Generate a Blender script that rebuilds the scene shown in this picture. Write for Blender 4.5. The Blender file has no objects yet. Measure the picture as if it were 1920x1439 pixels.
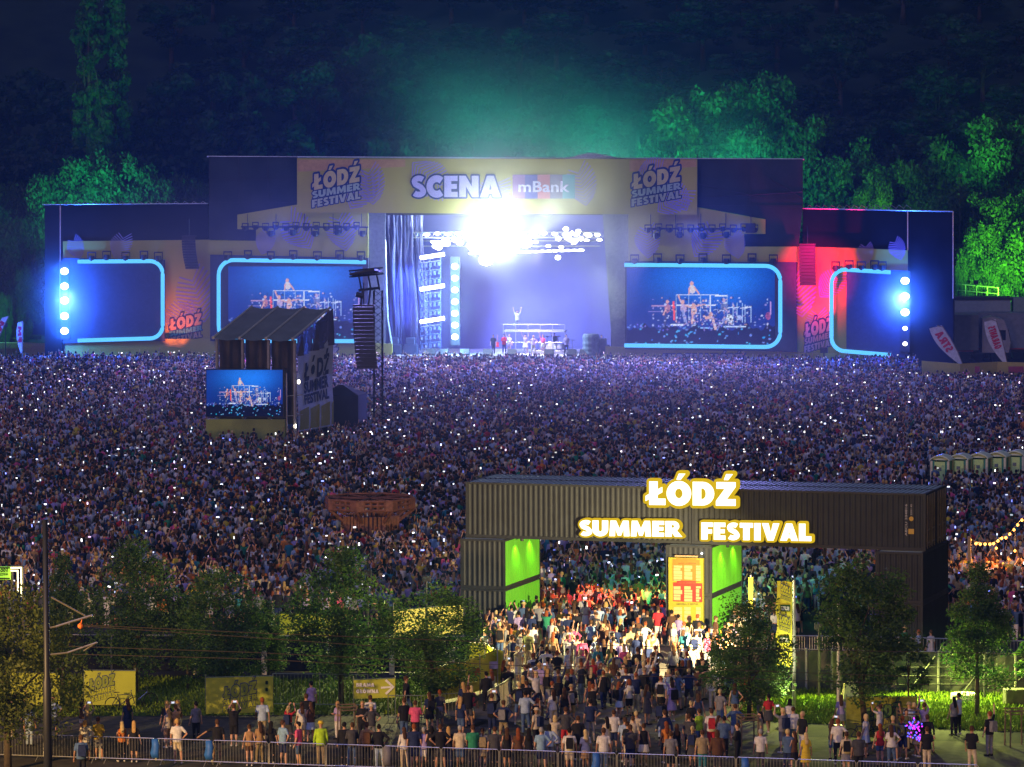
import bpy, bmesh, math, random
import numpy as np
from mathutils import Vector, Matrix
R = math.radians
random.seed(7); np.random.seed(7)
rnd = random.random
uni = random.uniform

# ---------------------------------------------------------------- camera, world, moonlight, exposure
S = bpy.context.scene
FPX, PITCH, ROLL, CAMH = 7650.0, 0.067, -0.004, 27.4      # pixels of a 1920 px wide frame
cam_d = bpy.data.cameras.new('camera'); cam = bpy.data.objects.new('camera', cam_d)
S.collection.objects.link(cam); S.camera = cam
cam_d.sensor_width = 36; cam_d.lens = FPX / 1920 * 36; cam_d.clip_start = 1; cam_d.clip_end = 4000
cam.location = (0, 0, CAMH)
cam.rotation_euler = (Matrix.Rotation(math.pi / 2 - PITCH, 4, 'X') @ Matrix.Rotation(ROLL, 4, 'Z')).to_euler()

W = bpy.data.worlds.new('World'); S.world = W; W.use_nodes = True
wn = W.node_tree; bg = wn.nodes['Background']
sky = wn.nodes.new('ShaderNodeTexSky'); sky.sky_type = 'NISHITA'; sky.sun_disc = False
sky.sun_elevation = R(0.5); sky.sun_rotation = R(200)
wn.links.new(sky.outputs[0], bg.inputs[0]); bg.inputs[1].default_value = 0.12
sun_d = bpy.data.lights.new('last_daylight', 'SUN'); sun_d.energy = 0.78; sun_d.angle = R(12); sun_d.color = (0.40, 0.38, 1.0)
sun_o = bpy.data.objects.new('last_daylight', sun_d); S.collection.objects.link(sun_o)
sun_o.rotation_euler = (R(50), 0, R(-22))
S.view_settings.view_transform = 'Standard'; S.view_settings.look = 'None'
S.view_settings.exposure = 0.0; S.view_settings.gamma = 1
S.cycles.max_bounces = 3; S.cycles.diffuse_bounces = 1; S.cycles.glossy_bounces = 1
S.cycles.transmission_bounces = 1; S.cycles.volume_bounces = 0; S.cycles.transparent_max_bounces = 4
S.cycles.use_denoising = True; S.cycles.use_light_tree = True
S.cycles.sample_clamp_indirect = 4; S.cycles.caustics_reflective = False; S.cycles.caustics_refractive = False
S.cycles.volume_step_rate = 1; S.cycles.volume_max_steps = 64

# ---------------------------------------------------------------- photograph geometry -> world points
cP, sP, cR, sR = math.cos(PITCH), math.sin(PITCH), math.cos(ROLL), math.sin(ROLL)
def ray(X, Y):
    a, b = X - 960, Y - 719.5
    px, py = a * cR + b * sR, -a * sR + b * cR
    x, u = px / FPX, -py / FPX
    return Vector((x, cP + u * sP, -sP + u * cP))
def G(X, Y, z=0.0):                     # where the line of sight meets height z
    d = ray(X, Y); t = (z - CAMH) / d.z
    return Vector((d.x * t, d.y * t, z))
def atD(X, Y, dist):                    # point at ground distance dist
    d = ray(X, Y); t = dist / d.y
    return Vector((d.x * t, dist, CAMH + d.z * t))
def project(p):
    x, y, z = p[0], p[1], p[2] - CAMH
    d = y * cP - z * sP; u = y * sP + z * cP
    px, py = FPX * x / d, -FPX * u / d
    return 960 + px * cR - py * sR, 719.5 + px * sR + py * cR
class Plane:                            # a vertical working plane: local x right, y away, z up
    def __init__(s, origin, yaw):
        s.o = Vector(origin); s.yaw = yaw
        s.ux = Vector((math.cos(yaw), math.sin(yaw), 0)); s.uy = Vector((-math.sin(yaw), math.cos(yaw), 0))
    def at(s, X, Y, d=0.0):
        r = ray(X, Y); c = Vector((0, 0, CAMH))
        t = (s.o + s.uy * d - c).dot(s.uy) / r.dot(s.uy)
        p = c + r * t - s.o
        return Vector((p.dot(s.ux), d, p.z))
    def world(s, p):
        return s.o + s.ux * p[0] + s.uy * p[1] + Vector((0, 0, p[2]))

# ---------------------------------------------------------------- materials
MATS = {}
def mat(name, col, rough=0.7, metal=0.0, var=0.15, scale=3.0, emit=None, es=0.0, bump=0.0, attr=None, backside=False):
    if name in MATS: return MATS[name]
    m = bpy.data.materials.new(name); m.use_nodes = True; nt = m.node_tree; n = nt.nodes; l = nt.links
    b = n['Principled BSDF']; b.inputs['Roughness'].default_value = rough; b.inputs['Metallic'].default_value = metal
    c4 = (*col, 1)
    if rough >= .8: b.inputs['Specular IOR Level'].default_value = .12
    b.inputs['Base Color'].default_value = c4
    src = None
    if attr:
        a = n.new('ShaderNodeAttribute'); a.attribute_name = attr; src = a.outputs['Color']
    if var > 0:
        tc = n.new('ShaderNodeTexCoord'); nz = n.new('ShaderNodeTexNoise'); nz.inputs['Scale'].default_value = scale
        nz.inputs['Detail'].default_value = 4; l.new(tc.outputs['Object'], nz.inputs['Vector'])
        mr = n.new('ShaderNodeMapRange'); mr.inputs[1].default_value = 0.3; mr.inputs[2].default_value = 0.7
        mr.inputs[3].default_value = 1 - var; mr.inputs[4].default_value = 1 + var; l.new(nz.outputs[0], mr.inputs[0])
        mx = n.new('ShaderNodeVectorMath'); mx.operation = 'SCALE'
        if src: l.new(src, mx.inputs[0])
        else: mx.inputs[0].default_value = col
        l.new(mr.outputs[0], mx.inputs['Scale']); l.new(mx.outputs[0], b.inputs['Base Color'])
        if bump:
            bp = n.new('ShaderNodeBump'); bp.inputs['Strength'].default_value = bump; bp.inputs['Distance'].default_value = 0.05
            l.new(nz.outputs[0], bp.inputs['Height']); l.new(bp.outputs[0], b.inputs['Normal'])
    elif src: l.new(src, b.inputs['Base Color'])
    if emit:
        b.inputs['Emission Color'].default_value = (*emit, 1); b.inputs['Emission Strength'].default_value = es
        m.cycles.emission_sampling = 'NONE'
    MATS[name] = m; return m
def emat(name, col, s):
    if name in MATS: return MATS[name]
    m = bpy.data.materials.new(name); m.use_nodes = True; n = m.node_tree.nodes; n.clear()
    e = n.new('ShaderNodeEmission'); o = n.new('ShaderNodeOutputMaterial'); e.inputs[0].default_value = (*col, 1); e.inputs[1].default_value = s
    m.node_tree.links.new(e.outputs[0], o.inputs[0]); m.cycles.emission_sampling = 'NONE'
    MATS[name] = m; return m
def emat_attr(name, s):
    m = emat(name, (1, 1, 1), s); n = m.node_tree.nodes
    a = n.new('ShaderNodeAttribute'); a.attribute_name = 'col'
    e = [q for q in n if q.type == 'EMISSION'][0]; m.node_tree.links.new(a.outputs['Color'], e.inputs[0]); return m

# ---------------------------------------------------------------- objects
def tag(o, label=None, cat=None, group=None, kind=None):
    if label: o['label'] = label
    if cat: o['category'] = cat
    if group: o['group'] = group
    if kind: o['kind'] = kind
    return o
def empty(name, loc=(0, 0, 0), rz=0.0, label=None, cat=None, group=None):
    o = bpy.data.objects.new(name, None); S.collection.objects.link(o); o.location = loc; o.rotation_euler = (0, 0, rz)
    o.empty_display_size = 0.1
    return tag(o, label, cat, group)
def link(name, me, parent=None, loc=None, rz=0.0):
    o = bpy.data.objects.new(name, me); S.collection.objects.link(o)
    if parent: o.parent = parent
    if loc is not None: o.location = loc
    if rz: o.rotation_euler = (0, 0, rz)
    return o
class MB:
    def __init__(s): s.v = []; s.f = []; s.mi = []
    def add(s, vs, fs, mi=0):
        b = len(s.v); s.v += [tuple(p) for p in vs]; s.f += [tuple(i + b for i in f) for f in fs]; s.mi += [mi] * len(fs); return s
    def box(s, x0, x1, y0, y1, z0, z1, mi=0):
        return s.add([(x0,y0,z0),(x1,y0,z0),(x1,y1,z0),(x0,y1,z0),(x0,y0,z1),(x1,y0,z1),(x1,y1,z1),(x0,y1,z1)],
            [(0,3,2,1),(4,5,6,7),(0,1,5,4),(1,2,6,5),(2,3,7,6),(3,0,4,7)], mi)
    def bbox(s, x0, x1, y0, y1, z0, z1, b=0.02, mi=0):       # box with chamfered vertical edges and top
        p = [(x0+b,y0),(x1-b,y0),(x1,y0+b),(x1,y1-b),(x1-b,y1),(x0+b,y1),(x0,y1-b),(x0,y0+b)]
        cx, cy = (x0+x1)/2, (y0+y1)/2
        def ring(z, k): return [(cx+(q[0]-cx)*k, cy+(q[1]-cy)*k, z) for q in p]
        w = max(min(x1-x0, y1-y0), 1e-3); k = 1 - 2*b/w
        return s.loft([ring(z0, 1), ring(z1-b, 1), ring(z1, max(k, .3))], mi)
    def loft(s, rings, mi=0, cap=True, closed=True):
        n = len(rings[0]); vs = [p for r in rings for p in r]; fs = []
        for i in range(len(rings)-1):
            for j in range(n if closed else n-1):
                k = (j+1) % n; fs.append((i*n+j, i*n+k, (i+1)*n+k, (i+1)*n+j))
        if cap: fs.append(tuple(range(n))[::-1]); fs.append(tuple((len(rings)-1)*n+j for j in range(n)))
        return s.add(vs, fs, mi)
    def tube(s, pts, r, n=6, mi=0):
        P = [Vector(p) for p in pts]; rs = r if isinstance(r, (list, tuple)) else [r]*len(P); rings = []
        for i, p in enumerate(P):
            t = (P[min(i+1, len(P)-1)] - P[max(i-1, 0)]).normalized()
            a = t.cross(Vector((0,0,1)));
            if a.length < 0.05: a = t.cross(Vector((0,1,0)))
            a.normalize(); b = t.cross(a).normalized()
            rings.append([p + (a*math.cos(2*math.pi*j/n) + b*math.sin(2*math.pi*j/n))*rs[i] for j in range(n)])
        return s.loft(rings, mi)
    def prism(s, pts, y0, y1, mi=0):                          # polygon in xz, extruded along y
        n = len(pts); vs = [(p[0], y0, p[1]) for p in pts] + [(p[0], y1, p[1]) for p in pts]
        return s.add(vs, [tuple(range(n)), tuple(range(2*n-1, n-1, -1))] + [(i, i+n, (i+1)%n+n, (i+1)%n) for i in range(n)], mi)
    def lathe(s, prof, c=(0,0,0), n=12, mi=0):
        return s.loft([[(c[0]+r*math.cos(2*math.pi*j/n), c[1]+r*math.sin(2*math.pi*j/n), c[2]+z) for j in range(n)] for r, z in prof], mi)
    def mesh(s, name, mats, smooth=False, fix=True):
        me = bpy.data.meshes.new(name); me.from_pydata(s.v, [], s.f)
        for m in (mats if isinstance(mats, (list, tuple)) else [mats]): me.materials.append(m)
        if any(s.mi): me.polygons.foreach_set('material_index', s.mi)
        if fix:
            bm = bmesh.new(); bm.from_mesh(me); bmesh.ops.recalc_face_normals(bm, faces=bm.faces); bm.to_mesh(me); bm.free()
        if smooth: me.polygons.foreach_set('use_smooth', [True]*len(me.polygons))
        me.update(); return me
    def build(s, name, mats, parent=None, loc=None, rz=0.0, smooth=False, fix=True):
        return link(name, s.mesh(name, mats, smooth, fix), parent, loc, rz)
def copy_tree(o, parent=None):
    c = o.copy(); S.collection.objects.link(c)
    if parent: c.parent = parent
    for ch in o.children: copy_tree(ch, c)
    return c
def np_mesh(name, V, F, mats, cols=None, mi=None, smooth=False):   # V (n,3), F (m,4) quads, cols per vertex
    me = bpy.data.meshes.new(name); n, m, k = len(V), len(F), F.shape[1]
    me.vertices.add(n); me.vertices.foreach_set('co', np.asarray(V, np.float32).ravel())
    me.loops.add(m*k); me.loops.foreach_set('vertex_index', np.asarray(F, np.int32).ravel())
    me.polygons.add(m); me.polygons.foreach_set('loop_start', np.arange(0, m*k, k, dtype=np.int32))
    for mt in (mats if isinstance(mats, (list, tuple)) else [mats]): me.materials.append(mt)
    if mi is not None: me.polygons.foreach_set('material_index', np.asarray(mi, np.int32))
    if cols is not None:
        a = me.color_attributes.new('col', 'FLOAT_COLOR', 'POINT')
        a.data.foreach_set('color', np.concatenate([cols, np.ones((n,1))], 1).astype(np.float32).ravel())
    if smooth: me.polygons.foreach_set('use_smooth', np.ones(m, bool))
    me.update(calc_edges=True); return me

# ---------------------------------------------------------------- lettering
_TX = {}
def text_raw(s, off=0.0):
    k = (s, off)
    if k in _TX: return _TX[k]
    c = bpy.data.curves.new('lettering', 'FONT'); c.body = s; c.size = 1; c.offset = off; c.space_character = 1.0 + off*1.2
    c.resolution_u = 3; c.fill_mode = 'FRONT'
    o = bpy.data.objects.new('lettering', c); S.collection.objects.link(o)
    dg = bpy.context.evaluated_depsgraph_get(); me = bpy.data.meshes.new_from_object(o.evaluated_get(dg))
    v = np.array([(p.co.x, p.co.y) for p in me.vertices]) if len(me.vertices) else np.zeros((0,2))
    f = [tuple(p.vertices) for p in me.polygons]
    bpy.data.objects.remove(o); bpy.data.curves.remove(c); bpy.data.meshes.remove(me)
    _TX[k] = (v, f); return v, f
def _ell(cx, cy, rx, ry, a0, a1, n=14, p=1.0):
    out = []
    for k in range(n+1):
        t = math.radians(a0+(a1-a0)*k/n); c, q = math.cos(t), math.sin(t)
        out.append((cx+rx*math.copysign(abs(c)**p, c), cy+ry*math.copysign(abs(q)**p, q)))
    return out
def _stroke(pts, w):
    L, Q = [], []
    for i, p in enumerate(pts):
        a, b = pts[max(i-1,0)], pts[min(i+1,len(pts)-1)]; d = math.hypot(b[0]-a[0], b[1]-a[1]) or 1
        nx, ny = -(b[1]-a[1])/d*w/2, (b[0]-a[0])/d*w/2; L.append((p[0]+nx, p[1]+ny)); Q.append((p[0]-nx, p[1]-ny))
    return L+Q[::-1]
def _glyphs():
    g = {}; D = [(0,0),(.42,0)]+_ell(.42,.5,.50,.5,-90,90)+[(0,1)]; Dh = [(.36,.27),(.42,.27)]+_ell(.42,.5,.15,.23,-90,90,8)+[(.36,.73)]
    O = _ell(.5,.5,.53,.53,0,355,26); Oh = _ell(.5,.5,.17,.21,0,345,16); ac = [(.40,1.09),(.58,1.09),(.78,1.34),(.50,1.34)]
    Z = [(0,0),(.84,0),(.84,.28),(.46,.28),(.84,.80),(.84,1),(.02,1),(.02,.72),(.38,.72),(0,.20)]
    sp = _ell(.40,.735,.24,.145,35,200,9)+[(.22,.60),(.36,.53),(.50,.46)]+_ell(.38,.265,.25,.145,25,-150,10)
    g['I'] = ([[(0,0),(.37,0),(.37,1),(0,1)]], .37)
    g['L'] = ([[(0,0),(.72,0),(.72,.27),(.37,.27),(.37,1),(0,1)]], .72)
    g['Ł'] = ([[(.10,0),(.80,0),(.80,.27),(.46,.27),(.46,.43),(.66,.54),(.66,.77),(.46,.66),(.46,1),(.10,1),(.10,.47),(-.06,.38),(-.06,.16),(.10,.25)]], .80)
    g['E'] = ([[(0,0),(.68,0),(.68,.25),(.36,.25),(.36,.385),(.64,.385),(.64,.615),(.36,.615),(.36,.75),(.68,.75),(.68,1),(0,1)]], .68)
    g['F'] = ([[(0,0),(.36,0),(.36,.36),(.63,.36),(.63,.60),(.36,.60),(.36,.75),(.68,.75),(.68,1),(0,1)]], .66)
    g['T'] = ([[(.20,0),(.57,0),(.57,.73),(.77,.73),(.77,1),(0,1),(0,.73),(.20,.73)]], .77)
    g['A'] = ([[(0,0),(.35,1),(.69,1),(1.04,0),(.66,0),(.61,.16),(.43,.16),(.38,0)],[(.46,.35),(.58,.35),(.52,.60)]], 1.02)
    g['V'] = ([[(0,1),(.38,1),(.52,.42),(.66,1),(1.02,1),(.68,0),(.34,0)]], 1.0)
    g['W'] = ([[(0,1),(.34,1),(.44,.42),(.58,1),(.82,1),(.96,.42),(1.06,1),(1.40,1),(1.14,0),(.80,0),(.70,.48),(.60,0),(.26,0)]], 1.38)
    g['M'] = ([[(0,0),(.32,0),(.34,.50),(.50,.04),(.68,.04),(.84,.50),(.86,0),(1.18,0),(1.12,1),(.80,1),(.59,.48),(.38,1),(.06,1)]], 1.18)
    g['N'] = ([[(0,0),(.34,0),(.34,.50),(.66,0),(.98,0),(.98,1),(.64,1),(.64,.50),(.32,1),(0,1)]], .98)
    g['H'] = ([[(0,0),(.36,0),(.36,.37),(.58,.37),(.58,0),(.94,0),(.94,1),(.58,1),(.58,.64),(.36,.64),(.36,1),(0,1)]], .94)
    g['K'] = ([[(0,0),(.36,0),(.36,.38),(.58,0),(.98,0),(.66,.52),(.96,1),(.57,1),(.36,.63),(.36,1),(0,1)]], .96)
    g['U'] = ([[(0,1),(0,.42)]+_ell(.46,.42,.46,.44,180,360)+[(.92,1),(.57,1),(.57,.42)]+_ell(.46,.42,.11,.14,0,-180,8)+[(.35,1)]], .92)
    g['D'] = ([D, Dh], .92); g['O'] = ([O, Oh], 1.02); g['Ó'] = ([O, Oh, ac], 1.02); g['Z'] = ([Z], .84); g['Ź'] = ([Z, [(a-.06,b+.0) for a, b in ac]], .84)
    g['C'] = ([_stroke(_ell(.52,.5,.36,.365,48,312,20), .33)], .82)
    g['G'] = ([_stroke(_ell(.52,.5,.36,.365,48,318,20), .33)+[(.95,.2)], [(.52,.36),(.95,.36),(.95,.56),(.52,.56)]], .96)
    g['S'] = ([_stroke(sp, .27)], .70)
    g['P'] = ([[(0,0),(.36,0),(.36,.32),(.46,.32)]+_ell(.46,.66,.34,.34,-90,90)+[(0,1)], [(.36,.56),(.44,.56)]+_ell(.44,.66,.08,.10,-90,90,6)+[(.36,.76)]], .78)
    g['R'] = ([[(0,0),(.36,0),(.36,.30),(.56,0),(.98,0),(.68,.37)]+_ell(.46,.67,.34,.33,-50,90)+[(0,1)], [(.36,.57),(.44,.57)]+_ell(.44,.67,.08,.10,-90,90,6)+[(.36,.77)]], .92)
    g['B'] = ([[(0,0),(.48,0)]+_ell(.50,.28,.34,.28,-90,60,9)+_ell(.48,.74,.31,.26,-40,90,9)+[(0,1)], [(.34,.20),(.46,.20)]+_ell(.46,.29,.07,.09,-90,90,6)+[(.34,.38)], [(.34,.62),(.44,.62)]+_ell(.44,.71,.06,.08,-90,90,6)+[(.34,.79)]], .84)
    g['#'] = ([[(.12,0),(.32,0),(.36,.22),(.52,.22),(.48,0),(.68,0),(.72,.22),(.86,.22),(.86,.40),(.75,.40),(.78,.60),(.90,.60),(.90,.78),(.81,.78),(.85,1),(.65,1),(.61,.78),(.45,.78),(.49,1),(.29,1),(.25,.78),(.10,.78),(.10,.60),(.22,.60),(.19,.40),(.06,.40),(.06,.22),(.16,.22)],[(.39,.40),(.42,.60),(.58,.60),(.55,.40)]], .9)
    return g
GLY = _glyphs(); _GM = {}
def glyph_mesh(ch, grow):
    k = (ch, round(grow, 3))
    if k in _GM: return _GM[k]
    c = bpy.data.curves.new('lettering', 'CURVE'); c.dimensions = '2D'; c.fill_mode = 'FRONT'
    for L in GLY[ch][0]:
        area = sum(L[i-1][0]*L[i][1]-L[i][0]*L[i-1][1] for i in range(len(L)))
        if grow and area and L is not GLY[ch][0][0] and ch not in 'ÓŹG': pass
        sp = c.splines.new('POLY'); sp.points.add(len(L)-1); sp.use_cyclic_u = True
        for p, q in zip(sp.points, L): p.co = (q[0], q[1], 0, 1)
    o = bpy.data.objects.new('lettering', c); S.collection.objects.link(o)
    me = bpy.data.meshes.new_from_object(o.evaluated_get(bpy.context.evaluated_depsgraph_get()))
    v = [(p.co.x, p.co.y) for p in me.vertices]; f = [tuple(p.vertices) for p in me.polygons]
    bpy.data.objects.remove(o); bpy.data.curves.remove(c); bpy.data.meshes.remove(me)
    _GM[k] = (v, f); return v, f
def _grown(ch, g):                               # solid swollen silhouette of a glyph, as capsules round its outline plus its body
    out = []
    for L in GLY[ch][0]:
        n = len(L)
        for i in range(n):
            a, b = L[i], L[(i+1)%n]; d = math.hypot(b[0]-a[0], b[1]-a[1])
            if d < 1e-6: continue
            t = math.atan2(b[1]-a[1], b[0]-a[0]); pts = [(b[0]+g*math.cos(t-math.pi/2+math.pi*k/6), b[1]+g*math.sin(t-math.pi/2+math.pi*k/6)) for k in range(7)]
            pts += [(a[0]+g*math.cos(t+math.pi/2+math.pi*k/6), a[1]+g*math.sin(t+math.pi/2+math.pi*k/6)) for k in range(7)]; out.append(pts)
    return out
def text_into(mb, s, p00, p10, p01, d, off=0.03, grow=0.0, mi=0, thick=0.0, mirror=False, slant=0.0):
    """Lettering whose cap box fills the parallelogram p00 (left foot), p10 (right foot), p01 (left top), in local xz at depth d.
    grow: outline width; it is laid out exactly like the letters it surrounds."""
    if all(ch in GLY or ch == ' ' for ch in s):
        gap = .085; xs, x = [], 0
        for ch in s: xs.append(x); x += (GLY[ch][1] if ch != ' ' else .35)+gap
        Wd = x-gap; j = 0
        def T(p, dd):
            u, t = p[0]/Wd, p[1]; u = (1-u if mirror else u)+slant*t
            return (p00[0]+(p10[0]-p00[0])*u+(p01[0]-p00[0])*t, dd, p00[1]+(p10[1]-p00[1])*u+(p01[1]-p00[1])*t)
        for ch, cx in zip(s, xs):
            if ch == ' ': continue
            v, f = glyph_mesh(ch, 0)
            parts = [([(a+cx, b) for a, b in v], f)]
            if grow: parts += [([(a+cx, b) for a, b in L], [tuple(range(len(L)))]) for L in _grown(ch, grow*1.35)]
            for V2, f2 in parts:
                j += 1; dd = d+(.0015*(j % 9) if grow else 0); P = [T(p, dd) for p in V2]; mb.add(P, f2, mi)
                if thick:
                    n = len(P); Q = [(p[0], dd+thick, p[2]) for p in P]; ed = {(q[i], q[(i+1)%len(q)]) for q in f2 for i in range(len(q))}
                    mb.add(P+Q, [(a, b, b+n, a+n) for (a, b) in ed if (b, a) not in ed], mi)
        return
    v0, _ = text_raw(s, off); v, f = text_raw(s, off + grow)
    if not len(v): return
    if grow:                                   # same advance as the plain letters
        c0, c1 = v0.mean(0), v.mean(0)
    x0, x1 = v0[:,0].min(), v0[:,0].max(); zb, zt = 0.0, v0[:,1].max()
    w = v.copy()
    if grow:
        gx0, gx1 = v[:,0].min()+grow, v[:,0].max()-grow; w[:,0] = x0 + (v[:,0]-gx0)*(x1-x0)/(gx1-gx0)
    u = (w[:,0]-x0)/(x1-x0); t = (w[:,1]-zb)/(zt-zb)
    if mirror: u = 1-u
    u = u + slant*t
    P = [(p00[0]+(p10[0]-p00[0])*a+(p01[0]-p00[0])*b, d, p00[1]+(p10[1]-p00[1])*a+(p01[1]-p00[1])*b) for a, b in zip(u, t)]
    if not thick: mb.add(P, f, mi)
    else:
        mb.add(P, f, mi)
        n = len(P); ed = {}
        for q in f:
            for i in range(len(q)):
                a, b = q[i], q[(i+1)%len(q)]; ed[(a,b)] = 1
        Q = [(p[0], d+thick, p[2]) for p in P]
        sides = [(a, b, b+n, a+n) for (a,b) in ed if (b,a) not in ed]
        mb.add(P+Q, sides, mi)

# light strengths (watts) and air density
BLUE_E, COL_E, GLARE, WASH, RED_E, GRN = 3000, 1600, 14500, 10000, 14000, 28000
HAZE, SMOKE, CROWD_E = 0.00022, 0.022, 190000
GATE_G, SIGN_E, BULB_E = 230, 18, 300
FLOOD, STREET = 42000, 90000

# ================================================================ GROUND AND SLOPE
def slope(x, y):
    h = max(0.0, y - 492) * 0.42
    h = min(h, 46 + 0.04*max(0, y-600))
    return h + (math.sin(x*0.05)*1.2 + math.sin(y*0.07+x*0.02)*0.8)*min(1, max(0, y-492)/20)
g = MB(); g.box(-700, 700, 60, 495, -1.2, 0); g.build('ground', mat('trampled_ground', (0.05,0.05,0.055), 0.95, var=0.35, scale=0.4, bump=0.3))
tag(bpy.data.objects['ground'], kind='structure')
xs = np.linspace(-320, 320, 65); ys = np.concatenate([np.linspace(488, 600, 29), np.linspace(620, 1400, 14)])
V = np.array([(x, y, slope(x, y) - 0.02) for y in ys for x in xs]); nx = len(xs)
F = np.array([(j*nx+i, j*nx+i+1, (j+1)*nx+i+1, (j+1)*nx+i) for j in range(len(ys)-1) for i in range(nx-1)])
tag(link('hillside', np_mesh('hillside', V, F, mat('hill_soil', (0.02,0.03,0.015), 1, var=0.4, scale=0.2), smooth=True)), kind='structure')
rd = MB(); a_, b_ = G(-60, 1384), G(2060, 1452); dr = (b_-a_).normalized(); nr = Vector((-dr.y, dr.x, 0))
def strip(name, p, q, off0, off1, z, m, kind='structure'):
    mb = MB(); mb.add([(*(p+nr*off0)[:2], z), (*(q+nr*off0)[:2], z), (*(q+nr*off1)[:2], z), (*(p+nr*off1)[:2], z)], [(0,1,2,3)])
    o = mb.build(name, m, fix=False); return tag(o, kind=kind)
strip('road', a_-dr*40, b_+dr*40, -70, 0.4, 0.004, mat('asphalt', (0.075,0.065,0.05), 0.9, var=0.25, scale=1.5, bump=0.4))
strip('pavement', a_-dr*40, b_+dr*40, 0.4, 7.5, 0.008, mat('paving', (0.11,0.10,0.085), 0.9, var=0.3, scale=2.2, bump=0.3))
plz = MB(); pl = [G(690,1330), G(1480,1400), G(1500,1215), G(1340,1150), G(880,1150), G(900,1260)]
plz.add([(*p[:2], 0.012) for p in pl], [tuple(range(6))]); tag(plz.build('plaza', mat('plaza_concrete', (0.20,0.18,0.15), 0.85, var=0.2, scale=0.8, bump=0.2), fix=False), kind='structure')
def grass_patch(name, poly, n):
    b = MB(); b.add([(*p[:2], 0.016) for p in poly], [tuple(range(len(poly)))])
    tag(b.build('lawn', mat('lawn_soil', (0.05,0.10,0.02), 1, var=0.4, scale=1.5), fix=False), kind='structure')
    x0, x1 = min(p.x for p in poly), max(p.x for p in poly); y0, y1 = min(p.y for p in poly), max(p.y for p in poly)
    rs = np.random.RandomState(n); P = np.stack([rs.uniform(x0, x1, n), rs.uniform(y0, y1, n)], 1)
    ins = np.zeros(n, bool); m = len(poly)
    for i in range(m):
        a, c = poly[i], poly[(i+1) % m]
        cond = ((a.y > P[:,1]) != (c.y > P[:,1])); xi = a.x + (P[:,1]-a.y)*(c.x-a.x)/(c.y-a.y+1e-9); ins ^= cond & (P[:,0] < xi)
    P = P[ins]; k = len(P); an = rs.uniform(0, 6.28, k); h = rs.uniform(.07, .22, k); w = rs.uniform(.03, .07, k)
    dx, dy = np.cos(an)*w, np.sin(an)*w; lx, ly = rs.normal(0, .05, k), rs.normal(0, .05, k); Z = np.zeros(k)+.015
    V = np.stack([np.stack([P[:,0]-dx, P[:,1]-dy, Z], 1), np.stack([P[:,0]+dx, P[:,1]+dy, Z], 1), np.stack([P[:,0]+lx, P[:,1]+ly, Z+h], 1)], 1).reshape(-1, 3)
    t = rs.uniform(.6, 1.4, k).repeat(3)[:, None]; C = np.array([[0.13, 0.20, 0.015]])*t
    tag(link('grass', np_mesh('grass', V, np.arange(3*k).reshape(-1, 3), mat('grass_blades', (1,1,1), .8, var=0, attr='col'), C)), name, 'grass', kind='stuff')
grass_patch('short green grass lit by lamps between the fences', [G(1380,1352), G(1960,1375), G(1990,1290), G(1400,1288)], 26000)
grass_patch('dark grass strip behind the yellow arrow banner', [G(-30,1345), G(830,1340), G(820,1278), G(-30,1268)], 16000)

# ================================================================ STAGE
PS = Plane(G(960, 692), R(-8))
stage = empty('festival_stage', PS.o, PS.yaw, 'huge open-air festival stage with yellow fascia, side screens and smoke-filled centre', 'stage')
YEL = mat('yellow_banner_fabric', (0.42,0.40,0.07), .8, var=.10, scale=.15)
SCRIM = mat('dark_scrim', (0.038,0.046,0.044), .9, var=.25, scale=.35, bump=.2)
BLK = mat('black_metal', (0.02,0.02,0.024), .6, var=.2)
STEEL = mat('galvanised_steel', (0.5,0.5,0.48), .35, .7, var=.15, scale=6)
WHITE_L = emat('white_hot_lamp', (0.9,0.95,1), 14); TUBE = emat('led_tube_blue', (0.10,0.50,1.0), 1.5)
def spanel(name, pts, d, th, m, parent=stage, mp=PS):
    mb = MB(); q = [mp.at(x, y, d) for x, y in pts]; mb.prism([(p.x, p.z) for p in q], d, d+th); return mb.build(name, m, parent)
def seams(mb, x0, y0, x1, y1, nx, ny, d, w=.05, mp=PS):
    for i in range(nx+1):
        X = x0+(x1-x0)*i/nx; a, b = mp.at(X, y0, d), mp.at(X, y1, d); mb.box(a.x-w/2, a.x+w/2, d-.03, d+.02, b.z, a.z)
    for j in range(ny+1):
        Y = y0+(y1-y0)*j/ny; a, b = mp.at(x0, Y, d), mp.at(x1, Y, d); mb.box(a.x, b.x, d-.03, d+.02, a.z-w/2, a.z+w/2)
# palm-leaf print
def palm(par, m_, mp, X, Y, s, ang, d, n=11, curl=.5):
    mb = MB()
    c = mp.at(X, Y, d); px = (mp.at(X+1, Y, d)-c).x; s = s*px
    def P(t, r):                                   # along the curved spine, r sideways
        a = ang + curl*(t-.5); x = math.cos(ang)*t*s + math.cos(a+math.pi/2)*r; z = math.sin(ang)*t*s + math.sin(a+math.pi/2)*r
        return (c.x+x, d, c.z+z)
    for i in range(n):
        t = .05+.9*i/n; L = s*.42*math.sin(math.pi*(.12+.83*t))**.7; w = .9/n*.40
        for sg in (-1, 1):
            a, b = P(t, 0), P(t+w, 0); e = P(t+.22, sg*L); e2 = P(t+.22+w*.6, sg*L*.93); mb.add([a, e, e2, b], [(0,1,2,3)])
    mb.build('palm_print', m_, par, fix=False)
PALM = mat('lilac_print', (0.30,0.27,0.50), .8, var=.1, scale=.3); PALMM = mat('lilac_print_pink', (0.45,0.25,0.45), .8, var=.1)
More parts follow.
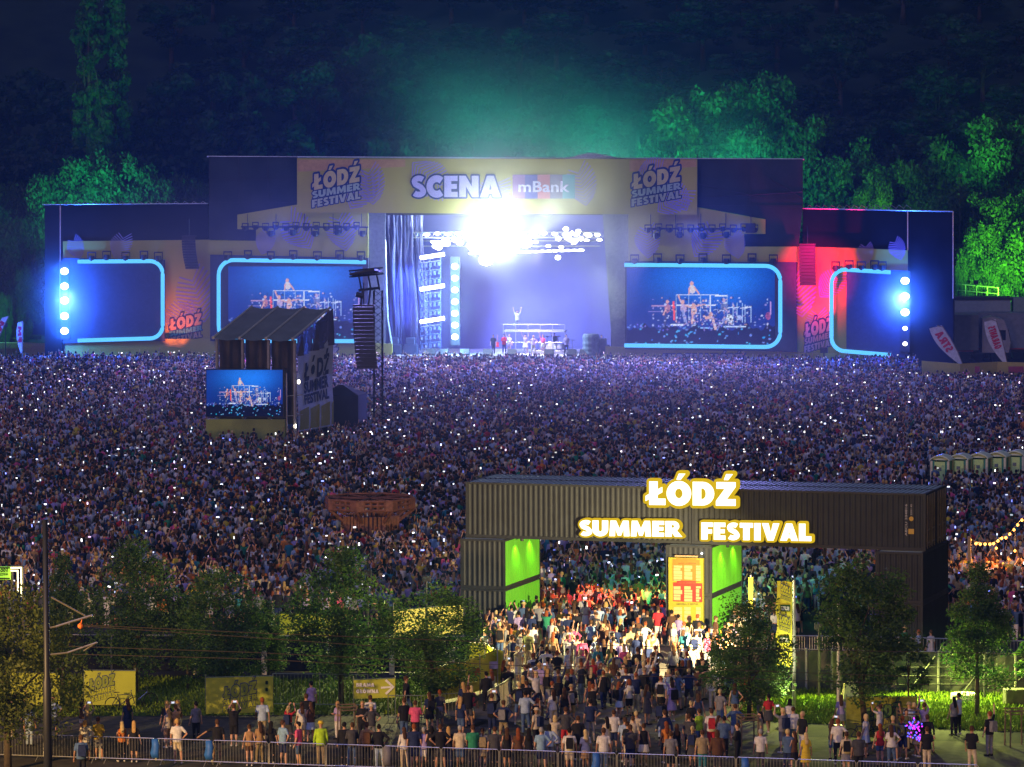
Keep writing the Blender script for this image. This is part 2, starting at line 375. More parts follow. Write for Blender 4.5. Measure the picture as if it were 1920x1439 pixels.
def logo(parent, mp, bx, d, fore=.03, flip=False, grow=.10, cols=None, name='festival_logo'):
    """bx = pixel box of the three-line logo; lines climb to the right"""
    x0, y0, x1, y1 = bx; tilt = (y1-y0)*.13*(-1 if flip else 1)
    def pt(u, v): p = mp.at(x0+(x1-x0)*u, y0+(y1-y0)*v+tilt*(1-2*u), d); return (p.x, p.z)
    rows = [('ŁÓDŹ', .02, .98, .47, .02), ('SUMMER', .0, 1, .70, .50), ('FESTIVAL', .0, 1, .96, .74)]
    bk = MB(); fr = MB()
    for i, (t, u0, u1, vb, vt) in enumerate(rows):
        a_, b_, c_ = (pt(u0, vb), pt(u1, vb), pt(u0, vt))
        text_into(fr, t, a_, b_, c_, d-fore, .045, 0, i, mirror=flip); text_into(bk, t, a_, b_, c_, d, .045, grow, mirror=flip)
    c = cols or ((0.55,0.50,0.22), (0.35,0.48,0.38), (0.40,0.48,0.34))
    ms = [mat('logo_%d_%d_%d' % tuple(int(k*99) for k in q), q, .8, var=.05) for q in c]
    b = bk.build(name, mat('logo_navy', (0.03,0.05,0.15), .8, var=.1), parent, fix=False); fr.build('lettering', ms, b, fix=False)
    return b

# header fascia
hd = spanel('header_banner', [(557,297),(1307,299),(1307,403),(557,399)], -1.2, .3, YEL)
for a in ((655,396,78,1.1),(700,388,70,1.7),(770,302,80,-.7),(905,400,70,1.1),(1100,390,74,1.8),(1230,400,72,.7),(1290,398,60,2.2),(1190,330,60,.3)): palm(hd, PALM, PS, a[0], a[1], a[2], a[3], -1.225)
for (x0, x1) in ((558,760),(1180,1306)):
    og = MB(); a, b = PS.at(x0, 300, -1.21), PS.at(x1, 322, -1.21); og.add([(a.x,-1.21,a.z),(b.x,-1.21,a.z),(b.x,-1.21,b.z+.5),(a.x,-1.21,b.z)], [(0,1,2,3)])
    og.build('orange_print', mat('orange_print', (0.50,0.33,0.12), .8, var=.1), hd, fix=False)
logo(hd, PS, (585,318,676,384), -1.24); logo(hd, PS, (1184,318,1277,382), -1.24)
def words(parent, mp, s, box, d, colf, colb, grow=.07, off=.06, name='lettering', back='lettering_outline', fore=.03, mirror=False):
    x0, y0, x1, y1 = box; q = [mp.at(x0, y1, d), mp.at(x1, y1, d), mp.at(x0, y0, d)]; q = [(p.x, p.z) for p in q]
    if colb:
        bk = MB(); text_into(bk, s, *q, d, off, grow, mirror=mirror); b = bk.build(back, colb, parent, fix=False)
    else: b = parent
    fr = MB(); text_into(fr, s, *q, d-fore, off, 0, mirror=mirror); return fr.build(name, colf, b, fix=False)
NAVY = mat('logo_navy', (0.03,0.05,0.15)); LILAC = mat('lilac_letters', (0.45,0.45,0.75), .8, var=.05)
words(hd, PS, 'SCENA', (771,330,938,370), -1.24, LILAC, NAVY, .06, .07)
pq = [PS.at(x, y, -1.23) for x, y in ((961,328),(1078,328),(1078,373),(961,373))]
bp = MB(); NS = 5; bcs = [(0.30,0.16,0.30),(0.10,0.10,0.30),(0.55,0.20,0.18),(0.16,0.14,0.20),(0.10,0.35,0.33)]
for i in range(NS):
    xa, xb = pq[0].x+(pq[1].x-pq[0].x)*i/NS, pq[0].x+(pq[1].x-pq[0].x)*(i+1)/NS
    bp.add([(xa,-1.23,pq[3].z),(xb,-1.23,pq[3].z),(xb,-1.23,pq[0].z),(xa,-1.23,pq[0].z)], [(0,1,2,3)], i)
bpo = bp.build('sponsor_plate', [mat('plate_%d' % i, c, .8, var=.05) for i, c in enumerate(bcs)], hd, fix=False)
words(bpo, PS, 'mBank', (972,340,1068,360), -1.26, mat('plate_white', (0.7,0.7,0.8)), None, 0, .02)
# dark scrims of the roof tower
spanel('upper_scrim', [(392,294),(557,296),(557,384),(445,403),(445,430),(480,430),(480,451),(392,449)], 0, .3, SCRIM)
spanel('upper_scrim', [(1307,299),(1505,299),(1505,388),(1497,462),(1395,462),(1395,440),(1435,440),(1435,411),(1307,388)], 0, .3, SCRIM)
sm = MB(); seams(sm, 392, 295, 557, 380, 3, 2, -.02); seams(sm, 1307, 300, 1505, 386, 2, 1, -.02)
for x in (392, 480, 557, 1307, 1400, 1505): p = PS.at(x, 291, 0); q = PS.at(x, 300, 0); sm.box(p.x-.05, p.x+.05, .05, .15, q.z, p.z)
for (x0,y0,x1,y1) in ((1307,345,1435,372),(1307,372,1505,360),(1435,330,1505,372)):
    sm.tube([PS.at(x0,y0,-.03), PS.at(x1,y1,-.03)], .05)
sm.build('scrim_frame', BLK, stage)
rl = MB(); rl.tube([PS.at(388,294,.1), PS.at(1306,298,.1), PS.at(1508,299,.1)], .09); rl.build('roof_rail', STEEL, stage)
rf = MB(); a = PS.at(1100,297,4); rf.loft([[(a.x-6,2,a.z-1),(a.x+7,2,a.z-1),(a.x+7,14,a.z-1),(a.x-6,14,a.z-1)], [(a.x-.3,6,a.z+.5),(a.x+.3,6,a.z+.5),(a.x+.3,9,a.z+.5),(a.x-.3,9,a.z+.5)]]); rf.build('roof_peak', mat('white_canvas', (0.6,0.6,0.62), .8), stage)
# stepped yellow fascias either side of the opening
fl = spanel('side_fascia', [(445,403),(557,384),(557,398),(690,400),(690,486),(390,480),(390,451),(480,452),(480,431),(445,430)], -.3, .3, YEL)
fr_ = spanel('side_fascia', [(1178,402),(1307,403),(1307,389),(1435,412),(1435,439),(1395,439),(1395,463),(1495,463),(1495,492),(1178,492)], -.3, .3, YEL)
for a in ((490,480,45,1.3),(585,470,75,2.2),(650,475,70,1.8)): palm(fl, PALM, PS, *a, -.32)
for a in ((1215,488,60,1.6),(1300,485,70,1.0),(1385,488,50,1.8)): palm(fr_, PALM, PS, *a, -.32)
# opening side walls (grey drapes)
spanel('masking_drape', [(690,400),(722,400),(722,672),(690,672)], 0, .3, mat('grey_blue_drape', (0.16,0.17,0.22), .9, var=.2))
spanel('masking_drape', [(1130,402),(1178,402),(1178,655),(1148,655)], 0, .3, mat('pale_drape', (0.22,0.23,0.2), .9, var=.2))
# lower fascias
lf = spanel('lower_fascia', [(618,645),(735,645),(735,700),(618,700)], -.4, .4, YEL); lf2 = spanel('lower_fascia', [(1135,650),(1700,668),(1700,715),(1135,712)], -.4, .4, YEL)
lf3 = spanel('lower_fascia', [(122,636),(405,636),(405,700),(122,700)], -.4, .4, YEL)
words(lf2, PS, '#KOCHAMŁÓDŹ', (1240,664,1390,679), -.44, mat('grey_lilac', (0.40,0.38,0.50)), NAVY, .08, .06)
words(lf, PS, 'Ź', (619,652,634,668), -.44, mat('grey_lilac', (0.40,0.38,0.50)), NAVY, .08, .06)
# wings
wl = spanel('wing_scrim', [(84,384),(390,383),(390,450),(118,453),(116,690),(84,690)], 1.0, .3, mat('dark_scrim_left', (0.010,0.012,0.016), .9, var=.25, scale=.35))
wr = spanel('wing_scrim', [(1505,392),(1787,398),(1787,690),(1702,690),(1702,470),(1505,463)], 1.0, .3, mat('dark_scrim_right', (0.010,0.009,0.014), .9, var=.25, scale=.35))
ml = MB(); ml.tube([PS.at(113,386,.9), PS.at(113,600,.9)], .07); ml.tube([PS.at(80,384,1), PS.at(390,382,1)], .06)
for i in range(16): p = PS.at(120+i*17, 384, 1.1); ml.tube([p, p+Vector((.3,0,.35)), p+Vector((.8,0,.05))], .05, 4)
ml.build('wing_rail', STEEL, stage)
mr_ = MB(); mr_.tube([PS.at(1505,391,.9), PS.at(1787,397,.9)], .08); mr_.tube([PS.at(1787,397,.9), PS.at(1787,560,.9)], .07); mr_.tube([PS.at(1702,396,.9), PS.at(1702,470,.9)], .07)
for i in range(14): p = PS.at(1512+i*14, 392, 1.1); mr_.tube([p, p+Vector((.3,0,.4)), p+Vector((.8,0,.05))], .05, 4)
mr_.build('wing_rail', STEEL, stage)
bl = spanel('wing_banner', [(118,453),(392,450),(405,640),(122,640)], .5, .3, YEL)
for a in ((150,488,40,1.9),(215,490,50,1.2),(385,610,95,1.85),(330,640,70,1.4)): palm(bl, PALM, PS, *a, .48)
logo(bl, PS, (317,592,379,640), .45, cols=((0.50,0.36,0.22),(0.10,0.40,0.42),(0.45,0.36,0.25)))
br = spanel('wing_banner', [(1495,463),(1587,465),(1702,470),(1702,670),(1495,660)], .5, .3, YEL)
for a in ((1530,640,55,1.5),(1505,600,90,1.75),(1535,560,60,.9),(1620,500,40,1.5),(1690,490,40,1.9)): palm(br, PALMM, PS, *a, .48)
logo(br, PS, (1508,600,1562,657), .45, cols=((0.6,0.35,0.4),(0.5,0.3,0.35),(0.5,0.35,0.4)))
# stage house: roof, back wall, deck, rear masking
b = MB(); p0, p1 = PS.at(700, 300, 14), PS.at(1170, 300, 14); b.box(p0.x-2, p1.x+2, 0.3, 15, PS.at(960,404,0).z, PS.at(960,400,0).z+.8); b.build('roof_deck', BLK, stage)
b = MB(); q0, q1 = PS.at(722, 500, 12), PS.at(1150, 500, 12); b.box(q0.x-3, q1.x+3, 12, 12.4, 0, PS.at(960,404,0).z); b.build('back_drop', mat('backdrop_violet', (0.16,0.16,0.42), .8, var=.25, scale=.12), stage)
dk = MB(); d0, d1 = PS.at(726, 672, -1), PS.at(1140, 672, -1); hz = PS.at(960, 668, -1).z; dk.box(d0.x, d1.x, -1, 12, 0, hz); dk.build('stage_floor', mat('stage_floor', (0.55,0.52,0.62), .5, var=.25, scale=.5), stage)
HD = hz
for s, X in ((-1, 728), (1, 1160)):
    b = MB(); p = PS.at(X, 500, 6).x; b.box(p-.2, p+.2, .4, 12, 0, PS.at(960,404,0).z); b.build('side_wall', mat('side_black', (0.05,0.05,0.08), .9), stage)
rs_ = MB(); a, c = PS.at(90, 690, 2), PS.at(1787, 690, 2)
for x in np.linspace(a.x, c.x, 24):
    if -14 < x < 13: continue
    rs_.box(x-.1, x+.1, 3, 3.2, 0, 14 if abs(x) > 26 else 20)
rs_.build('rear_scaffold', BLK, stage)
# scaffold truss at the left edge of the opening and its curtains
cu = MB()
rs = random.Random(5)
for k in range(20):
    X = 726+k*3.2; p = PS.at(X, 400, 3+rs.random()*2); x = p.x; prof = []
    x2 = x + rs.uniform(-.3, .9)
    for j in range(7): t = j/6; w = .13+.10*math.sin(j*1.7+k); xx = x+(x2-x)*t+.12*math.sin(j*2.1+k*1.3); z = 21-(21-HD-.6)*t; prof.append([(xx-w, p.y-.12, z), (xx+w, p.y-.12, z), (xx+w, p.y+.1, z), (xx-w, p.y+.1, z)])
    cu.loft(prof)
cu.build('curtain', mat('blue_curtain', (0.25,0.28,0.55), .6, var=.3, scale=.6), stage, smooth=True)
ct = MB(); ct.tube([PS.at(722,450,.2), PS.at(724,530,.2), PS.at(727,600,.2), PS.at(735,650,.2)], .12, 5); ct.build('cable_chain', mat('chain_steel', (.35,.38,.45), .4, .5), stage)

# --- LED picture, as a real screen would show it
def led_picture():
    Wd, Hd = 224, 118; I = np.zeros((Hd, Wd, 3)); yy, xx = np.mgrid[0:Hd, 0:Wd]; u, v = xx/Wd, yy/Hd
    gl = np.exp(-((u-.55)**2/.12+(v-.15)**2/.10)); gr = np.exp(-((u-.2)**2/.05+(v-.5)**2/.2))
    I[...,2] = .28+.75*gl-.05*gr; I[...,1] = .03+.20*gl; I[...,0] = .005+.01*gl
    r = np.random.RandomState(3); I *= (1+.18*np.sin(u*9+v*4)[...,None]*.5)
    def ell(cx, cy, rx, ry, c, a=1.0):
        m = ((u-cx)/rx)**2+((v-cy)/ry)**2 < 1; I[m] = I[m]*(1-a)+np.array(c)*a
    def line(x0, y0, x1, y1, w, c):
        dx, dy = (x1-x0), (y1-y0)*Hd/Wd; L2 = dx*dx+dy*dy+1e-9; t = np.clip(((u-x0)*dx+((v-y0)*Hd/Wd)*dy)/L2, 0, 1)
        dd = np.hypot(u-x0-t*dx, (v-y0)*Hd/Wd-t*dy); I[dd < w] = c
    cr = .74+.03*np.sin(u*37)+.02*np.sin(u*91); I[v > cr] = (.002,.004,.03)
    SK = (.75,.40,.34); SKB = (.55,.40,.62); WH = (.75,.85,1); 
    for (a, b_, c_, d_) in ((.335,.33,.62,.33),(.60,.345,.68,.345),(.335,.46,.60,.46)): line(a, b_, c_, d_, .004, WH)
    for x in (.335,.42,.50,.565,.68): line(x, .33, x, .66, .0028, (.35,.5,.75))
    line(.565,.34,.565,.66,.0035,WH); line(.17,.47,.31,.47,.003,(.5,.3,.5)); line(.15,.54,.3,.54,.003,(.3,.25,.6))
    ell(.44,.19,.012,.03,SK); ell(.443,.26,.024,.055,(.7,.65,.7)); line(.425,.24,.42,.32,.005,SK); line(.46,.24,.49,.32,.005,SK)
    ell(.275,.42,.011,.025,SK); ell(.275,.50,.02,.06,(.45,.18,.25)); line(.27,.5,.25,.58,.006,SK); line(.265,.56,.26,.70,.007,(.05,.05,.15))
    line(.318,.42,.322,.64,.007,(1,.10,.06))
    ell(.38,.42,.012,.025,SK); line(.35,.34,.375,.45,.006,SK); ell(.385,.50,.022,.055,SKB); line(.38,.54,.40,.68,.010,(.3,.35,.7)); line(.40,.47,.46,.50,.005,SK)
    ell(.45,.46,.012,.025,SK); line(.45,.48,.53,.45,.005,SK); ell(.455,.53,.022,.05,(.75,.45,.40)); line(.45,.56,.44,.69,.007,SK)
    ell(.54,.62,.012,.025,SK); line(.52,.60,.58,.62,.005,SK); ell(.57,.58,.014,.03,SK); line(.58,.62,.60,.76,.009,(.75,.5,.48))
    ell(.655,.40,.012,.03,SKB); ell(.66,.48,.026,.05,(.15,.2,.5)); line(.66,.5,.69,.55,.005,SKB)
    ell(.695,.63,.022,.055,(.8,.9,1)); ell(.70,.64,.008,.02,(.05,.05,.2)); ell(.76,.62,.02,.03,(.4,.5,.9)); ell(.66,.66,.018,.03,(.25,.3,.7))
    for x in (.72,.745,.78,.80,.84): line(x, .45+.02*math.sin(x*40), x, .68, .003, (.5,.7,1))
    for x in (.70,.74,.79,.82): line(x-.02, .50, x+.02, .485, .003, (.7,.8,1))
    ell(.955,.60,.018,.05,(.35,.08,.25)); line(.97,.42,.97,.58,.004,(.5,.3,.7))
    line(.30,.715,.38,.71,.006,WH); line(.66,.735,.80,.735,.005,(.6,.75,1)); line(.5,.75,.58,.755,.004,(.3,.6,1))
    I *= r.uniform(.82, 1.18, I.shape[:2])[..., None]
    for k in range(420):
        x, y = np.clip(r.normal(.56,.17), .18, .95), .36+.36*r.rand()**.7; c_ = [(.8,.45,.4),(.6,.7,1),(.02,.03,.12),(.35,.3,.75),(.9,.9,1)][r.choice(5, p=[.14,.2,.42,.18,.06])]; ell(x, y, .0025+.006*r.rand(), .003+.012*r.rand(), c_, .75)
    for k in range(60):
        x, y = r.rand(), .70+.08*r.rand(); ell(x, y, .006, .012, (.1+.2*r.rand(),.15+.2*r.rand(),.5+.5*r.rand()), .8)
    for k in range(46):
        x, y = r.rand(), .76+.22*r.rand(); ell(x, y, .004+.006*r.rand(), .008+.008*r.rand(), (.2*r.rand(),.3+.3*r.rand(),.9), .9)
    return I
PIC = led_picture()
def led_mesh(mp, box, d, name='picture'):
    Hd, Wd, _ = PIC.shape; x0, y0, x1, y1 = box; P = [mp.at(x0,y1,d), mp.at(x1,y1,d), mp.at(x1,y0,d), mp.at(x0,y0,d)]
    us, vs = np.linspace(0,1,Wd+1), np.linspace(0,1,Hd+1); U, Vv = np.meshgrid(us, vs)
    A = [np.array(p) for p in P]; V = (A[0]*(1-U)[...,None]+A[1]*U[...,None])*(1-Vv)[...,None]+(A[3]*(1-U)[...,None]+A[2]*U[...,None])*Vv[...,None]
    V = V.reshape(-1,3); n = Wd+1; i, j = np.meshgrid(np.arange(Wd), np.arange(Hd)); k = (j*n+i).ravel()
    F = np.stack([k, k+1, k+n+1, k+n], 1)
    Q = np.pad(PIC[::-1], ((0,1),(0,1),(0,0)), 'edge').reshape(-1,3)
    return np_mesh(name, V, F, emat_attr('led_picture', 1.0), Q)
def rounded(mp, xl, xr, yt, yb, d, r, openside):
    """poly-line of a frame with two rounded corners, open on one side ('l' or 'r'); pixel coordinates, yt/yb=(left,right)"""
    pts = []
    f = lambda X, Y: pts.append(mp.at(X, Y, d))
    ytl, ytr = yt; ybl, ybr = yb
    if openside == 'r':
        f(xr, ytr); f(xl+r, ytl)
        for a in range(1, 8): t = a/8*math.pi/2; f(xl+r-r*math.sin(t), ytl+r-r*math.cos(t))
        f(xl, ytl+r); f(xl, ybl-r)
        for a in range(1, 8): t = a/8*math.pi/2; f(xl+r-r*math.cos(t), ybl-r+r*math.sin(t))
        f(xl+r, ybl); f(xr, ybr)
    else:
        f(xl, ytl); f(xr-r, ytr)
        for a in range(1, 8): t = a/8*math.pi/2; f(xr-r+r*math.sin(t), ytr+r-r*math.cos(t))
        f(xr, ytr+r); f(xr, ybr-r)
        for a in range(1, 8): t = a/8*math.pi/2; f(xr-r+r*math.cos(t), ybr-r+r*math.sin(t))
        f(xr-r, ybr); f(xl, ybl)
    return pts
def screen(label, cab, pic, tube, group=None):
    t = empty('video_screen', PS.o, PS.yaw, label, 'video screen', group)
    spanel('cabinet', cab, -.9, .5, mat('screen_cabinet', (0.03,0.035,0.06), .7, var=.2), t)
    if pic: link('picture', led_mesh(PS, pic, -.95), t)
    m = MB(); m.tube(tube, .21, 8); m.build('light_frame', TUBE, t, smooth=True)
    return t
screen('wide video screen left of the stage opening, its rounded blue tube open at the right', [(394,478),(690,484),(690,645),(394,640)], (428,500,680,634), rounded(PS, 410, 686, (488,492), (640,640), -1.1, 28, 'r'))
screen('wide video screen right of the stage opening, its rounded blue tube open at the left', [(1172,490),(1493,492),(1493,660),(1172,655)], (1175,503,1453,651), rounded(PS, 1171, 1463, (497,499), (648,651), -1.1, 28, 'l'))
screen('dark unlit side screen at far left with blue tube curving at its right end', [(118,484),(308,487),(308,640),(118,644)], None, rounded(PS, 146, 305, (491,490), (639,635), -1.1, 24, 'l'))
screen('dark unlit side screen at far right beside the red-lit banner', [(1587,505),(1702,508),(1702,672),(1587,662)], None, rounded(PS, 1559, 1670, (506,511), (659,666), -1.1, 26, 'r'))

# lamp columns on the wings and in the opening
def pt_light(name, loc, col, e, r=.3, parent=None, spot=None, rot=None, blend=.5):
    d = bpy.data.lights.new(name, 'SPOT' if spot else 'POINT'); d.energy = e; d.color = col; d.shadow_soft_size = r
    if spot: d.spot_size = R(spot); d.spot_blend = blend
    o = bpy.data.objects.new(name, d); S.collection.objects.link(o); o.location = loc
    if rot is not None: o.rotation_euler = (Vector(rot)-Vector(loc)).to_track_quat('-Z', 'Y').to_euler()
    if parent: o.parent = parent; 
    return o
def lamp_column(label, X, ys, d, colr, e, rad=.42, small=()):
    t = empty('lamp_column', PS.o, PS.yaw, label, 'stage light')
    a, c = PS.at(X, min(ys)-18, d), PS.at(X, max(ys)+16, d)
    b = MB(); b.box(a.x-.5, a.x+.5, d, d+.4, c.z, a.z); b.build('housing', BLK, t)
    for i, y in enumerate(ys):
        p = PS.at(X, y, d); r = rad*(.55 if i in small else 1)
        m = MB(); prof = [(0.01, -.10), (r*.6, -.08), (r*.95, -.03), (r, .02)]
        m.loft([[(p.x+q*math.cos(k*math.pi/8), d+z-.05, p.z+q*math.sin(k*math.pi/8)*.85) for k in range(16)] for q, z in prof]); m.build('lens', WHITE_L, t, smooth=True)
        if e and i not in small: pt_light('lens_light', p+Vector((0,-2.2,0)), colr, e, .25, t)
    return t
lamp_column('column of five bright blue-white lamps on the far left wing', 121, (509,537,564,593,621), -1, (0.02,0.14,1), BLUE_E)
lamp_column('column of three bright and two small lamps on the far right wing', 1697, (527,556,586,616,645), -1, (0.02,0.12,1), BLUE_E, small=(3,4))
lamp_column('tall column of seven white lamps standing left inside the stage opening', 853, (500,522,544,566,588,610,632), 1.0, (0.25,0.55,1), COL_E, .36)
# light racks: three bright bars with blinder frames between
for k, (yb) in enumerate((482, 541, 602)):
    t = empty('light_rack', PS.o, PS.yaw, '%s of three scaffold lamp racks under white light bars beside the curtains' % ('top', 'middle', 'bottom')[k], 'light rack', 'light racks left of the stage opening')
    m = MB(); m.tube([PS.at(788,yb+2,1), PS.at(833,yb-5,1)], .2, 8); m.build('light_bar', WHITE_L, t)
    m = MB(); m2 = MB()
    for r_ in range(3):
        y = yb+12+r_*16; m.tube([PS.at(788,y,1.2), PS.at(826,y-5,1.2)], .06, 5)
        for c_ in range(5):
            p = PS.at(791+c_*8, y+5-c_, 1.15); m.box(p.x-.12, p.x+.12, 1.05, 1.35, p.z-.22, p.z+.22)
            if (c_+r_) % 2: m2 = MB(); m2.box(p.x-.07, p.x+.07, 1.0, 1.045, p.z-.13, p.z+.13); m2.build('lens', emat('rack_lens', (.3,.45,1), 1.6), t)
    for x in (788, 806, 826): m.tube([PS.at(x,yb,1.2), PS.at(x,yb+56,1.2)], .06, 5)
    m.build('frame', mat('rack_metal', (.12,.14,.3), .5, .3), t)
# overhead truss with the blinding clusters
tr = empty('lighting_truss', PS.o, PS.yaw, 'overhead truss of blinding white lamps across the stage opening', 'lighting truss')
m = MB()
for (y, d) in ((436,1),(436,3),(446,1),(446,3),(452,6),(462,6)): m.tube([PS.at(775,y,d), PS.at(1125,y,d)], .07, 5)
for i in range(36): x = 775+i*10; m.tube([PS.at(x,436,1), PS.at(x+5,446,1), PS.at(x+10,436,1)], .045, 4)
m.build('frame', STEEL, tr)
rs = random.Random(11)
def lens(X, Y, d, w, h):
    p = PS.at(X, Y, d); m = MB(); m.loft([[(p.x+w*a*math.cos(k*math.pi/4), d-z, p.z+h*a*math.sin(k*math.pi/4)) for k in range(8)] for a, z in ((1,0),(.8,.08),(.1,.12))]); m.build('lens', emat('blinder', (1,1,1), 16), tr)
for k in range(30): lens(rs.gauss(925, 22), rs.gauss(446, 12), rs.uniform(0,5), rs.uniform(.45,.9), rs.uniform(.4,.8))
for k in range(12): lens(rs.gauss(1075, 18), rs.gauss(452, 9), rs.uniform(0,5), .3, .25)
for k in range(9): lens(rs.gauss(838, 12), rs.gauss(456, 8), rs.uniform(0,5), .36, .3)
for X in range(800, 1125, 20): lens(X, 439+rs.uniform(-2,2), .6, .32, .16)
for X in range(812, 1125, 24): lens(X, 456+rs.uniform(-6,8), 3, .28, .14)
for X in range(885, 1100, 12): lens(X, 476-(X-870)*.03, 4, .38, .12)


# stage lights -----------------------------------------------------------------
pt_light('truss_glare', PS.at(925,444,-2.2), (.80,.90,1), GLARE, .8, tr)
pt_light('truss_glare', PS.at(1078,452,-1.2), (.80,.92,1), GLARE*.035, .6, tr)
pt_light('truss_glare', PS.at(836,458,-1), (.5,.7,1), GLARE*.12, .6, tr)
pt_light('truss_beam', PS.at(905,452,5), (.16,.20,1), GLARE*1.2, .4, tr, spot=75, rot=PS.at(1000,660,8))
pt_light('truss_beam', PS.at(1080,455,2), (.85,1,.8), GLARE*1.2, .4, tr, spot=34, rot=PS.at(1180,640,-8), blend=.8)
pt_light('truss_beam', PS.at(990,455,-2), (.9,1,.9), GLARE*1.2, .4, tr, spot=50, rot=PS.at(1100,330,-6), blend=.8)
for (X, Y) in ((520,424),(660,424),(1310,428),(1390,428)): pt_light('audience_wash', PS.at(X,Y,-2.6), (.30,.27,1), CROWD_E, .5, tr, spot=125, rot=PS.at(X,Y,-2)+Vector(((960-X)*.06,-90,-19)), blend=1)
for (X, w) in ((121,1),(1697,-1)): pt_light('audience_wash', PS.at(X,560,-2.6), (.05,.12,1), CROWD_E*.6, .5, tr, spot=120, rot=PS.at(X,560,-2.6)+Vector((25*w,-60,-8)), blend=1)
pt_light('band_spot', PS.at(1010,456,-1), (1,.80,.95), GLARE*1.3, .3, tr, spot=34, rot=PS.at(1000,655,3), blend=.7)
pt_light('curtain_wash', PS.at(760,470,-2), (.10,.18,1), WASH, .5, tr, spot=60, rot=PS.at(755,600,5))
# red and orange banner washes
fx = empty('banner_floodlight', PS.o, PS.yaw, 'red floodlight at the foot of the far right banner', 'floodlight')
m = MB(); p = PS.at(1545, 690, -2.5); m.bbox(p.x-.4, p.x+.4, -2.9, -2.3, 2.0, 2.6, .06); m.tube([(p.x,-2.6,2.0),(p.x,-2.6,0)], .08); m.build('lamp_body', BLK, fx)
pt_light('red_wash', (p.x, -2.6, 2.9), (1,.0,.16), RED_E*1.6, .3, fx, spot=66, rot=(p.x-.4, .5, 12), blend=.9)
pt_light('red_wash', (p.x-.8, -10, 15), (1,.0,.16), RED_E*2.2, .3, fx, spot=50, rot=(p.x-.9, .5, 10), blend=1)  # added fill high in the air for the upper drapes, no lamp body
fx = empty('banner_floodlight', PS.o, PS.yaw, 'small orange floodlight at the foot of the left wing banner', 'floodlight')
m = MB(); p = PS.at(325, 680, -.8); m.bbox(p.x-.3, p.x+.3, -1.1, -.6, .3, .8, .05); m.build('lamp_body', BLK, fx)
pt_light('orange_wash', (p.x, -3.0, 1.2), (1,.16,.06), RED_E*.30, .2, fx, spot=62, rot=(p.x+.3, .5, 5.0), blend=1)

# stage lamps hung in rows (one prototype, copied)
def make_fixture():
    t = empty('stage_lamp', (0,0,0)); 
    b = MB(); b.lathe([(.05,-.55),(.2,-.5),(.24,-.3),(.2,-.1)], n=8); b.build('lamp_head', BLK, t, smooth=False)
    b = MB(); b.box(-.32,-.26,-.05,.05,-.4,.1); b.box(.26,.32,-.05,.05,-.4,.1); b.box(-.32,.32,-.06,.06,.1,.2); b.build('yoke', BLK, t)
    return t
ORD = 'first second third fourth fifth sixth seventh eighth ninth tenth eleventh twelfth thirteenth fourteenth fifteenth sixteenth'.split()
fix0 = make_fixture(); first = True; nfix = 0
rows = [([460+i*19 for i in range(12)], 422, -1.6, 'in the upper row on the left yellow fascia', 0), ([508,549,591,633,680], 430, -1.6, 'hanging under the left lighting bar', 1),
        ([1215+i*20 for i in range(11)], 425, -1.6, 'in the upper row on the right yellow fascia', 0), ([1230,1274,1318,1362], 434, -1.6, 'hanging under the right lighting bar', 1),
        ([427,465,508,550,595,637,677], 476, -1.0, 'standing on top of the left wide screen', 1), ([1190,1233,1275,1318,1362,1410,1450], 482, -1.0, 'standing on top of the right wide screen', 1),
        ([172,200,236,270,297], 477, -1.0, 'standing on top of the far left side screen', 1), ([1567,1592,1615,1640,1654], 495, -1.0, 'standing on top of the far right side screen', 1)]
for xs_, y, d, wh, big in rows:
    for i, X in enumerate(xs_):
        t = fix0 if first else copy_tree(fix0); first = False
        p = PS.world(PS.at(X, y + (-1.5 if i % 2 else .5), d)); t.location = p; t.rotation_euler = (0, 0, PS.yaw + uni(-.4,.4)); s = 1.45 if big else 1.15; t.scale = (s, s, s)
        tag(t, ORD[i] + ' from the left, black lamp ' + wh, 'stage light', 'stage lamps ' + wh); nfix += 1
for (X0, X1, Y, w) in ((452, 690, 425.5, 'left'), (1208, 1420, 429, 'right')):
    t = empty('lighting_bar', PS.o, PS.yaw, 'thin black lighting bar across the %s yellow fascia' % w, 'lighting bar'); m = MB(); m.tube([PS.at(X0,Y,-1.6), PS.at(X1,Y+1,-1.6)], .1, 6)
    n = 5
    for k in range(n): X = X0+12+(X1-X0-24)*k/(n-1); m.tube([PS.at(X,Y,-1.6), PS.at(X,402 if X<560 else 401,-.5)], .035, 4)
    if w == 'right': p = PS.at(1411,428,-1.6); m.box(p.x-.7,p.x+.3,-1.9,-1.4,p.z-.5,p.z+.5)
    m.build('bar', BLK, t)
# hanging speaker arrays on the wings
def line_array(label, X, y0, y1, w, d, tilt, mp=PS, n=12):
    t = empty('speaker_array', mp.o, mp.yaw, label, 'speaker array'); a, c = mp.at(X, y0, d), mp.at(X, y1, d); h = (a.z-c.z)/n
    for k in range(n):
        z = a.z-h*k; f = k/n; off = tilt*f*f
        m = MB(); m.loft([[(a.x-w/2+off,d-.4,q),(a.x+w/2+off,d-.4,q),(a.x+w*.36+off,d+.4,q),(a.x-w*.36+off,d+.4,q)] for q in (z-h+.03, z)]); m.build('speaker_box', BLK, t)
    m = MB(); m.box(a.x-w/2, a.x+w/2, d-.3, d+.3, a.z+.05, a.z+.2); m.tube([(a.x,d,a.z+.2),(a.x,d,a.z+2)], .05, 4); m.build('rigging_frame', BLK, t)
line_array('dark speaker array hanging on the left wing between the two screens', 355, 446, 505, 1.5, -2, .45)
line_array('speaker array hanging at the edge of the red-lit banner on the right', 1514, 461, 536, 1.7, -2, .1)

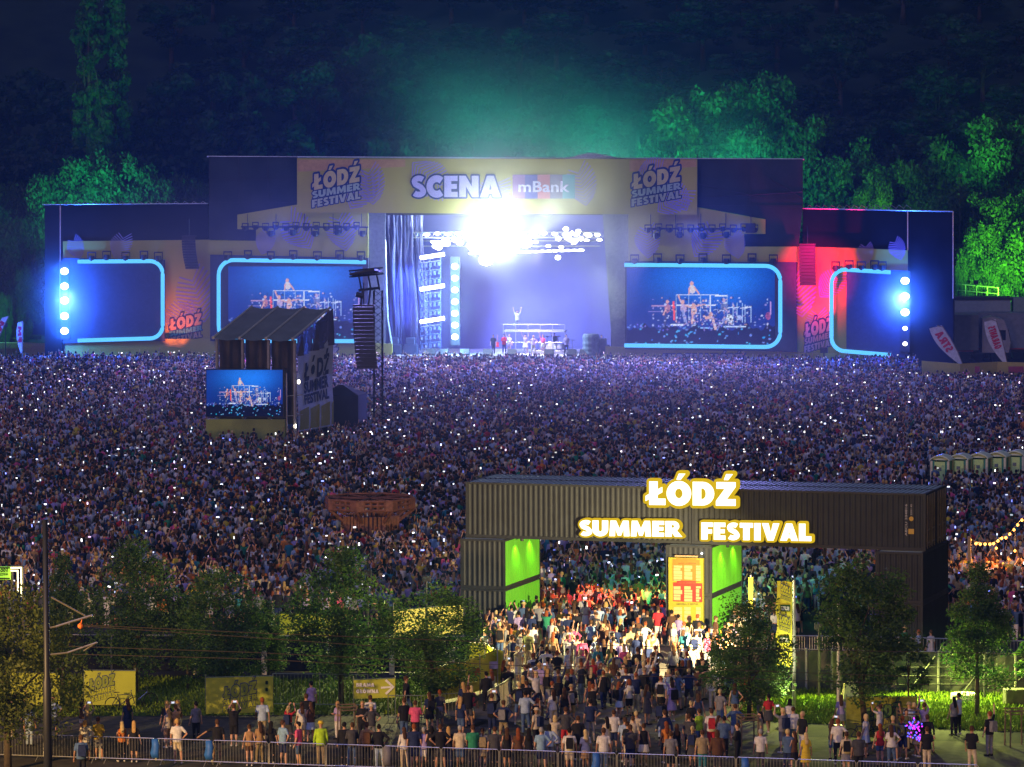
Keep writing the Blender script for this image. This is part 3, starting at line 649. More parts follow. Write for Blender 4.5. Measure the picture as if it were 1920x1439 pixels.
# floor wedges, drum riser, decks, instruments
for iw, X in enumerate((808, 832, 872, 915, 960, 1030, 1072, 1096)):
    t = empty('monitor_speaker', PS.o, PS.yaw, ORD[iw]+' black wedge monitor speaker from the left on the stage front edge', 'monitor speaker', 'wedge monitors along the front stage edge'); p = PS.at(X, 671, -.4)
    m = MB(); m.loft([[(p.x-.5,q,HD+.004),(p.x+.5,q,HD+.004),(p.x+.5,q,z),(p.x-.5,q,z)] for q, z in ((-.9,HD+.2),(-.5,HD+.7),(-.2,HD+.7))]); m.build('cabinet', BLK, t)
t = empty('dj_platform', PS.o, PS.yaw, 'raised white railed platform at centre stage with performer on top', 'platform'); a, c = PS.at(945, 640, 4), PS.at(1060, 640, 4)
m = MB(); m.box(a.x, c.x, 3.5, 6, HD+2.3, HD+2.45); m.build('table_top', mat('white_deck', (.40,.38,.52), .5), t)
m = MB()
for k in range(6): x = a.x+(c.x-a.x)*k/5; m.tube([(x,3.6,HD),(x,3.6,HD+3.1)], .05, 5)
for z in (1.2, 3.1): m.tube([(a.x,3.6,HD+z),(c.x,3.6,HD+z)], .05, 5)
m.build('railing', mat('white_rail', (.38,.36,.55), .4, .3), t)
t = empty('drum_kit', PS.o, PS.yaw, 'drum kit with pale bass drum and cymbals on stage right of centre', 'drum kit')
m = MB(); 
def drum(cx, cy, z0, z1, r): m.lathe([(.01,z0),(r,z0),(r,z1),(.01,z1)], (cx,cy,0), 12)
cx = PS.at(1035, 650, 5).x
drum(cx-1.0,4.6,HD+.6,HD+1.0,.4); drum(cx+.9,4.6,HD+.5,HD+1.0,.45); drum(cx+.2,4.4,HD+.9,HD+1.2,.3); m.loft([[(cx+.55*math.cos(k*.523),q,HD+.6+.55*math.sin(k*.523)) for k in range(12)] for q in (4.0,4.6)]); m.build('drum', mat('drum_shell', (.6,.6,.75), .3), t)
m = MB()
for (x, z) in ((-1.4,1.5),(1.5,1.6),(.7,1.8),(-.5,1.75),(2.2,1.4)): m.tube([(cx+x,4.8,HD),(cx+x,4.8,HD+z)], .03, 5); m.lathe([(.02,0),(.4,-.03),(.4,-.01),(.02,.06)], (cx+x,4.8,HD+z), 10)
m.build('cymbal', mat('brass', (.6,.5,.3), .25, .9), t)
t = empty('stage_riser', PS.o, PS.yaw, 'low pale riser strip under the drums', 'riser'); a, c = PS.at(1000, 655, 4), PS.at(1055, 655, 4); m = MB(); m.bbox(a.x, c.x+1, 3.2, 7, HD+.004, HD+.35, .04); m.build('platform', mat('white_deck', (.40,.38,.52)), t)
t = empty('equipment_stack', PS.o, PS.yaw, 'ribbed barrel-shaped amplifier stack at the right front corner of the stage', 'amplifier'); p = PS.at(1108, 665, 0); m = MB(); m.lathe([(.1,0),(.85,0),(.9,.25),(.85,.5),(.9,.75),(.85,1.0),(.9,1.3),(.85,1.6),(.9,2.0),(.8,2.3),(.1,2.35)], (p.x, 0, HD), 14); m.build('cabinet', mat('amp_skin', (.2,.25,.3), .5, var=.3), t)
for (X, w) in ((740, 'far left'), (770, 'near left'), (1128, 'right')):
    t = empty('flight_case', PS.o, PS.yaw, 'dark flight cases piled at the %s side of the stage' % w, 'equipment case', 'flight cases beside the stage'); p = PS.at(X, 668, 1); m = MB(); m.bbox(p.x-.7,p.x+.8,.5,1.6,HD+.004,HD+1.1,.05); m.bbox(p.x-.5,p.x+.5,.6,1.4,HD+1.104,HD+1.8,.05); m.build('case', mat('case_skin', (.05,.06,.12), .5), t)

# ================================================================ FOREST
def leaf_cloud(clumps, n, leaf, seed, spread=1.0, cols=((.045,.10,.02),(.02,.055,.012))):
    rs = np.random.RandomState(seed); C = np.array(clumps, float); w = C[:,3]**2; k = rs.choice(len(C), n, p=w/w.sum())
    d = rs.normal(size=(n,3)); d /= np.linalg.norm(d, axis=1)[:,None]; r = rs.uniform(.45, 1.08, n)[:,None]*C[k,3:4]*spread
    P = C[k,:3] + d*r*np.array([1,1,.8])
    a = rs.normal(size=(n,3)); a /= np.linalg.norm(a, axis=1)[:,None]; b = np.cross(a, d+rs.normal(0,.5,(n,3))); b /= np.linalg.norm(b, axis=1)[:,None]+1e-9
    s = rs.uniform(.55, 1.25, n)[:,None]*leaf
    V = np.stack([P-a*s, P-b*s*.55, P+a*s, P+b*s*.55], 1).reshape(-1,3)
    t = np.clip(rs.normal(.5,.25,n)+rs.normal(0,.25,len(C))[k], 0, 1)[:,None]
    col = (np.array(cols[0])*t+np.array(cols[1])*(1-t)).repeat(4, 0)
    return V, np.arange(4*n).reshape(-1,4), col
def crown_clumps(rx, rz, zc, n, seed, shape='round'):
    rs = random.Random(seed); out = []
    for i in range(n):
        while True:
            x, y, z = rs.uniform(-1,1), rs.uniform(-1,1), rs.uniform(-1,1)
            if x*x+y*y+z*z < 1: break
        if shape == 'cone': f = 1-(z+1)/2*.75; x *= f*1.15; y *= f*1.15
        if shape == 'column': x *= .9-.35*max(0, z); y *= .9-.35*max(0, z)
        out.append((x*rx, y*rx, zc+z*rz, rs.uniform(.16,.34)*min(rx, rz*.7)*(1.15 if shape == 'round' else .95)))
    return out
LEAFM = mat('leaves', (1,1,1), .65, var=0, attr='col')
_n = LEAFM.node_tree.nodes; _l = LEAFM.node_tree.links; _t = _n.new('ShaderNodeBsdfTranslucent'); _m = _n.new('ShaderNodeMixShader'); _m.inputs[0].default_value = .4
_a = [q for q in _n if q.type == 'ATTRIBUTE'][0]; _o = [q for q in _n if q.type == 'OUTPUT_MATERIAL'][0]; _h = _n.new('ShaderNodeHueSaturation'); _h.inputs['Value'].default_value = 1.6; _l.new(_a.outputs['Color'], _h.inputs['Color'])
_l.new(_h.outputs[0], _t.inputs[0]); _l.new(_n['Principled BSDF'].outputs[0], _m.inputs[1]); _l.new(_t.outputs[0], _m.inputs[2]); _l.new(_m.outputs[0], _o.inputs[0])
BARK = mat('bark', (0.07,0.055,0.04), .95, var=.3, scale=5, bump=.5)
def trunk_mb(h, r, clumps, seed, nb=7, lean=0):
    rs = random.Random(seed); m = MB(); top = (lean*h, 0, h)
    m.tube([(0,0,-.3),(lean*h*.25,0,h*.3),(lean*h*.6,0,h*.65),top], [r*1.25,r,r*.75,r*.3], 8)
    for i in range(nb):
        c = rs.choice(clumps); z = h*rs.uniform(.4,.85); x = lean*z
        m.tube([(x,0,z),((x+c[0])*.5,c[1]*.45,(z+c[2])*.5+.1*h),(c[0],c[1],c[2])], [r*.45,r*.25,r*.08], 5)
    return m
def make_tree(h, rx, rz, zc, nc, nl, leaf, seed, shape='round', r=.12, lean=0, cols=((.05,.10,.02),(.018,.05,.012)), name='tree'):
    cl = crown_clumps(rx, rz, zc, nc, seed, shape); V, F, C = leaf_cloud(cl, nl, leaf, seed, cols=cols)
    return np_mesh('crown', V, F, LEAFM, C), trunk_mb(h, r, cl, seed, lean=lean).mesh('trunk', BARK, smooth=True)
def put_tree(meshes, name, loc, s=1, rz=0, label='', group=None, sz=None):
    t = empty(name, loc, rz, label, 'tree', group); t.scale = (s, s, sz or s)
    link('crown', meshes[0], t); link('trunk', meshes[1], t); return t
far = [make_tree(9, 4.2, 5.0, 9.5, 34, 5200, .42, 100+i, r=.3, cols=((.022,.055,.022),(.008,.026,.014))) for i in range(4)]

poplar = make_tree(26, 3.3, 13.5, 15.5, 70, 9000, .40, 200, 'column', r=.35)
bush = [make_tree(5, 4.6, 4.0, 5.0, 95, 19000, .15, 210+i, r=.2) for i in range(3)]
rs = random.Random(21)
def hill_tree(X, Y, dist, kind, s, label, group=None, sz=None):
    p = atD(X, Y, dist)                       # crown top seen at pixel (X, Y)
    hgt = {'pop': 29, 'bush': 9, 'far': 14.5}[kind]; base = slope(p.x, dist); sc = max(.4, (p.z-base)/hgt)
    m = poplar if kind == 'pop' else bush[rs.randrange(3)] if kind == 'bush' else far[rs.randrange(4)]
    if kind == 'bush': s = s*sc*.66
    return put_tree(m, {'pop': 'poplar_tree', 'bush': 'tree', 'far': 'tree'}[kind], (p.x, dist, base), s*1.0, rs.uniform(0, 6.28), label, group, sc)
hill_tree(165, -40, 512, 'pop', 1.0, 'tall slim poplar on the left slope, the left one of the pair'); hill_tree(212, -55, 516, 'pop', .95, 'tall slim poplar on the left slope, the right one of the pair')
for (X, Y, D, s, lb) in ((110,318,478,.85,'green-lit round tree behind the far left wing'), (178,284,482,1.0,'tallest green-lit bushy tree above the left wing'), (245,300,480,.9,'green-lit bushy tree right of the tallest one above the left wing'), (325,312,486,.9,'dim teal tree beside the grey scrim above the left wing'),
    (30,330,486,.9,'dark blue-green tree at the left frame edge'),(45,500,470,.62,'low bush-like tree between the left frame edge and the wing'),(8,545,462,.4,'bright green-lit bush at the left frame edge'),
    (1340,170,500,1.15,'tall green-lit tree rising behind the right end of the yellow header'), (1430,140,506,1.1,'green-lit tree above the dark right scrim'), (1380,215,490,1.0,'bushy green tree just above the right scrim edge'), (1270,265,488,.75,'small green-lit tree peeking over the header near its right logo'),
    (1530,230,496,1.0,'dark green tree right of the tall lit trees'), (1640,345,486,.8,'tree with bright lime patch above the red-lit drapes'), (1575,290,492,.95,'dim tree left of the lime-lit one'), (1720,300,492,1.0,'dark tree above the far right wing'), (1860,225,496,1.1,'olive-lit tree at upper right'),
    (1905,340,474,1.15,'brightest lime-lit tree at the right frame edge'), (1850,420,470,.8,'green-lit tree left of the brightest one'), (1800,500,466,.5,'small green-lit tree above the truck trailer')):
    hill_tree(X, Y, D, 'bush', s, lb)
rows_f = [(500,330),(512,270),(524,205),(538,140),(552,80),(568,20),(586,-30),(604,-70)]
for j, (D, Y) in enumerate(rows_f):
    for i in range(15):
        X = -40+i*145+(j%2)*70+rs.uniform(-25,25)
        if X < 300 and j > 3: continue
        hill_tree(X, Y+rs.uniform(-25,25), D+rs.uniform(-4,4), 'far', 1.15+rs.uniform(-.15,.25), 'dark tree of the unlit wood, %s row up the slope, %s from the left' % (ORD[j], ORD[i]), 'dark trees of the wood on the slope')
# green uplights
def green_lamp(label, X, Y, D, e, aim, col=(.05,1,.12), spot=85):
    p = atD(X, Y, D); p.z = max(p.z, slope(p.x, D)+.6); t = empty('tree_floodlight', p, 0, label, 'floodlight'); m = MB(); m.bbox(-.25,.25,-.2,.2,-.2,.25,.04); m.tube([(0,0,-.2),(0,0,-(p.z-slope(p.x,D)))], .05, 5); m.build('lamp_body', BLK, t)
    q = atD(*aim); pt_light('green_beam', (0,0,.5), col, e, .2, t, spot=spot, rot=q-p, blend=1)
green_lamp('green floodlight aimed at the trees above the left wing', 150, 420, 462, GRN*1.2, (185,310,484), (.02,1,.55))
green_lamp('green floodlight at the left frame edge by the parked cars', 10, 610, 448, GRN*.35, (5,560,462))
green_lamp('green floodlight behind the right scrim aimed up at tall trees', 1400, 340, 462, GRN*2.4, (1395,215,496), (.03,1,.40))
green_lamp('green floodlight under the lime-lit tree', 1650, 400, 474, GRN*.28, (1648,360,486), (.20,1,.04), 70)
green_lamp('green floodlight below the brightest tree at the right edge', 1885, 560, 456, GRN*2.6, (1900,430,474), (.20,1,.02), 80)
green_lamp('green floodlight behind the truck trailer', 1830, 530, 456, GRN*.30, (1850,470,470), (.10,1,.06), 80)
green_lamp('green floodlight on the hillside at upper right', 1800, 330, 480, GRN*.9, (1860,240,498), (.10,1,.15), 60)
green_lamp('green floodlight at the foot of the poplars', 170, 300, 494, GRN*.4, (185,120,514), (.05,1,.12), 60)
green_lamp('teal floodlight behind the stage header, left one', 880, 430, 470, GRN*5, (900,120,500), (.02,.75,.45), 95)
green_lamp('teal floodlight behind the stage header, right one', 1130, 430, 470, GRN*5, (1130,120,500), (.02,.8,.42), 95)
# apartment blocks beyond the wood
for (X0, X1, Yt, lb) in ((-60, 42, -80, 'dim apartment block at the upper left corner with balconies'), (92, 270, -90, 'dim apartment block behind the poplars with a few lit windows')):
    D = 640; a, c = atD(X0, 30, D), atD(X1, 30, D); top = atD(X0, Yt, D).z; z0 = slope(a.x, D)-3
    t = empty('apartment_block', (a.x, D, z0), 0, lb, 'building'); w = c.x-a.x; H_ = top-z0
    m = MB(); m.box(0, w, 0, 12, 0, H_); m.build('wall', mat('block_wall', (.22,.20,.22), .9, var=.2), t)
    m = MB(); m.box(-.4, w+.4, -.4, 12.4, H_+.01, H_+.5); m.build('roof', BLK, t)
    nfl = int(H_/3); nw = max(2, int(w/3.2))
    for i in range(nfl):
        z = H_-(i+1)*3
        if i < 7:
            m = MB(); m.box(.6, w-.6, -1.2, -.01, z+.1, z+1.0); m.build('balcony', mat('balcony_red', (.25,.12,.10), .9) if i % 2 else mat('balcony_grey', (.2,.2,.25), .9), t)
            for k in range(nw):
                x = w*(k+.5)/nw; m = MB(); m.box(x-.7, x+.7, -.06, -.005, z+1.05, z+2.5); m.build('window', emat('lit_window', (1,.35,.12), .10) if rs.random() < .22 else mat('dark_window', (.02,.03,.06), .2), t)

# ================================================================ DELAY SCREEN TOWER
PD = Plane(G(470, 848), R(-21))
t = empty('screen_tower', PD.o, PD.yaw, 'scaffold tower with sloping grey canopy, black tarpaulin front and banner side in the crowd', 'tower')
POST = mat('tower_post', (.35,.34,.30), .5, .4)
def at2(X, Y, d): return PD.at(X, Y, d)
x0, x1 = at2(407, 690, 1.2).x, at2(553, 690, 1.2).x; W3 = (x1-x0)/3; zE = at2(407, 633, 1.2).z; dR = 7.5; zR = at2(470, 575, 1.2+dR).z
def zz(X, Y, d): return at2(X, Y, d).z
CAN = mat('grey_canopy', (.16,.19,.18), .8, var=.15, scale=.8, bump=.4)
m = MB()
for k in range(3):                                   # three sagging bays
    for j in range(6):
        a0, a1 = j/6, (j+1)/6
        for i in range(4):
            u0, u1 = i/4, (i+1)/4
            def P(u, a): return (x0-.15+W3*(k+u)*1.02, .9+dR*a, zE+(zR-zE)*a-.22*math.sin(math.pi*u)*(1-.3*a))
            m.add([P(u0,a0),P(u1,a0),P(u1,a1),P(u0,a1)], [(0,1,2,3)]); 
m.build('canopy', CAN, t, smooth=True, fix=False)
m = MB()
for k in range(4): x = x0-.15+W3*k*1.02; m.tube([(x,.88,zE+.02),(x,.9+dR,zR+.04)], .09, 6); m.lathe([(.01,-.15),(.15,-.1),(.15,.1),(.01,.15)], (x,.85,zE), 8)
m.build('roof_beam', mat('pale_beam', (.5,.5,.45), .5, .3), t)
for k in range(4):
    x = x0+W3*k
    for d in (1.2, 8.0): m = MB(); m.box(x-.1, x+.1, d-.1, d+.1, 0, zE-.1 if d < 2 else zE+(zR-zE)*.93); m.build('post', POST, t)
m = MB(); TARP = mat('black_tarpaulin', (.014,.012,.014), .45, var=.4, scale=1.2, bump=1.0)
for k in range(3):
    pts = []
    for j in range(9):
        a = j/8; x = x0+W3*k+.1+(W3-.2)*a; pts.append((x, 1.45+.12*math.sin(j*2.3+k)))
    m.loft([[(x, y+(.08*math.sin(i*1.9+x*3)), z) for (x, y) in pts] for i, z in enumerate(np.linspace(2.2, zE-.15, 9))], cap=False, closed=False)
m.build('tarpaulin', TARP, t, smooth=True, fix=False)
# banner side, running away from the camera on the right
q = []; sA = at2(565, 640, 1.3); X0_, X1_ = 565, 607
s0, s1 = x1+.18, x1+.22
m = MB(); n = 8; top = []; D1 = 8.3
def side(u, v): return (s0+(s1-s0)*u+.05*math.sin(v*9), 1.3+(D1-1.3)*u, 1.6+(zE-.9+(zR-zE)*.4*u-1.6)*v)
for i in range(n):
    for j in range(n): m.add([side(i/n,j/n),side((i+1)/n,j/n),side((i+1)/n,(j+1)/n),side(i/n,(j+1)/n)], [(0,1,2,3)])
sb = m.build('side_banner', mat('pale_banner', (.60,.66,.85), .7, var=.15, scale=.6), t, smooth=True, fix=False)
m = MB()
for i in range(4): m.loft([[side(.05+.3*i, v) for v in (.02,.25)], [side(.3+.3*i if i<3 else 1, v) for v in (.02,.28)]], cap=False, closed=False)
m.v = [(a+.03, b, c) for a, b, c in m.v]; m.build('yellow_print', YEL, sb, fix=False)
m = MB()
for row, (s_, v0, v1) in enumerate((('ŁÓDŹ', .60, .88), ('SUMMER', .45, .58), ('FESTIVAL', .32, .43))):
    v, f = text_raw(s_, .05); xx0, xx1, zt = v[:,0].min(), v[:,0].max(), v[:,1].max(); m.add([tuple(Vector(side(.18+.7*(a-xx0)/(xx1-xx0), v0+(v1-v0)*b/zt+.0))+Vector((.04,-.02,0))) for a, b in v], f)
m.build('lettering', mat('side_navy', (.05,.08,.20), .8), sb, fix=False)
m = MB()
for j in range(8):
    a = j/7
    m.loft([[(x1+.3+.1*math.sin(j*2), 1.0+a*7.3, zz(560, 668, 1.2)+a*.6), (x1+.3, 1.0+a*7.3, zE+(zR-zE)*a)], [(x1+.35+.12*math.sin(j*2+1), 1.0+min(1,a+.14)*7.3, zz(560, 668, 1.2)+a*.6), (x1+.3, 1.0+min(1,a+.14)*7.3, zE+(zR-zE)*min(1,a+.14))]], cap=False, closed=False)
m.build('side_tarpaulin', mat('shiny_tarpaulin', (.05,.05,.09), .2, var=.4, scale=1, bump=1), t, fix=False)
# video wall at the front
t2 = empty('video_screen', PD.o, PD.yaw, 'small video wall on a yellow-green plinth in the crowd in front of the scaffold tower', 'video screen')
spanel('cabinet', [(386,692),(533,693),(533,784),(386,782)], -.6, .5, BLK, t2, PD)
link('picture', led_mesh(PD, (387,694,530,781), -.64), t2)
spanel('plinth', [(386,786),(534,787),(534,842),(386,842)], -.62, .5, mat('plinth_yellow', (.30,.33,.08), .8, var=.2, scale=.5), t2, PD)
m = MB(); a = PD.at(534, 700, -.3); 
for x, d in ((a.x+.15,-.3),(a.x+.15,1.1),(a.x+.8,-.3)): m.tube([(x,d,0),(x,d,zz(534,700,0))], .05, 5)
for z in (3.0, 4.6): m.tube([(a.x+.15,-.3,z),(a.x+1.3,.3,z+.1)], .04, 4)
a = PD.at(386, 800, -.2); m.tube([(a.x,-.2,1.8),(a.x-1,-.6,0)], .05, 5); m.build('support_frame', POST, t2)
for (X, Y, w) in ((562, 716, 'upper'), (555, 799, 'lower')):
    t3 = empty('work_lamp', PD.o, PD.yaw, '%s small white work lamp on the corner of the scaffold tower' % w, 'lamp'); p = PD.at(X, Y, .9); m = MB(); m.lathe([(.02,-.18),(.12,-.12),(.12,.12),(.02,.18)], (p.x,p.y-.2,p.z), 8); m.build('bulb', emat('warm_lamp', (1,.9,.7), 6), t3)
# speaker tower beside it
PT = Plane(G(690, 826), R(-5))
t = empty('speaker_tower', PT.o, PT.yaw, 'truss tower with angled top rig carrying a long dark speaker array over the crowd', 'speaker tower'); TR = mat('tower_truss', (.03,.035,.045), .5, .5)
def truss(m, p, q, w=.45, n=10, r=.045):
    p, q = Vector(p), Vector(q); ax = (q-p).normalized(); a = ax.cross(Vector((0,1,0)) if abs(ax.y) < .8 else Vector((1,0,0))).normalized()*w/2; b = ax.cross(a).normalized()*w/2; cs = [a+b, a-b, -a-b, -a+b]
    for c in cs: m.tube([p+c, q+c], r, 4)
    for i in range(n):
        u, v = p+(q-p)*(i/n), p+(q-p)*((i+1)/n)
        for k in range(4): m.tube([u+cs[k], v+cs[(k+1)%4]] if (i+k) % 2 else [u+cs[(k+1)%4], v+cs[k]], r*.6, 3)
m = MB(); b0, b1 = PT.at(709, 780, .8), PT.at(709, 545, .8); truss(m, (b0.x,.8,0), (b1.x,.8,b1.z), .7, 22); m.build('mast', TR, t)
m = MB(); a, c = PT.at(657, 514, -.6), PT.at(716, 508, .9); truss(m, a, c, .5, 6, .06); e = PT.at(690, 548, 0)
for X in (672, 690, 706): m.tube([PT.at(X,514,0), PT.at(X+6,545,0)], .07, 5)
m.tube([PT.at(672,545,0), PT.at(712,540,.5)], .12, 5); m.tube([PT.at(680,545,0), PT.at(676,575,0)], .12, 5); m.tube([PT.at(694,545,0), PT.at(690,575,0)], .1, 5); m.tube([PT.at(668,552,0), PT.at(682,556,0)], .25, 6)
m.loft([[PT.at(655,513,-1), PT.at(702,503,-1), PT.at(716,508,1.4), PT.at(668,516,1.4)], [PT.at(655,516,-1), PT.at(702,507,-1), PT.at(716,511,1.4), PT.at(668,519,1.4)]]); m.build('top_rig', TR, t)
line_array('long dark speaker array hanging from the truss tower beside the scaffold tower', 682, 576, 692, 1.75, -.4, .35, PT, 16)
t = empty('equipment_tent', PT.o, PT.yaw, 'black tarpaulin-wrapped equipment tent with peaked top in the crowd', 'tent')
m = MB(); a, c = PT.at(603, 800, -1.5), PT.at(672, 800, -1.5); zt = PT.at(640,742,-1.5).z; zp = PT.at(634,724,-1.5).z
m.loft([[(a.x,-1.5,0),(c.x,-1.5,0),(c.x+.3,1.8,0),(a.x+.3,1.8,0)], [(a.x,-1.5,zt),(c.x,-1.5,zt),(c.x+.3,1.8,zt),(a.x+.3,1.8,zt)], [(a.x+1.2,0,zp),(a.x+1.6,0,zp),(a.x+1.6,.4,zp),(a.x+1.2,.4,zp)]]); m.build('cover', mat('navy_tarpaulin', (.012,.02,.04), .9, var=.4, scale=1, bump=.4), t)
# ================================================================ WOODEN OBSERVATION FRAME
PW = Plane(G(692, 1042), 0)
WOOD = mat('red_brown_wood', (.22,.085,.055), .75, var=.35, scale=4, bump=.3)
t = empty('timber_frame_tower', (PW.o.x, PW.o.y+2.2, 0), R(8), 'octagonal red-brown timber tower flaring to a wide open ring at the top, in the crowd', 'timber tower')
zt = PW.at(692, 938, 0).z; zb = PW.at(692, 962, -1).z; z1 = PW.at(692, 978, 0).z; Ro, Ri = 2.85, 1.75; n8 = 8
def oc(r, k, z): a = math.pi/8+k*math.pi/4; return (r*math.cos(a), r*math.sin(a), z)
for k in range(n8):
    m = MB()
    for z in (zb+.05, (zb+zt)/2, zt-.08): m.tube([oc(Ro,k,z), oc(Ro,k+1,z)], .09, 4)
    for j in range(5):
        f = j/5; p, q = Vector(oc(Ro,k,0)), Vector(oc(Ro,k+1,0)); s_ = p+(q-p)*f; m.tube([(s_.x,s_.y,zb),(s_.x,s_.y,zt)], .08, 4)
    for j in (0, 2): p, q = Vector(oc(Ro,k,0)), Vector(oc(Ro,k+1,0)); s0_, s1_ = p+(q-p)*(j*.4), p+(q-p)*(j*.4+.2); m.add([(s0_.x*1.03,s0_.y*1.03,zb+.02),(s1_.x*1.03,s1_.y*1.03,zb+.02),(s1_.x*1.03,s1_.y*1.03,zt-.05),(s0_.x*1.03,s0_.y*1.03,zt-.05)], [(0,1,2,3)])
    m.build('parapet_panel', WOOD, t)
    m = MB(); m.tube([oc(Ri,k,z1-.2), oc(Ro,k,zb)], .1, 5); m.tube([oc(Ri,k,z1+.3), oc((Ri+Ro)/2,k,zb)], .08, 4); m.build('strut', WOOD, t)
    m = MB(); p, q = Vector(oc(Ri,k,0)), Vector(oc(Ri,k+1,0))
    for j in range(5):
        s_ = p+(q-p)*(j/5); r_ = .13 if j == 0 else .085; m.box(s_.x-r_, s_.x+r_, s_.y-r_, s_.y+r_, 0, z1+.2)
    m.build('post_screen', WOOD, t)
m = MB()
for k in range(4): m.tube([oc(Ro,k,zt-.1), oc(Ro,k+4,zt-.1)], .07, 4)
for k in range(8): m.tube([oc(Ro*.98,k,zt-.05), oc(Ri*.9,k+1,zt-.2)], .05, 4)
m.build('cross_beam', WOOD, t)

# ================================================================ CONTAINER GATE
TH = -.318; PG = Plane((-2.443, 211.5, 0), TH); LH, THH = 2.59, 2.90
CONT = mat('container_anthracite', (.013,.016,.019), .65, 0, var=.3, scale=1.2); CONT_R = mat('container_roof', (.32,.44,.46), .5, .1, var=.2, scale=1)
GREENP = mat('green_painted_steel', (.10,.42,.015), .5, var=.08, scale=.6); BAR = mat('door_bar', (.35,.30,.2), .35, .6)
def corr(m, p, q, z0, z1, inward, pitch=.278, dep=.045, mi=0):
    p, q = Vector((*p, 0)), Vector((*q, 0)); L = (q-p).length; u = (q-p)/L; n = Vector((-u.y, u.x, 0))*inward; k = max(1, round(L/pitch)); s = L/k; pts = []
    for i in range(k):
        for f, d in ((0,0),(.26,0),(.5,dep),(.76,dep)): pts.append(p+u*(s*(i+f))+n*d)
    pts.append(q); m.add([(*a[:2], z) for z in (z0, z1) for a in pts], [(i, i+1, i+1+len(pts), i+len(pts)) for i in range(len(pts)-1)], mi)
def container(x, y, z, L, Wd, Hh, label, group, door=None, green=None, alongy=False, marks=False):
    """own frame: length along x (or along y), seen from -y"""
    loc = PG.world((x, y, z)); t = empty('shipping_container', loc, TH, label, 'container', group)
    X, Y = (Wd, L) if alongy else (L, Wd); e = .004; r = .12; m = MB()
    for a in (e, X-e-r): 
        for b_ in (e, Y-e-r): m.box(a, a+r, b_, b_+r, e, Hh-e)
    for b_ in (e, Y-e-r):
        m.box(e+r, X-e-r, b_, b_+r*.8, e, .16); m.box(e+r, X-e-r, b_, b_+r*.8, Hh-.11, Hh-e)
    for a in (e, X-e-r): m.box(a, a+r*.8, e+r, Y-e-r, e, .16); m.box(a, a+r*.8, e+r, Y-e-r, Hh-.11, Hh-e)
    for a in (0, X-.18):
        for b_ in (0, Y-.18): m.box(a+.001, a+.179, b_+.001, b_+.179, .0, .12); m.box(a+.001, a+.179, b_+.001, b_+.179, Hh-.12, Hh)
    m.build('frame', CONT, t)
    sides = {'front': ((r,.03),(X-r,.03),1), 'back': ((X-r,Y-.03),(r,Y-.03),1), 'right': ((X-.03,r),(X-.03,Y-r),1), 'left': ((.03,Y-r),(.03,r),1)}
    for nm, (p, q, s) in sides.items():
        if door == nm:
            for k in range(2):
                m = MB(); y0, y1 = r+(Y-2*r)*k/2+.01, r+(Y-2*r)*(k+1)/2-.01; m.box(X-.07, X-.03, y0, y1, .18, Hh-.13)
                for j in range(4): z0 = .3+j*(Hh-.6)/4; m.box(X-.03, X-.015, y0+.1, y1-.1, z0, z0+(Hh-.6)/4-.08)
                dd = m.build('door', mat('container_door', (.20,.16,.10), .5, .2, var=.25), t)
                m = MB()
                for yy in (y0+.25, y1-.25): m.tube([(X+.01,yy,.1),(X+.01,yy,Hh-.1)], .03, 6)
                m.box(X-.01, X+.03, y0+.2, y1-.2, 1.0, 1.06); m.box(X-.01, X+.03, y0+.2, y1-.2, .35, .4); m.build('locking_bar', BAR, dd)
            continue
        m = MB(); corr(m, p, q, .16, Hh-.11, s); m.build('side_panel', GREENP if green == nm else CONT, t, fix=False)
    m = MB(); k = int((X if not alongy else Y)/.28)
    for i in range(k):
        if alongy: a = .1+(Y-.2)*i/k; w = (Y-.2)/k; m.box(.12, X-.12, a+w*.15, a+w*.7, Hh-.06, Hh-.012)
        else: a = .1+(X-.2)*i/k; w = (X-.2)/k; m.box(a+w*.15, a+w*.7, .12, Y-.12, Hh-.06, Hh-.012)
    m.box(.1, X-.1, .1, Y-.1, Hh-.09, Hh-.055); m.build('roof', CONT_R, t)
    if marks:
        m = MB()
        for j in range(11): z0 = Hh-.5-j*.105; 
        text_into(m, 'ABCU 204816', (X-.95, .75), (X-.95, 2.35), (X-1.06, .75), .02, .01)
        text_into(m, '22G1 45', (X-.70, 1.8), (X-.70, 2.35), (X-.78, 1.8), .02, .01); m.build('serial_number', mat('serial_white', (.45,.45,.45)), t, fix=False)
        for zc in (1.62, .98):
            m = MB(); 
            if zc > 1.3: m.loft([[(X-.74+.12*math.cos(a*.785), q, zc+.12*math.sin(a*.785)) for a in range(8)] for q in (.012,.02)])
            else: m.prism([(X-.88,zc-.13),(X-.60,zc-.13),(X-.60,zc+.13),(X-.88,zc+.13)], .012, .02)
            m.build('warning_sticker', mat('sticker_amber', (.55,.35,.05)), t)
    return t
z2 = 2*LH; GAP = .09
for k in range(2):
    for r_ in range(2):
        container(k*(12.19+.02), r_*(2.44+GAP), z2+.01, 12.19, 2.44, THH, 'long anthracite container of the gate beam, %s half, %s row' % (('left','right')[k], ('front','rear')[r_]), 'gate beam containers', door='right' if k else None, marks=(k == 1 and r_ == 0))
def solve_a(px, z):                       # x along the gate whose front edge shows at pixel px
    lo, hi = -2, 28
    for _ in range(50):
        md = (lo+hi)/2
        if project(PG.world((md, -.6, z)))[0] < px: lo = md
        else: hi = md
    return lo
midx = solve_a(1334.7, 3.0)-2.44
legs = [(-.10, 'left', 'right'), (midx, 'middle', 'right'), (24.4-2.44+.0, 'right', None)]
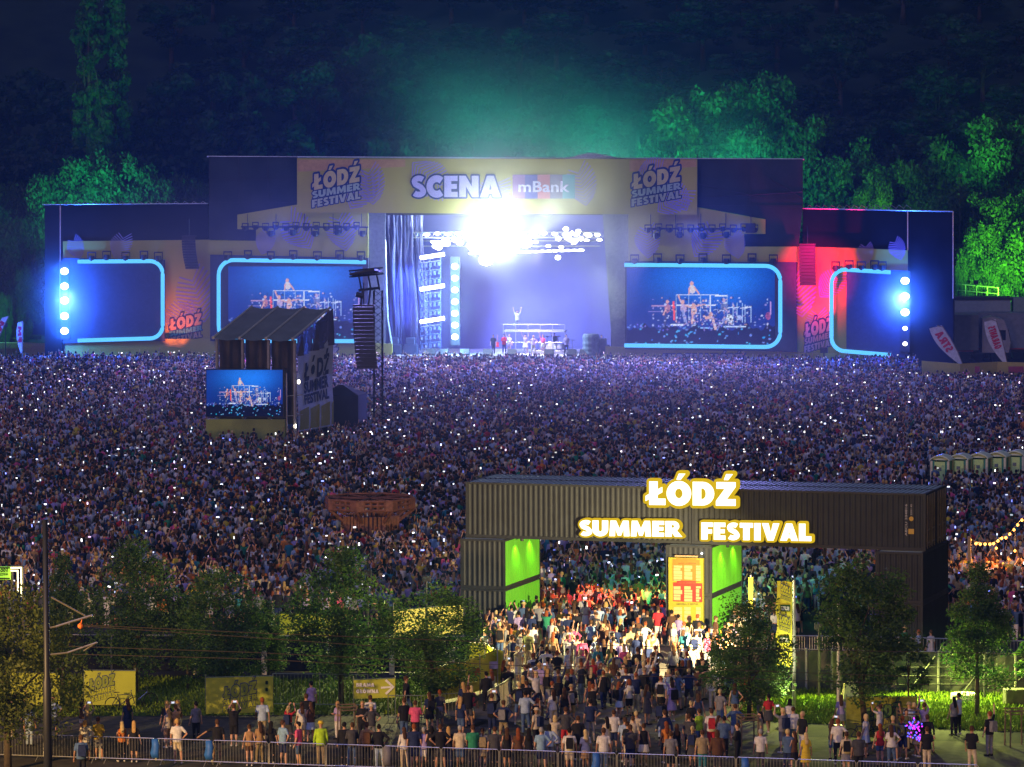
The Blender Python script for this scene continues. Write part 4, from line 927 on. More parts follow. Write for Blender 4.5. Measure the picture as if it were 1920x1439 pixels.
for (x, w, gr) in legs:
    for j in range(2):
        container(x, -.6, j*(LH+.005), 6.06, 2.44, LH-.005, '%s anthracite container of the %s gate leg%s' % (('lower','upper')[j], w, ', green inner side' if gr else ''), 'gate leg containers', green=gr, alongy=True)
# lamps over the green walls
for (x, w) in ((-.10, 'left'), (midx, 'middle')):
    for j, yy in enumerate((1.2, 3.6)):
        t = empty('wall_spotlight', PG.world((x+2.44+.35, yy, z2-.12)), TH, '%s spotlight washing the green side of the %s gate leg' % (('nearer','farther')[j], w), 'spotlight')
        m = MB(); m.lathe([(.02,-.12),(.09,-.1),(.08,.1),(.02,.12)], n=10); m.build('lamp_head', BLK, t); m = MB(); m.box(-.02,.02,-.02,.02,.1,.13); m.build('bracket', BLK, t)
        pt_light('green_wash', (0,0,-.16), (.75,1,.12), GATE_G, .06, t, spot=110, rot=(-.42,0,-2.0), blend=.9)
for (x, yy, cc, e_, lb) in ((8.4,5.3,(.05,1,.25),GATE_G*13,'green spotlight under the rear of the gate beam lighting the crowd'),(5.6,5.2,(1,.06,.03),GATE_G*15,'red spotlight under the rear of the gate beam, left one'),(11.0,5.2,(1,.10,.03),GATE_G*15,'red spotlight under the rear of the gate beam, right one'),(15.0,5.2,(.1,1,.4),GATE_G*2,'green spotlight under the right half of the gate beam')):
    t = empty('beam_spotlight', PG.world((x, yy-.6, z2-.14)), TH, lb, 'spotlight'); m = MB(); m.lathe([(.02,-.12),(.09,-.1),(.08,.1),(.02,.14)], n=10); m.build('lamp_head', BLK, t)
    pt_light('colour_beam', (0,0,-.18), cc, e_, .08, t, spot=95, rot=(0,1.5 if cc[0] > .5 else 4.5,-3.2), blend=.8)
# sign
YH = emat('sign_halo', (1.0,.66,.015), .72); SW = emat('sign_white', (1,.95,.72), 2.4)
def sign(word, box, label, tilt):
    t = empty('illuminated_sign', PG.o, TH, label, 'sign'); x0, y0, x1, y1 = box
    q = [PG.at(x0, y1, -.35), PG.at(x1, y1+tilt, -.35), PG.at(x0, y0, -.35)]; q = [(p.x, p.z) for p in q]
    m = MB(); text_into(m, word, *q, -.30, .055, .095, thick=.28); m.build('halo_panel', YH, t, fix=False)
    m = MB(); text_into(m, word, *q, -.36, .055, 0, thick=.05); m.build('letters', SW, t, fix=False)
    p0, p1 = Vector((q[0][0], -.9, q[0][1])), Vector((q[1][0], -.9, q[1][1]))
    for f in (.25, .75): pt_light('sign_light', p0+(p1-p0)*f+Vector((0,0,.5)), (1,.75,.15), SIGN_E, .4, t)
sign('ŁÓDŹ', (1213,903,1379,947), 'glowing white letters ŁÓDŹ with yellow halo on top of the container gate', 2)
sign('SUMMER', (1086,976,1277,1005), 'glowing white word SUMMER with yellow halo on the gate beam', 2)
sign('FESTIVAL', (1315,980,1521,1012), 'glowing white word FESTIVAL with yellow halo on the gate beam', 3)
# schedule board on the middle leg
t = empty('schedule_board', PG.o, TH, 'backlit festival schedule board, yellow with orange and red tables, on the middle gate leg', 'notice board')
def quad(m, x0, y0, x1, y1, d, mi=0): a, c = PG.at(x0, y1, d), PG.at(x1, y0, d); m.add([(a.x,d,a.z),(c.x,d,a.z),(c.x,d,c.z),(a.x,d,c.z)], [(0,1,2,3)], mi)
def eb(n, c, s): return mat(n, c, .6, var=.05, emit=c, es=s)
a, c = PG.at(1255, 1183, -.66), PG.at(1320, 1047, -.66); m = MB(); m.box(a.x, c.x, -.80, -.61, a.z, c.z); bd = m.build('panel', eb('board_yellow', (.30,.27,.01), .06), t)
m = MB(); quad(m, 1261,1050,1312,1090,-.81); quad(m, 1268,1048,1306,1054,-.812); m.build('orange_table', eb('board_orange', (.60,.14,.01), .10), bd, fix=False)
m = MB(); quad(m, 1262,1094,1317,1128,-.81); quad(m, 1269,1090,1305,1096,-.812); m.build('red_table', eb('board_red', (.55,.02,.01), .10), bd, fix=False)
rs = random.Random(4)
for (yt, nrow) in ((1061,5),(1100,4),(1139,4)):
    for (c0, c1) in ((1263,1279),(1283,1298),(1305,1314)):
        y = yt
        while y < yt+27: m = MB(); h = rs.choice((3.5,5.5,7)); quad(m, c0, y, c1-rs.choice((0,0,3)), min(y+h, yt+28), -.814); y += h+1.4; m.build('listing_box', eb('board_cream', (.60,.33,.14), .08), bd, fix=False)
for (s_, b_) in (('PIĄTEK, 23 SIERPNIA', (1272,1055.5,1305,1058.2)), ('SOBOTA, 24 SIERPNIA', (1272,1092,1304,1094.4)), ('NIEDZIELA, 25 SIERPNIA', (1269,1131.5,1309,1134.6))): 
    m = MB(); q = [PG.at(b_[0], b_[3], -.82), PG.at(b_[2], b_[3], -.82), PG.at(b_[0], b_[1], -.82)]; text_into(m, s_, *[(p.x, p.z) for p in q], -.82, .02); m.build('heading', mat('board_ink', (.12,.08,.02)), bd, fix=False)
m = MB(); p = PG.at(1287, 1043.5, -.9); m.box(p.x-.6, p.x+.6, -.95, -.8, p.z-.03, p.z+.05); m.build('lamp_rail', mat('amber_rail', (.4,.25,.12)), t)
p = PG.at(1287, 1038, -1.6); pt_light('board_light', p, (1,.8,.35), SIGN_E*.3, .2, t, spot=120, rot=p+Vector((0,.8,-3)), blend=1)
t = empty('wall_lamp', PG.o, TH, 'tiny white lamp above the schedule board', 'lamp'); p = PG.at(1316, 1038, -.64); m = MB(); m.lathe([(.01,-.05),(.05,0),(.01,.05)], (p.x,p.y,p.z), 8); m.build('bulb', WHITE_L, t)

# ================================================================ PORTABLE TOILETS (prototype + copies)
def make_toilet():
    t = empty('portable_toilet'); w = .55
    m = MB()
    for sx in (-1, 1): m.bbox(sx*w-.08, sx*w+.08, -.6, -.42, 0, 1.95, .03); m.bbox(sx*w-.08, sx*w+.08, .42, .6, 0, 1.95, .03)
    m.build('corner_post', mat('toilet_cream', (.75,.72,.5), .6), t)
    m = MB()
    for sx in (-1, 1): m.box(min(sx*w, sx*(w-.05)), max(sx*w, sx*(w-.05)), -.42, .42, .12, 1.95)
    m.box(-w+.08, w-.08, .5, .56, .12, 1.95); m.box(-w+.081, -w+.2, -.55, -.5, .1, 1.95); m.box(w-.2, w-.081, -.55, -.5, .1, 1.95); m.build('wall', mat('toilet_green', (.01,.22,.16), .5), t)
    m = MB(); m.box(-.34, .34, -.60, -.56, .1, 1.9); m.box(-.30, .30, -.62, -.603, .2, 1.0); d = m.build('door', mat('toilet_door', (.60,.85,.30), .6, var=.1), t)
    m = MB(); m.box(.22,.28,-.66,-.62,1.0,1.15); m.build('handle', BLK, d); m = MB(); m.box(-.12,.12,-.625,-.603,1.35,1.55); m.build('sign_plate', mat('plate_grey', (.15,.2,.2)), d)
    m = MB(); rg = []
    for k in range(9): a = k/8; x = -.66+1.32*a; z = 1.96+.30*math.sin(math.pi*a)**.7; rg.append([(x,-.68,z-.02),(x,.68,z-.02),(x,.68,z+.05),(x,-.68,z+.05)])
    m.loft(rg); m.bbox(-.5,.5,-.5,.5,2.0,2.2,.05); m.build('roof', mat('toilet_roof', (.75,.85,.65), .5), t, smooth=False)
    return t
tw = make_toilet(); xs_ = [1766,1801,1838,1872,1906,1940]; ords = ['first from the left','second from the left','third from the left','fourth from the left','fifth from the left, near the frame edge','cut by the right frame edge']
for i, X in enumerate(xs_):
    t = tw if i == 0 else copy_tree(tw); p = G(X, 922-i*2.4); t.location = p; t.rotation_euler = (0,0,R(-20)); t.scale = (1.12,1.12,1.15)
    tag(t, 'cream and green portable toilet with domed roof, '+ords[i], 'toilet', 'row of portable toilets at the right edge')
# low fence behind the toilets
def bar_fence(name, pts, h, label, m_=STEEL, n=None, cat='fence', r=.03, group=None):
    t = empty(name, pts[0], 0, label, cat, group); o = Vector(pts[0]); m = MB()
    for p, q in zip(pts[:-1], pts[1:]):
        p, q = Vector(p)-o, Vector(q)-o; L = (q-p).length; k = n or max(2, int(L/.16)); u = (q-p)
        for z in (h, .15): m.tube([p+Vector((0,0,z)), q+Vector((0,0,z))], r, 5)
        for i in range(k+1): s_ = p+u*(i/k); m.tube([s_+Vector((0,0,.15)), s_+Vector((0,0,h))], r*.45, 3)
    m.build('railing', m_, t)
    for p in pts: m = MB(); p = Vector(p)-o; m.tube([p, p+Vector((0,0,h))], r*1.1, 5); m.build('post', m_, t)
    return t
bar_fence('steel_fence', [G(1700,898), G(1830,888), G(1960,876)], 1.9, 'thin steel fence line running behind the portable toilets', n=4)
# ================================================================ FAR RIGHT: trucks, flags, banner fence
def wheel(m, x, y, r, w=.3): m.loft([[(x+r*f*math.cos(k*math.pi/8), y+q, r+r*f*math.sin(k*math.pi/8)) for k in range(16)] for f, q in ((.55,0),(1,.02),(1,w-.02),(.55,w))])
PTK = Plane(G(1790, 700), R(-3)); dT = 16
def truck(x, y, label, colour, body=True, s=1.35):
    t = empty('lorry', PTK.world((x, y, 0)), PTK.yaw, label, 'lorry'); t.scale = (s,s,s)
    m = MB(); m.box(-9.0, -1.2, 0, 2.5, 1.1, 3.9); m.build('trailer', mat('trailer_grey', (.16,.18,.20), .6, var=.15), t)
    m = MB(); m.loft([[(-.9,q,.9),(1.2,q,.9),(1.35,q,1.7),(1.15,q,2.6),(.8,q,3.5),(-.1,q,3.75),(-.9,q,3.6)] for q in (0,2.4)]); cb = m.build('cab', mat(colour[0], colour[1], .4, .1, var=.1), t)
    m = MB(); m.box(.25,.95,-.02,-.004,1.9,2.7); m.build('window', mat('truck_glass', (.01,.012,.02), .1), cb)
    m = MB(); m.loft([[(1.31,q,1.8),(1.36,q,1.8),(1.2,q,2.7),(1.15,q,2.7)] for q in (.15,2.25)]); m.build('windscreen', mat('truck_glass', (.01,.012,.02), .1), cb)
    m = MB(); m.box(-8.6,.9,.5,1.9,.75,.95); m.build('chassis', BLK, t)
    for x_ in (.3, -2.4, -6.6, -7.8): [(lambda m: (wheel(m, x_, q_, .5), m.build('wheel', mat('tyre', (.015,.015,.017), .8), t)))(MB()) for q_ in (.02, 2.1)]
    m = MB(); m.box(-8.8,-1.6,-.01,-.004,1.0,1.08); m.build('side_strip', mat('red_strip', (.4,.03,.03)), t)
    return t
p = PTK.at(1862, 640, dT); truck(p.x, dT-1, 'grey articulated lorry parked behind the far right wing', ('cab_silver', (.26,.25,.26)))
p = PTK.at(1990, 640, dT+4); truck(p.x, dT+3, 'second lorry, partly cut by the right frame edge', ('cab_dark', (.12,.14,.16)))
t = empty('site_container', PTK.world((PTK.at(1790,600,dT+8).x, dT+8, 0)), PTK.yaw, 'pale container cabin behind the lorry cab', 'container'); ze = PTK.at(1850,556,dT+8).z; m = MB(); xe = PTK.at(1895,600,dT+8).x-PTK.at(1790,600,dT+8).x
m.box(0, xe, 0, 3, 0, ze-.4); m.build('wall', mat('cabin_pale', (.26,.30,.30), .7, var=.1), t); m = MB(); m.box(-.1, xe+.1, -.1, 3.1, ze-.39, ze-.1); m.build('roof', BLK, t)
t = empty('site_container', PTK.world((PTK.at(1900,600,dT+8.5).x, dT+8.5, 0)), PTK.yaw, 'second pale cabin at the right frame edge', 'container'); m = MB(); m.box(0, 3.5, 0, 3, 0, ze-.2); m.build('wall', mat('cabin_pale2', (.20,.28,.24), .7, var=.1), t)
def beach_flag(base, h, lean, label, word, wcol, wid=.9):
    t = empty('feather_flag', base, PTK.yaw, label, 'flag'); m = MB(); pole = [Vector((lean*h*f**1.6, 0, h*f)) for f in (0,.25,.5,.75,.95)]; m.tube(pole+[pole[-1]+Vector((lean*.9-.25,0,.15))], .05, 5); m.build('pole', mat('flag_pole', (.2,.15,.12)), t)
    L, Rr = [], []
    for i in range(9):
        f = .28+.70*i/8; s_ = 1 if lean < 0 else 1; p = Vector((lean*h*f**1.6, 0, h*f)); w = wid*math.sin(math.pi*min(1, .06+.62*(f-.28)/.70))**1.0; L.append(p); Rr.append(p+Vector((-w, 0, -.25*w)))
    m = MB()
    for i in range(8): m.add([L[i], L[i+1], Rr[i+1], Rr[i]], [(0,1,2,3)])
    m.v = [(a, b+.02*math.sin(c*3), c) for a, b, c in m.v]; fl = m.build('flag_cloth', mat('white_flag', (.55,.55,.60), .8), t, smooth=True, fix=False)
    c0, c1 = (L[3]+Rr[3])*.5, (L[7]+Rr[7])*.5; ax = (c1-c0); nx_ = Vector((ax.z,0,-ax.x)).normalized()*wid*.27; m = MB()
    text_into(m, word, (c0.x-nx_.x, c0.z-nx_.z), (c1.x-nx_.x, c1.z-nx_.z), (c0.x+nx_.x, c0.z+nx_.z), -.05, .03); m.build('lettering', wcol, fl, fix=False)
REDT = mat('red_letter', (.55,.03,.08), .8)
b1 = G(1811, 712); beach_flag(b1, 5.6, -.45, 'white feather flag leaning left with red letters STR beside the yellow banner fence', 'STRA', REDT, 1.5)
b2 = G(1892, 716); beach_flag(b2, 6.4, -.22, 'white feather flag at far right with small red lettering', 'GARANTS', REDT, 1.35)
def band(name, label, pts, h, m_, z0=.1, cat='banner'):
    t = empty(name, pts[0], 0, label, cat); o = Vector(pts[0]); m = MB()
    for p, q in zip(pts[:-1], pts[1:]): p, q = Vector(p)-o, Vector(q)-o; m.loft([[p+Vector((0,0,z0)),p+Vector((0,0,h)),p+Vector((0,.04,h)),p+Vector((0,.04,z0))],[q+Vector((0,0,z0)),q+Vector((0,0,h)),q+Vector((0,.04,h)),q+Vector((0,.04,z0))]])
    return t, m.build('banner_cloth', m_, t)
t, bc = band('fence_banner', 'long yellow banner fence below the feather flags at far right', [G(1728,716), G(1800,722), G(1870,718), G(1990,722)], 2.1, mat('amber_banner', (.42,.34,.08), .8, var=.15, scale=.4))
m = MB(); o = G(1728,716)
for X in (1822, 1904): p = G(X, 720)-o; m.box(p.x-.75,p.x+.75,p.y-.35,p.y-.3,1.1,1.75)
m.build('red_label', mat('label_red', (.35,.05,.08)), bc)
bar_fence('steel_fence', [atD(1750,530,455)*1, atD(1850,536,455), atD(1900,538,455)], .1, 'green-lit handrail above the containers at far right', n=2) if 0 else None
m = MB(); t = empty('handrail', (0,0,0), 0, 'thin green-lit handrail above the cabins at far right', 'railing'); A_, B_ = atD(1750,529,468), atD(1872,540,462)
for k in range(7): p = A_+(B_-A_)*(k/6); m.tube([p, (p.x,p.y,min(slope(p.x,p.y)-.2, p.z-2))], .06, 5)
m.tube([A_, B_], .06, 5); m.tube([A_-Vector((0,0,.7)), B_-Vector((0,0,.7))], .05, 5); m.build('rail', STEEL, t)
# far left: barrier, cars, flags
bar_fence('steel_barrier', [G(-40,672), G(46,673), G(90,675)], 1.75, 'steel railing on a pale ledge at the far left beside the wing', r=.06, n=44)
t = empty('low_wall', G(-40,690), 0, 'pale low wall under the far left railing', 'wall'); m = MB(); w = (G(95,690)-G(-40,690)).x; m.bbox(0, w, 0, .6, 0, .95, .04); m.build('wall', mat('pale_ledge', (.35,.32,.28), .8), t)
def car(loc, rz, label, col, nm):
    t = empty('parked_car', loc, rz, label, 'car'); t.scale = (1.15,1.15,1.15); m = MB(); pr = [(-2.1,.35),(-2.15,.8),(-1.3,1.0),(-.75,1.42),(.6,1.45),(1.35,1.0),(2.1,.85),(2.15,.4)]
    m.loft([[(x, q, z if z < 1.1 else z) for x, z in pr] for q in (-.85,.85)]); m.build('body', mat(nm, col, .25, .3), t)
    m = MB(); m.box(-.7,.62,-.862,-.852,1.02,1.36); m.build('window', mat('truck_glass', (.01,.012,.02), .1), t)
    for x in (-1.3, 1.35): [(lambda m: (wheel(m, x, q_, .33, .2), m.build('wheel', mat('tyre', (.015,.015,.017), .8), t)))(MB()) for q_ in (-.9, .7)]
    for s_ in (-.6,.6): m = MB(); m.box(2.1,2.17,s_-.15,s_+.15,.6,.75); m.build('tail_light', mat('tail_red', (.5,.02,.03), .3), t)
car(G(18,660), R(8), 'dark parked car behind the far left railing, left of the thin flag', (.02,.025,.04), 'car_dark'); car(G(70,655), R(-5), 'dark blue parked car behind the far left railing next to the wing', (.02,.03,.07), 'car_navy')
beach_flag(G(42,688), 5.0, .03, 'thin pale feather flag standing before the far left railing', 'FM', REDT, .7); beach_flag(G(-12,680), 5.2, .35, 'pale feather flag cut by the left frame edge', 'FM', REDT, .9)
# string lights on the wooden post
t = empty('wooden_pole', G(1817, 1120), 0, 'square wooden pole carrying the string lights at the right', 'pole'); zt = atD(1817, 1006, G(1817,1120).y).z; m = MB(); m.bbox(-.09,.09,-.09,.09,0,zt,.015); m.build('post', mat('pale_timber', (.40,.26,.13), .7, var=.2), t)
t = empty('string_lights', (0,0,0), 0, 'string of warm bulbs sagging from the wooden pole to the right edge', 'string lights'); Dp = G(1817,1120).y
sp = [(1819,1012),(1830,1019),(1838,1020),(1847,1020),(1856,1020),(1863,1019),(1871,1014),(1878,1009),(1886,1008),(1893,1001),(1901,993),(1908,984),(1916,975),(1926,962),(1936,950)]
pts = [atD(x, y-2, Dp+3*i/14) for i, (x, y) in enumerate(sp)]; m = MB(); m.tube(pts, .02, 4); m.build('cable', BLK, t)
for i, p in enumerate(pts):
    m = MB(); m.lathe([(.01,-.11),(.08,-.05),(.085,.0),(.03,.06)], (p.x,p.y,p.z-.06), 8); m.build('bulb', emat('warm_bulb', (1,.36,.06), 7), t, smooth=True)
for i in (2, 7, 12): pt_light('bulb_and_door_light', pts[i]-Vector((0,.2,.15)), (1,.45,.12), BULB_E, .1, t)
pt_light('bulb_and_door_light', pts[1]-Vector((0,.1,.2)), (1,.55,.2), BULB_E*22, .1, t, spot=40, rot=PG.world((24.4, 2.5, 6.5)))  # added spot that brightens the container doors, not the light of a bulb
for X, Y in ((1868,1028),(1903,1033)):
    t = empty('hanging_bulb', atD(X,Y,Dp+2), 0, 'single warm bulb hanging below the string lights, %s one' % ('left' if X < 1880 else 'right'), 'lamp'); m = MB(); m.lathe([(.01,-.09),(.07,-.04),(.07,.02),(.02,.07)], n=8); m.build('bulb', emat('warm_bulb', (1,.36,.06), 7), t); m = MB(); m.tube([(0,0,.06),(0,0,1.1)], .012, 3); m.build('cord', BLK, t)

# ================================================================ FOREGROUND: barriers, fences, banners
bA, bB = G(17, 1425), G(1675, 1481); ub = (bB-bA).normalized(); yawb = math.atan2(ub.y, ub.x)
def make_barrier():
    t = empty('crowd_barrier'); L = 2.42; h = 1.10; m = MB(); r = .021
    m.tube([(0,0,.18),(0,0,h-.08),(.06,0,h),(L-.06,0,h),(L,0,h-.08),(L,0,.18)], r, 6); m.tube([(0,0,.2),(L,0,.2)], r, 6); m.build('frame', STEEL, t)
    m = MB()
    for i in range(1, 19): x = L*i/19; m.tube([(x,0,.2),(x,0,h)], .008, 4)
    m.build('bars', STEEL, t)
    for x in (.25, L-.25): m = MB(); m.tube([(x,-.32,.02),(x,0,.2),(x,.32,.02)], .018, 5); m.build('foot', STEEL, t)
    return t
bar0 = make_barrier(); nb = 17
ordw = ['first','second','third','fourth','fifth','sixth','seventh','eighth','ninth','tenth','eleventh','twelfth','thirteenth','fourteenth','fifteenth','sixteenth','seventeenth']
for i in range(nb):
    t = bar0 if i == 0 else copy_tree(bar0); t.location = bA + ub*(2.47*(i-.35)) + Vector((0,0,.012)); t.rotation_euler = (0,0,yawb+uni(-.012,.012))
    tag(t, 'steel crowd barrier panel in the front row, %s from the left' % ordw[i], 'barrier', 'crowd barriers along the street')
BLUE_T = mat('blue_sheet', (.02,.12,.45), .6, var=.2, scale=4)
for i, X in enumerate((291, 392, 1117, 1396, 726)):
    p = bA + ub*((G(X, 1425+(X-17)*.034)-bA).dot(ub)); t = empty('cloth_sheet', p, yawb, ('blue plastic sheet hung over the barrier beside the white barrier gap', 'blue plastic sheet on the barrier left of the man leaning on it', 'blue sheet on the barrier below the gate crowd', 'small blue sheet on the right barrier', 'dark grey sheet bundled on the barrier')[i], 'sheet')
    m = MB(); m.loft([[(-.12*w+o,-.09,z),(.12*w+o,-.07,z),(.14*w+o,.06,z),(-.10*w+o,.07,z)] for z, w, o in ((1.10,1.0,0),(.8,1.2,.03),(.5,1.3,-.03),(.3,1.15,.02))]); m.build('cloth', BLUE_T if i < 4 else mat('grey_sheet', (.12,.12,.16)), t, smooth=True)
FB = mat('black_fence_fabric', (.010,.011,.018), .85, var=.3); POSTW = mat('pale_post', (.42,.40,.36), .5, .3)
def fabric_fence(name, label, pts, h, m_, every=3.4, cat='fence', pm=POSTW, pr=.05, top=.0, wav=.04):
    t = empty(name, pts[0], 0, label, cat); o = Vector(pts[0]); m = MB(); pm_ = MB()
    for p, q in zip(pts[:-1], pts[1:]):
        p, q = Vector(p)-o, Vector(q)-o; L = (q-p).length; k = max(2, int(L/.5)); u = (q-p)/k; nn = Vector((-u.y, u.x, 0)).normalized()
        P = [p+u*i+nn*(wav*math.sin(i*1.7)) for i in range(k+1)]
        for i in range(k): m.loft([[P[i]+Vector((0,0,.05)), P[i+1]+Vector((0,0,.05)), P[i+1]+Vector((0,0,h+.03*math.sin(i))), P[i]+Vector((0,0,h+.03*math.sin(i-1)))], [v+nn*.02 for v in (P[i]+Vector((0,0,.05)), P[i+1]+Vector((0,0,.05)), P[i+1]+Vector((0,0,h+.03*math.sin(i))), P[i]+Vector((0,0,h+.03*math.sin(i-1))))]])
        for i in range(int(L/every)+1): pm2 = MB(); s_ = p+(q-p).normalized()*min(L, i*every)-nn*.08; pm2.tube([s_, s_+Vector((0,0,h+.12+top))], pr, 6); pm2.build('post', pm, t)
        pm_.tube([p-nn*.05+Vector((0,0,h+.05)), q-nn*.05+Vector((0,0,h+.05))], .025, 5)
    m.build('fabric', m_, t, smooth=False); pm_.build('top_rail', pm, t); return t
fabric_fence('fabric_fence', 'tall black fabric fence with pale posts behind the left row of trees', [G(-40,1258), G(365,1260), G(735,1262), G(880,1262)], 1.75, FB, 6.6)
fabric_fence('fabric_fence', 'shiny black foil fence with posts right of the entrance plaza', [G(1372,1290), G(1560,1296), G(1760,1300), G(1990,1306)], 1.9, mat('black_foil', (.05,.048,.045), .28, var=.5, scale=1.5, bump=1.0), 3.6, pr=.06, wav=.10)
bar_fence('steel_fence', [G(1480,1284)+Vector((0,0,.0)), G(1700,1288), G(1990,1298)], 2.35, 'steel railing standing just behind the black foil fence on the right', n=46)
GRN_F0 = mat('dull_steel', (.12,.12,.11), .6, .4); m = MB(); t = empty('brace_frame', G(1700,1302), 0, 'diagonal steel braces leaning on the black foil fence right of the leaning tree', 'brace')
for dx in (0, 2.6): m.tube([(dx,-.25,.1),(dx+1.3,-.2,1.8)], .025, 5)
for z in (.5,.9,1.3): m.tube([(-1,-.2,z),(5,-.2,z)], .016, 4)
m.build('rail', GRN_F0, t)
# steel fence sections with yellow banners, left side
GRN_F = mat('grey_green_steel', (.20,.24,.18), .5, .4)
bar_fence('mesh_fence', [G(512,1326), G(600,1327), G(690,1328)], 1.55, 'thin grey fence between the lettered banner and the arrow banner', GRN_F, r=.02)
bar_fence('mesh_fence', [G(728,1352), G(790,1352), G(880,1346)], 1.15, 'grey-green barred fence right of the arrow banner', GRN_F, r=.02)
SIGNY = mat('sign_yellow', (.42,.46,.03), .75, var=.15, scale=.8); INK = mat('banner_ink', (.04,.09,.02), .8)
def ground_banner(label, x0, y0, x1, y1, yb, tl=0, kind='logo', arrow=False, part=None, name='banner', m_=None):
    """rectangular banner: pixel box of its face, yb = pixel row of the ground below it"""
    c = G((x0+x1)/2, yb); mp = Plane(c, part or 0.0); t = empty(name, mp.o, mp.yaw, label, 'banner')
    q = [mp.at(x0,y1,0), mp.at(x1,y1+tl,0), mp.at(x1,y0+tl,0), mp.at(x0,y0,0)]; m = MB(); m.prism([(p.x,max(p.z,.03)) for p in q], 0, .05); b_ = m.build('panel', m_ or SIGNY, t)
    m = MB(); zt = max(q[2].z, q[3].z)
    for p in (q[0], q[1]): m.tube([(p.x,.09,0),(p.x,.09,zt+.1)], .03, 6)
    m.tube([(q[3].x,.09,q[3].z+.02),(q[2].x,.09,q[2].z+.02)], .02, 5); m.build('frame', GRN_F, t)
    return t, mp, b_
t, mp, b_ = ground_banner('big yellow-green ŁÓDŹ SUMMER FESTIVAL banner left of the grey fence', 386, 1272, 512, 1339, 1342, -3); logo(b_, mp, (418,1282,482,1332), -.02, .02, grow=.05, cols=((.25,.30,.04),(.42,.46,.03),(.42,.46,.03)))
m = MB()
for (x, y) in ((500,1279),(500,1292)):
    for k in range(4): p = mp.at(x+(k%2)*2-1, y+(k//2)*2.5, -.02); m.add([(p.x-.05,-.02,p.z),(p.x,-.02,p.z-.07),(p.x+.05,-.02,p.z),(p.x,-.02,p.z+.07)], [(0,1,2,3)])
m.build('leaf_print', INK, b_, fix=False)
t, mp, b_ = ground_banner('yellow-green ŁÓDŹ SUMMER FESTIVAL banner behind the left trees', 158, 1258, 254, 1322, 1330, 1); logo(b_, mp, (166,1268,216,1314), -.02, .02, grow=.05, cols=((.25,.30,.04),(.42,.46,.03),(.42,.46,.03)))
t, mp, b_ = ground_banner('yellow-green banner partly hidden by the big tree at far left', 20, 1262, 112, 1322, 1330, 1)
t, mp, b_ = ground_banner('yellow direction banner reading BRAMA GŁÓWNA with a white arrow pointing right', 663, 1276, 741, 1311, 1348, -3)
WT = mat('white_letters', (.75,.75,.68), .7)
words(b_, mp, 'BRAMA', (668,1281,702,1288), -.02, WT, None, fore=.02); words(b_, mp, 'GŁÓWNA', (668,1293,710,1300), -.02, WT, None, fore=.02)
m = MB(); a, c = mp.at(714,1290,-.04), mp.at(734,1288.5,-.04); h = .045
m.prism([(a.x,a.z-h),(c.x,c.z-h),(c.x,c.z+h),(a.x,a.z+h)], -.045, -.03); m.prism([(c.x-.30,c.z+.28),(c.x+.02,c.z),(c.x+.14,c.z),(c.x-.22,c.z+.36)], -.045, -.03); m.prism([(c.x-.22,c.z-.36),(c.x+.14,c.z),(c.x+.02,c.z),(c.x-.30,c.z-.28)], -.048, -.033); m.build('arrow', WT, b_)
t, mp, b_ = ground_banner('pale yellow-green ŁÓDŹ SUMMER FESTIVAL banner behind the leaning tree on the right', 1587, 1308, 1718, 1384, 1388, -1, m_=mat('sign_olive', (.30,.32,.05), .8, var=.2)); logo(b_, mp, (1622,1322,1690,1374), -.02, .02, grow=.05, cols=((.14,.26,.10),(.40,.36,.08),(.30,.38,.06)))
# curved yellow banner fence at the plaza's left corner
YB = mat('bright_yellow_vinyl', (.62,.58,.02), .5, var=.1, scale=1, bump=.3)
t, bc = band('fence_banner', 'bright yellow banner fence curving round the left corner of the entrance plaza', [G(812,1322), G(862,1312), G(900,1300), G(930,1286), G(945,1290)], 1.75, YB, .12)
o = Vector(t.location); m = MB()
for (X, Yg, n_) in ((892,1303,0),(926,1290,1)):
    p = G(X, Yg)-o; m.box(p.x-.24, p.x+.2, p.y-.32, p.y-.29, .95, 1.3, n_)
m.build('sponsor_label', [mat('label_brick', (.5,.12,.05)), mat('label_lilac', (.45,.35,.5))], bc)
m = MB()
for X, Y in ((862,1314),(900,1303),(945,1293),(933,1289)): p = G(X,Y)-o; m.tube([p, p+Vector((0,0,1.9))], .03, 6)
m.build('post', POSTW, t)
fabric_fence('banner_fence', 'yellow banner fence end running back from the corner towards the gate leg', [G(871,1250), G(912,1252), G(943,1272)], 1.15, YB, 2.2, cat='banner', pr=.03, wav=.02)
bar_fence('handrail', [G(916,1352), G(944,1336), G(966,1318)], 1.35, 'slanting pale railing at the left foot of the plaza', mat('pale_rail', (.45,.48,.34), .5, .4), r=.035, n=16)
# stair edge strips at the right corner of the plaza
t = empty('ramp_rail', (0,0,0), 0, 'thin steel handrail on the plaza edge at the right, before the trees', 'railing'); m = MB()
for p, q in (((1318,1272),(1328,1292)),((1328,1292),(1372,1297)),((1314,1330),(1328,1292))): a, c = atD(*p, 190), atD(*q, 190); m.tube([a, c], .04, 5)
for X, Y in ((1318,1272),(1372,1297)): a = atD(X, Y, 190); m.tube([a, (a.x,a.y,0)], .03, 5)
m.build('rail', STEEL, t)
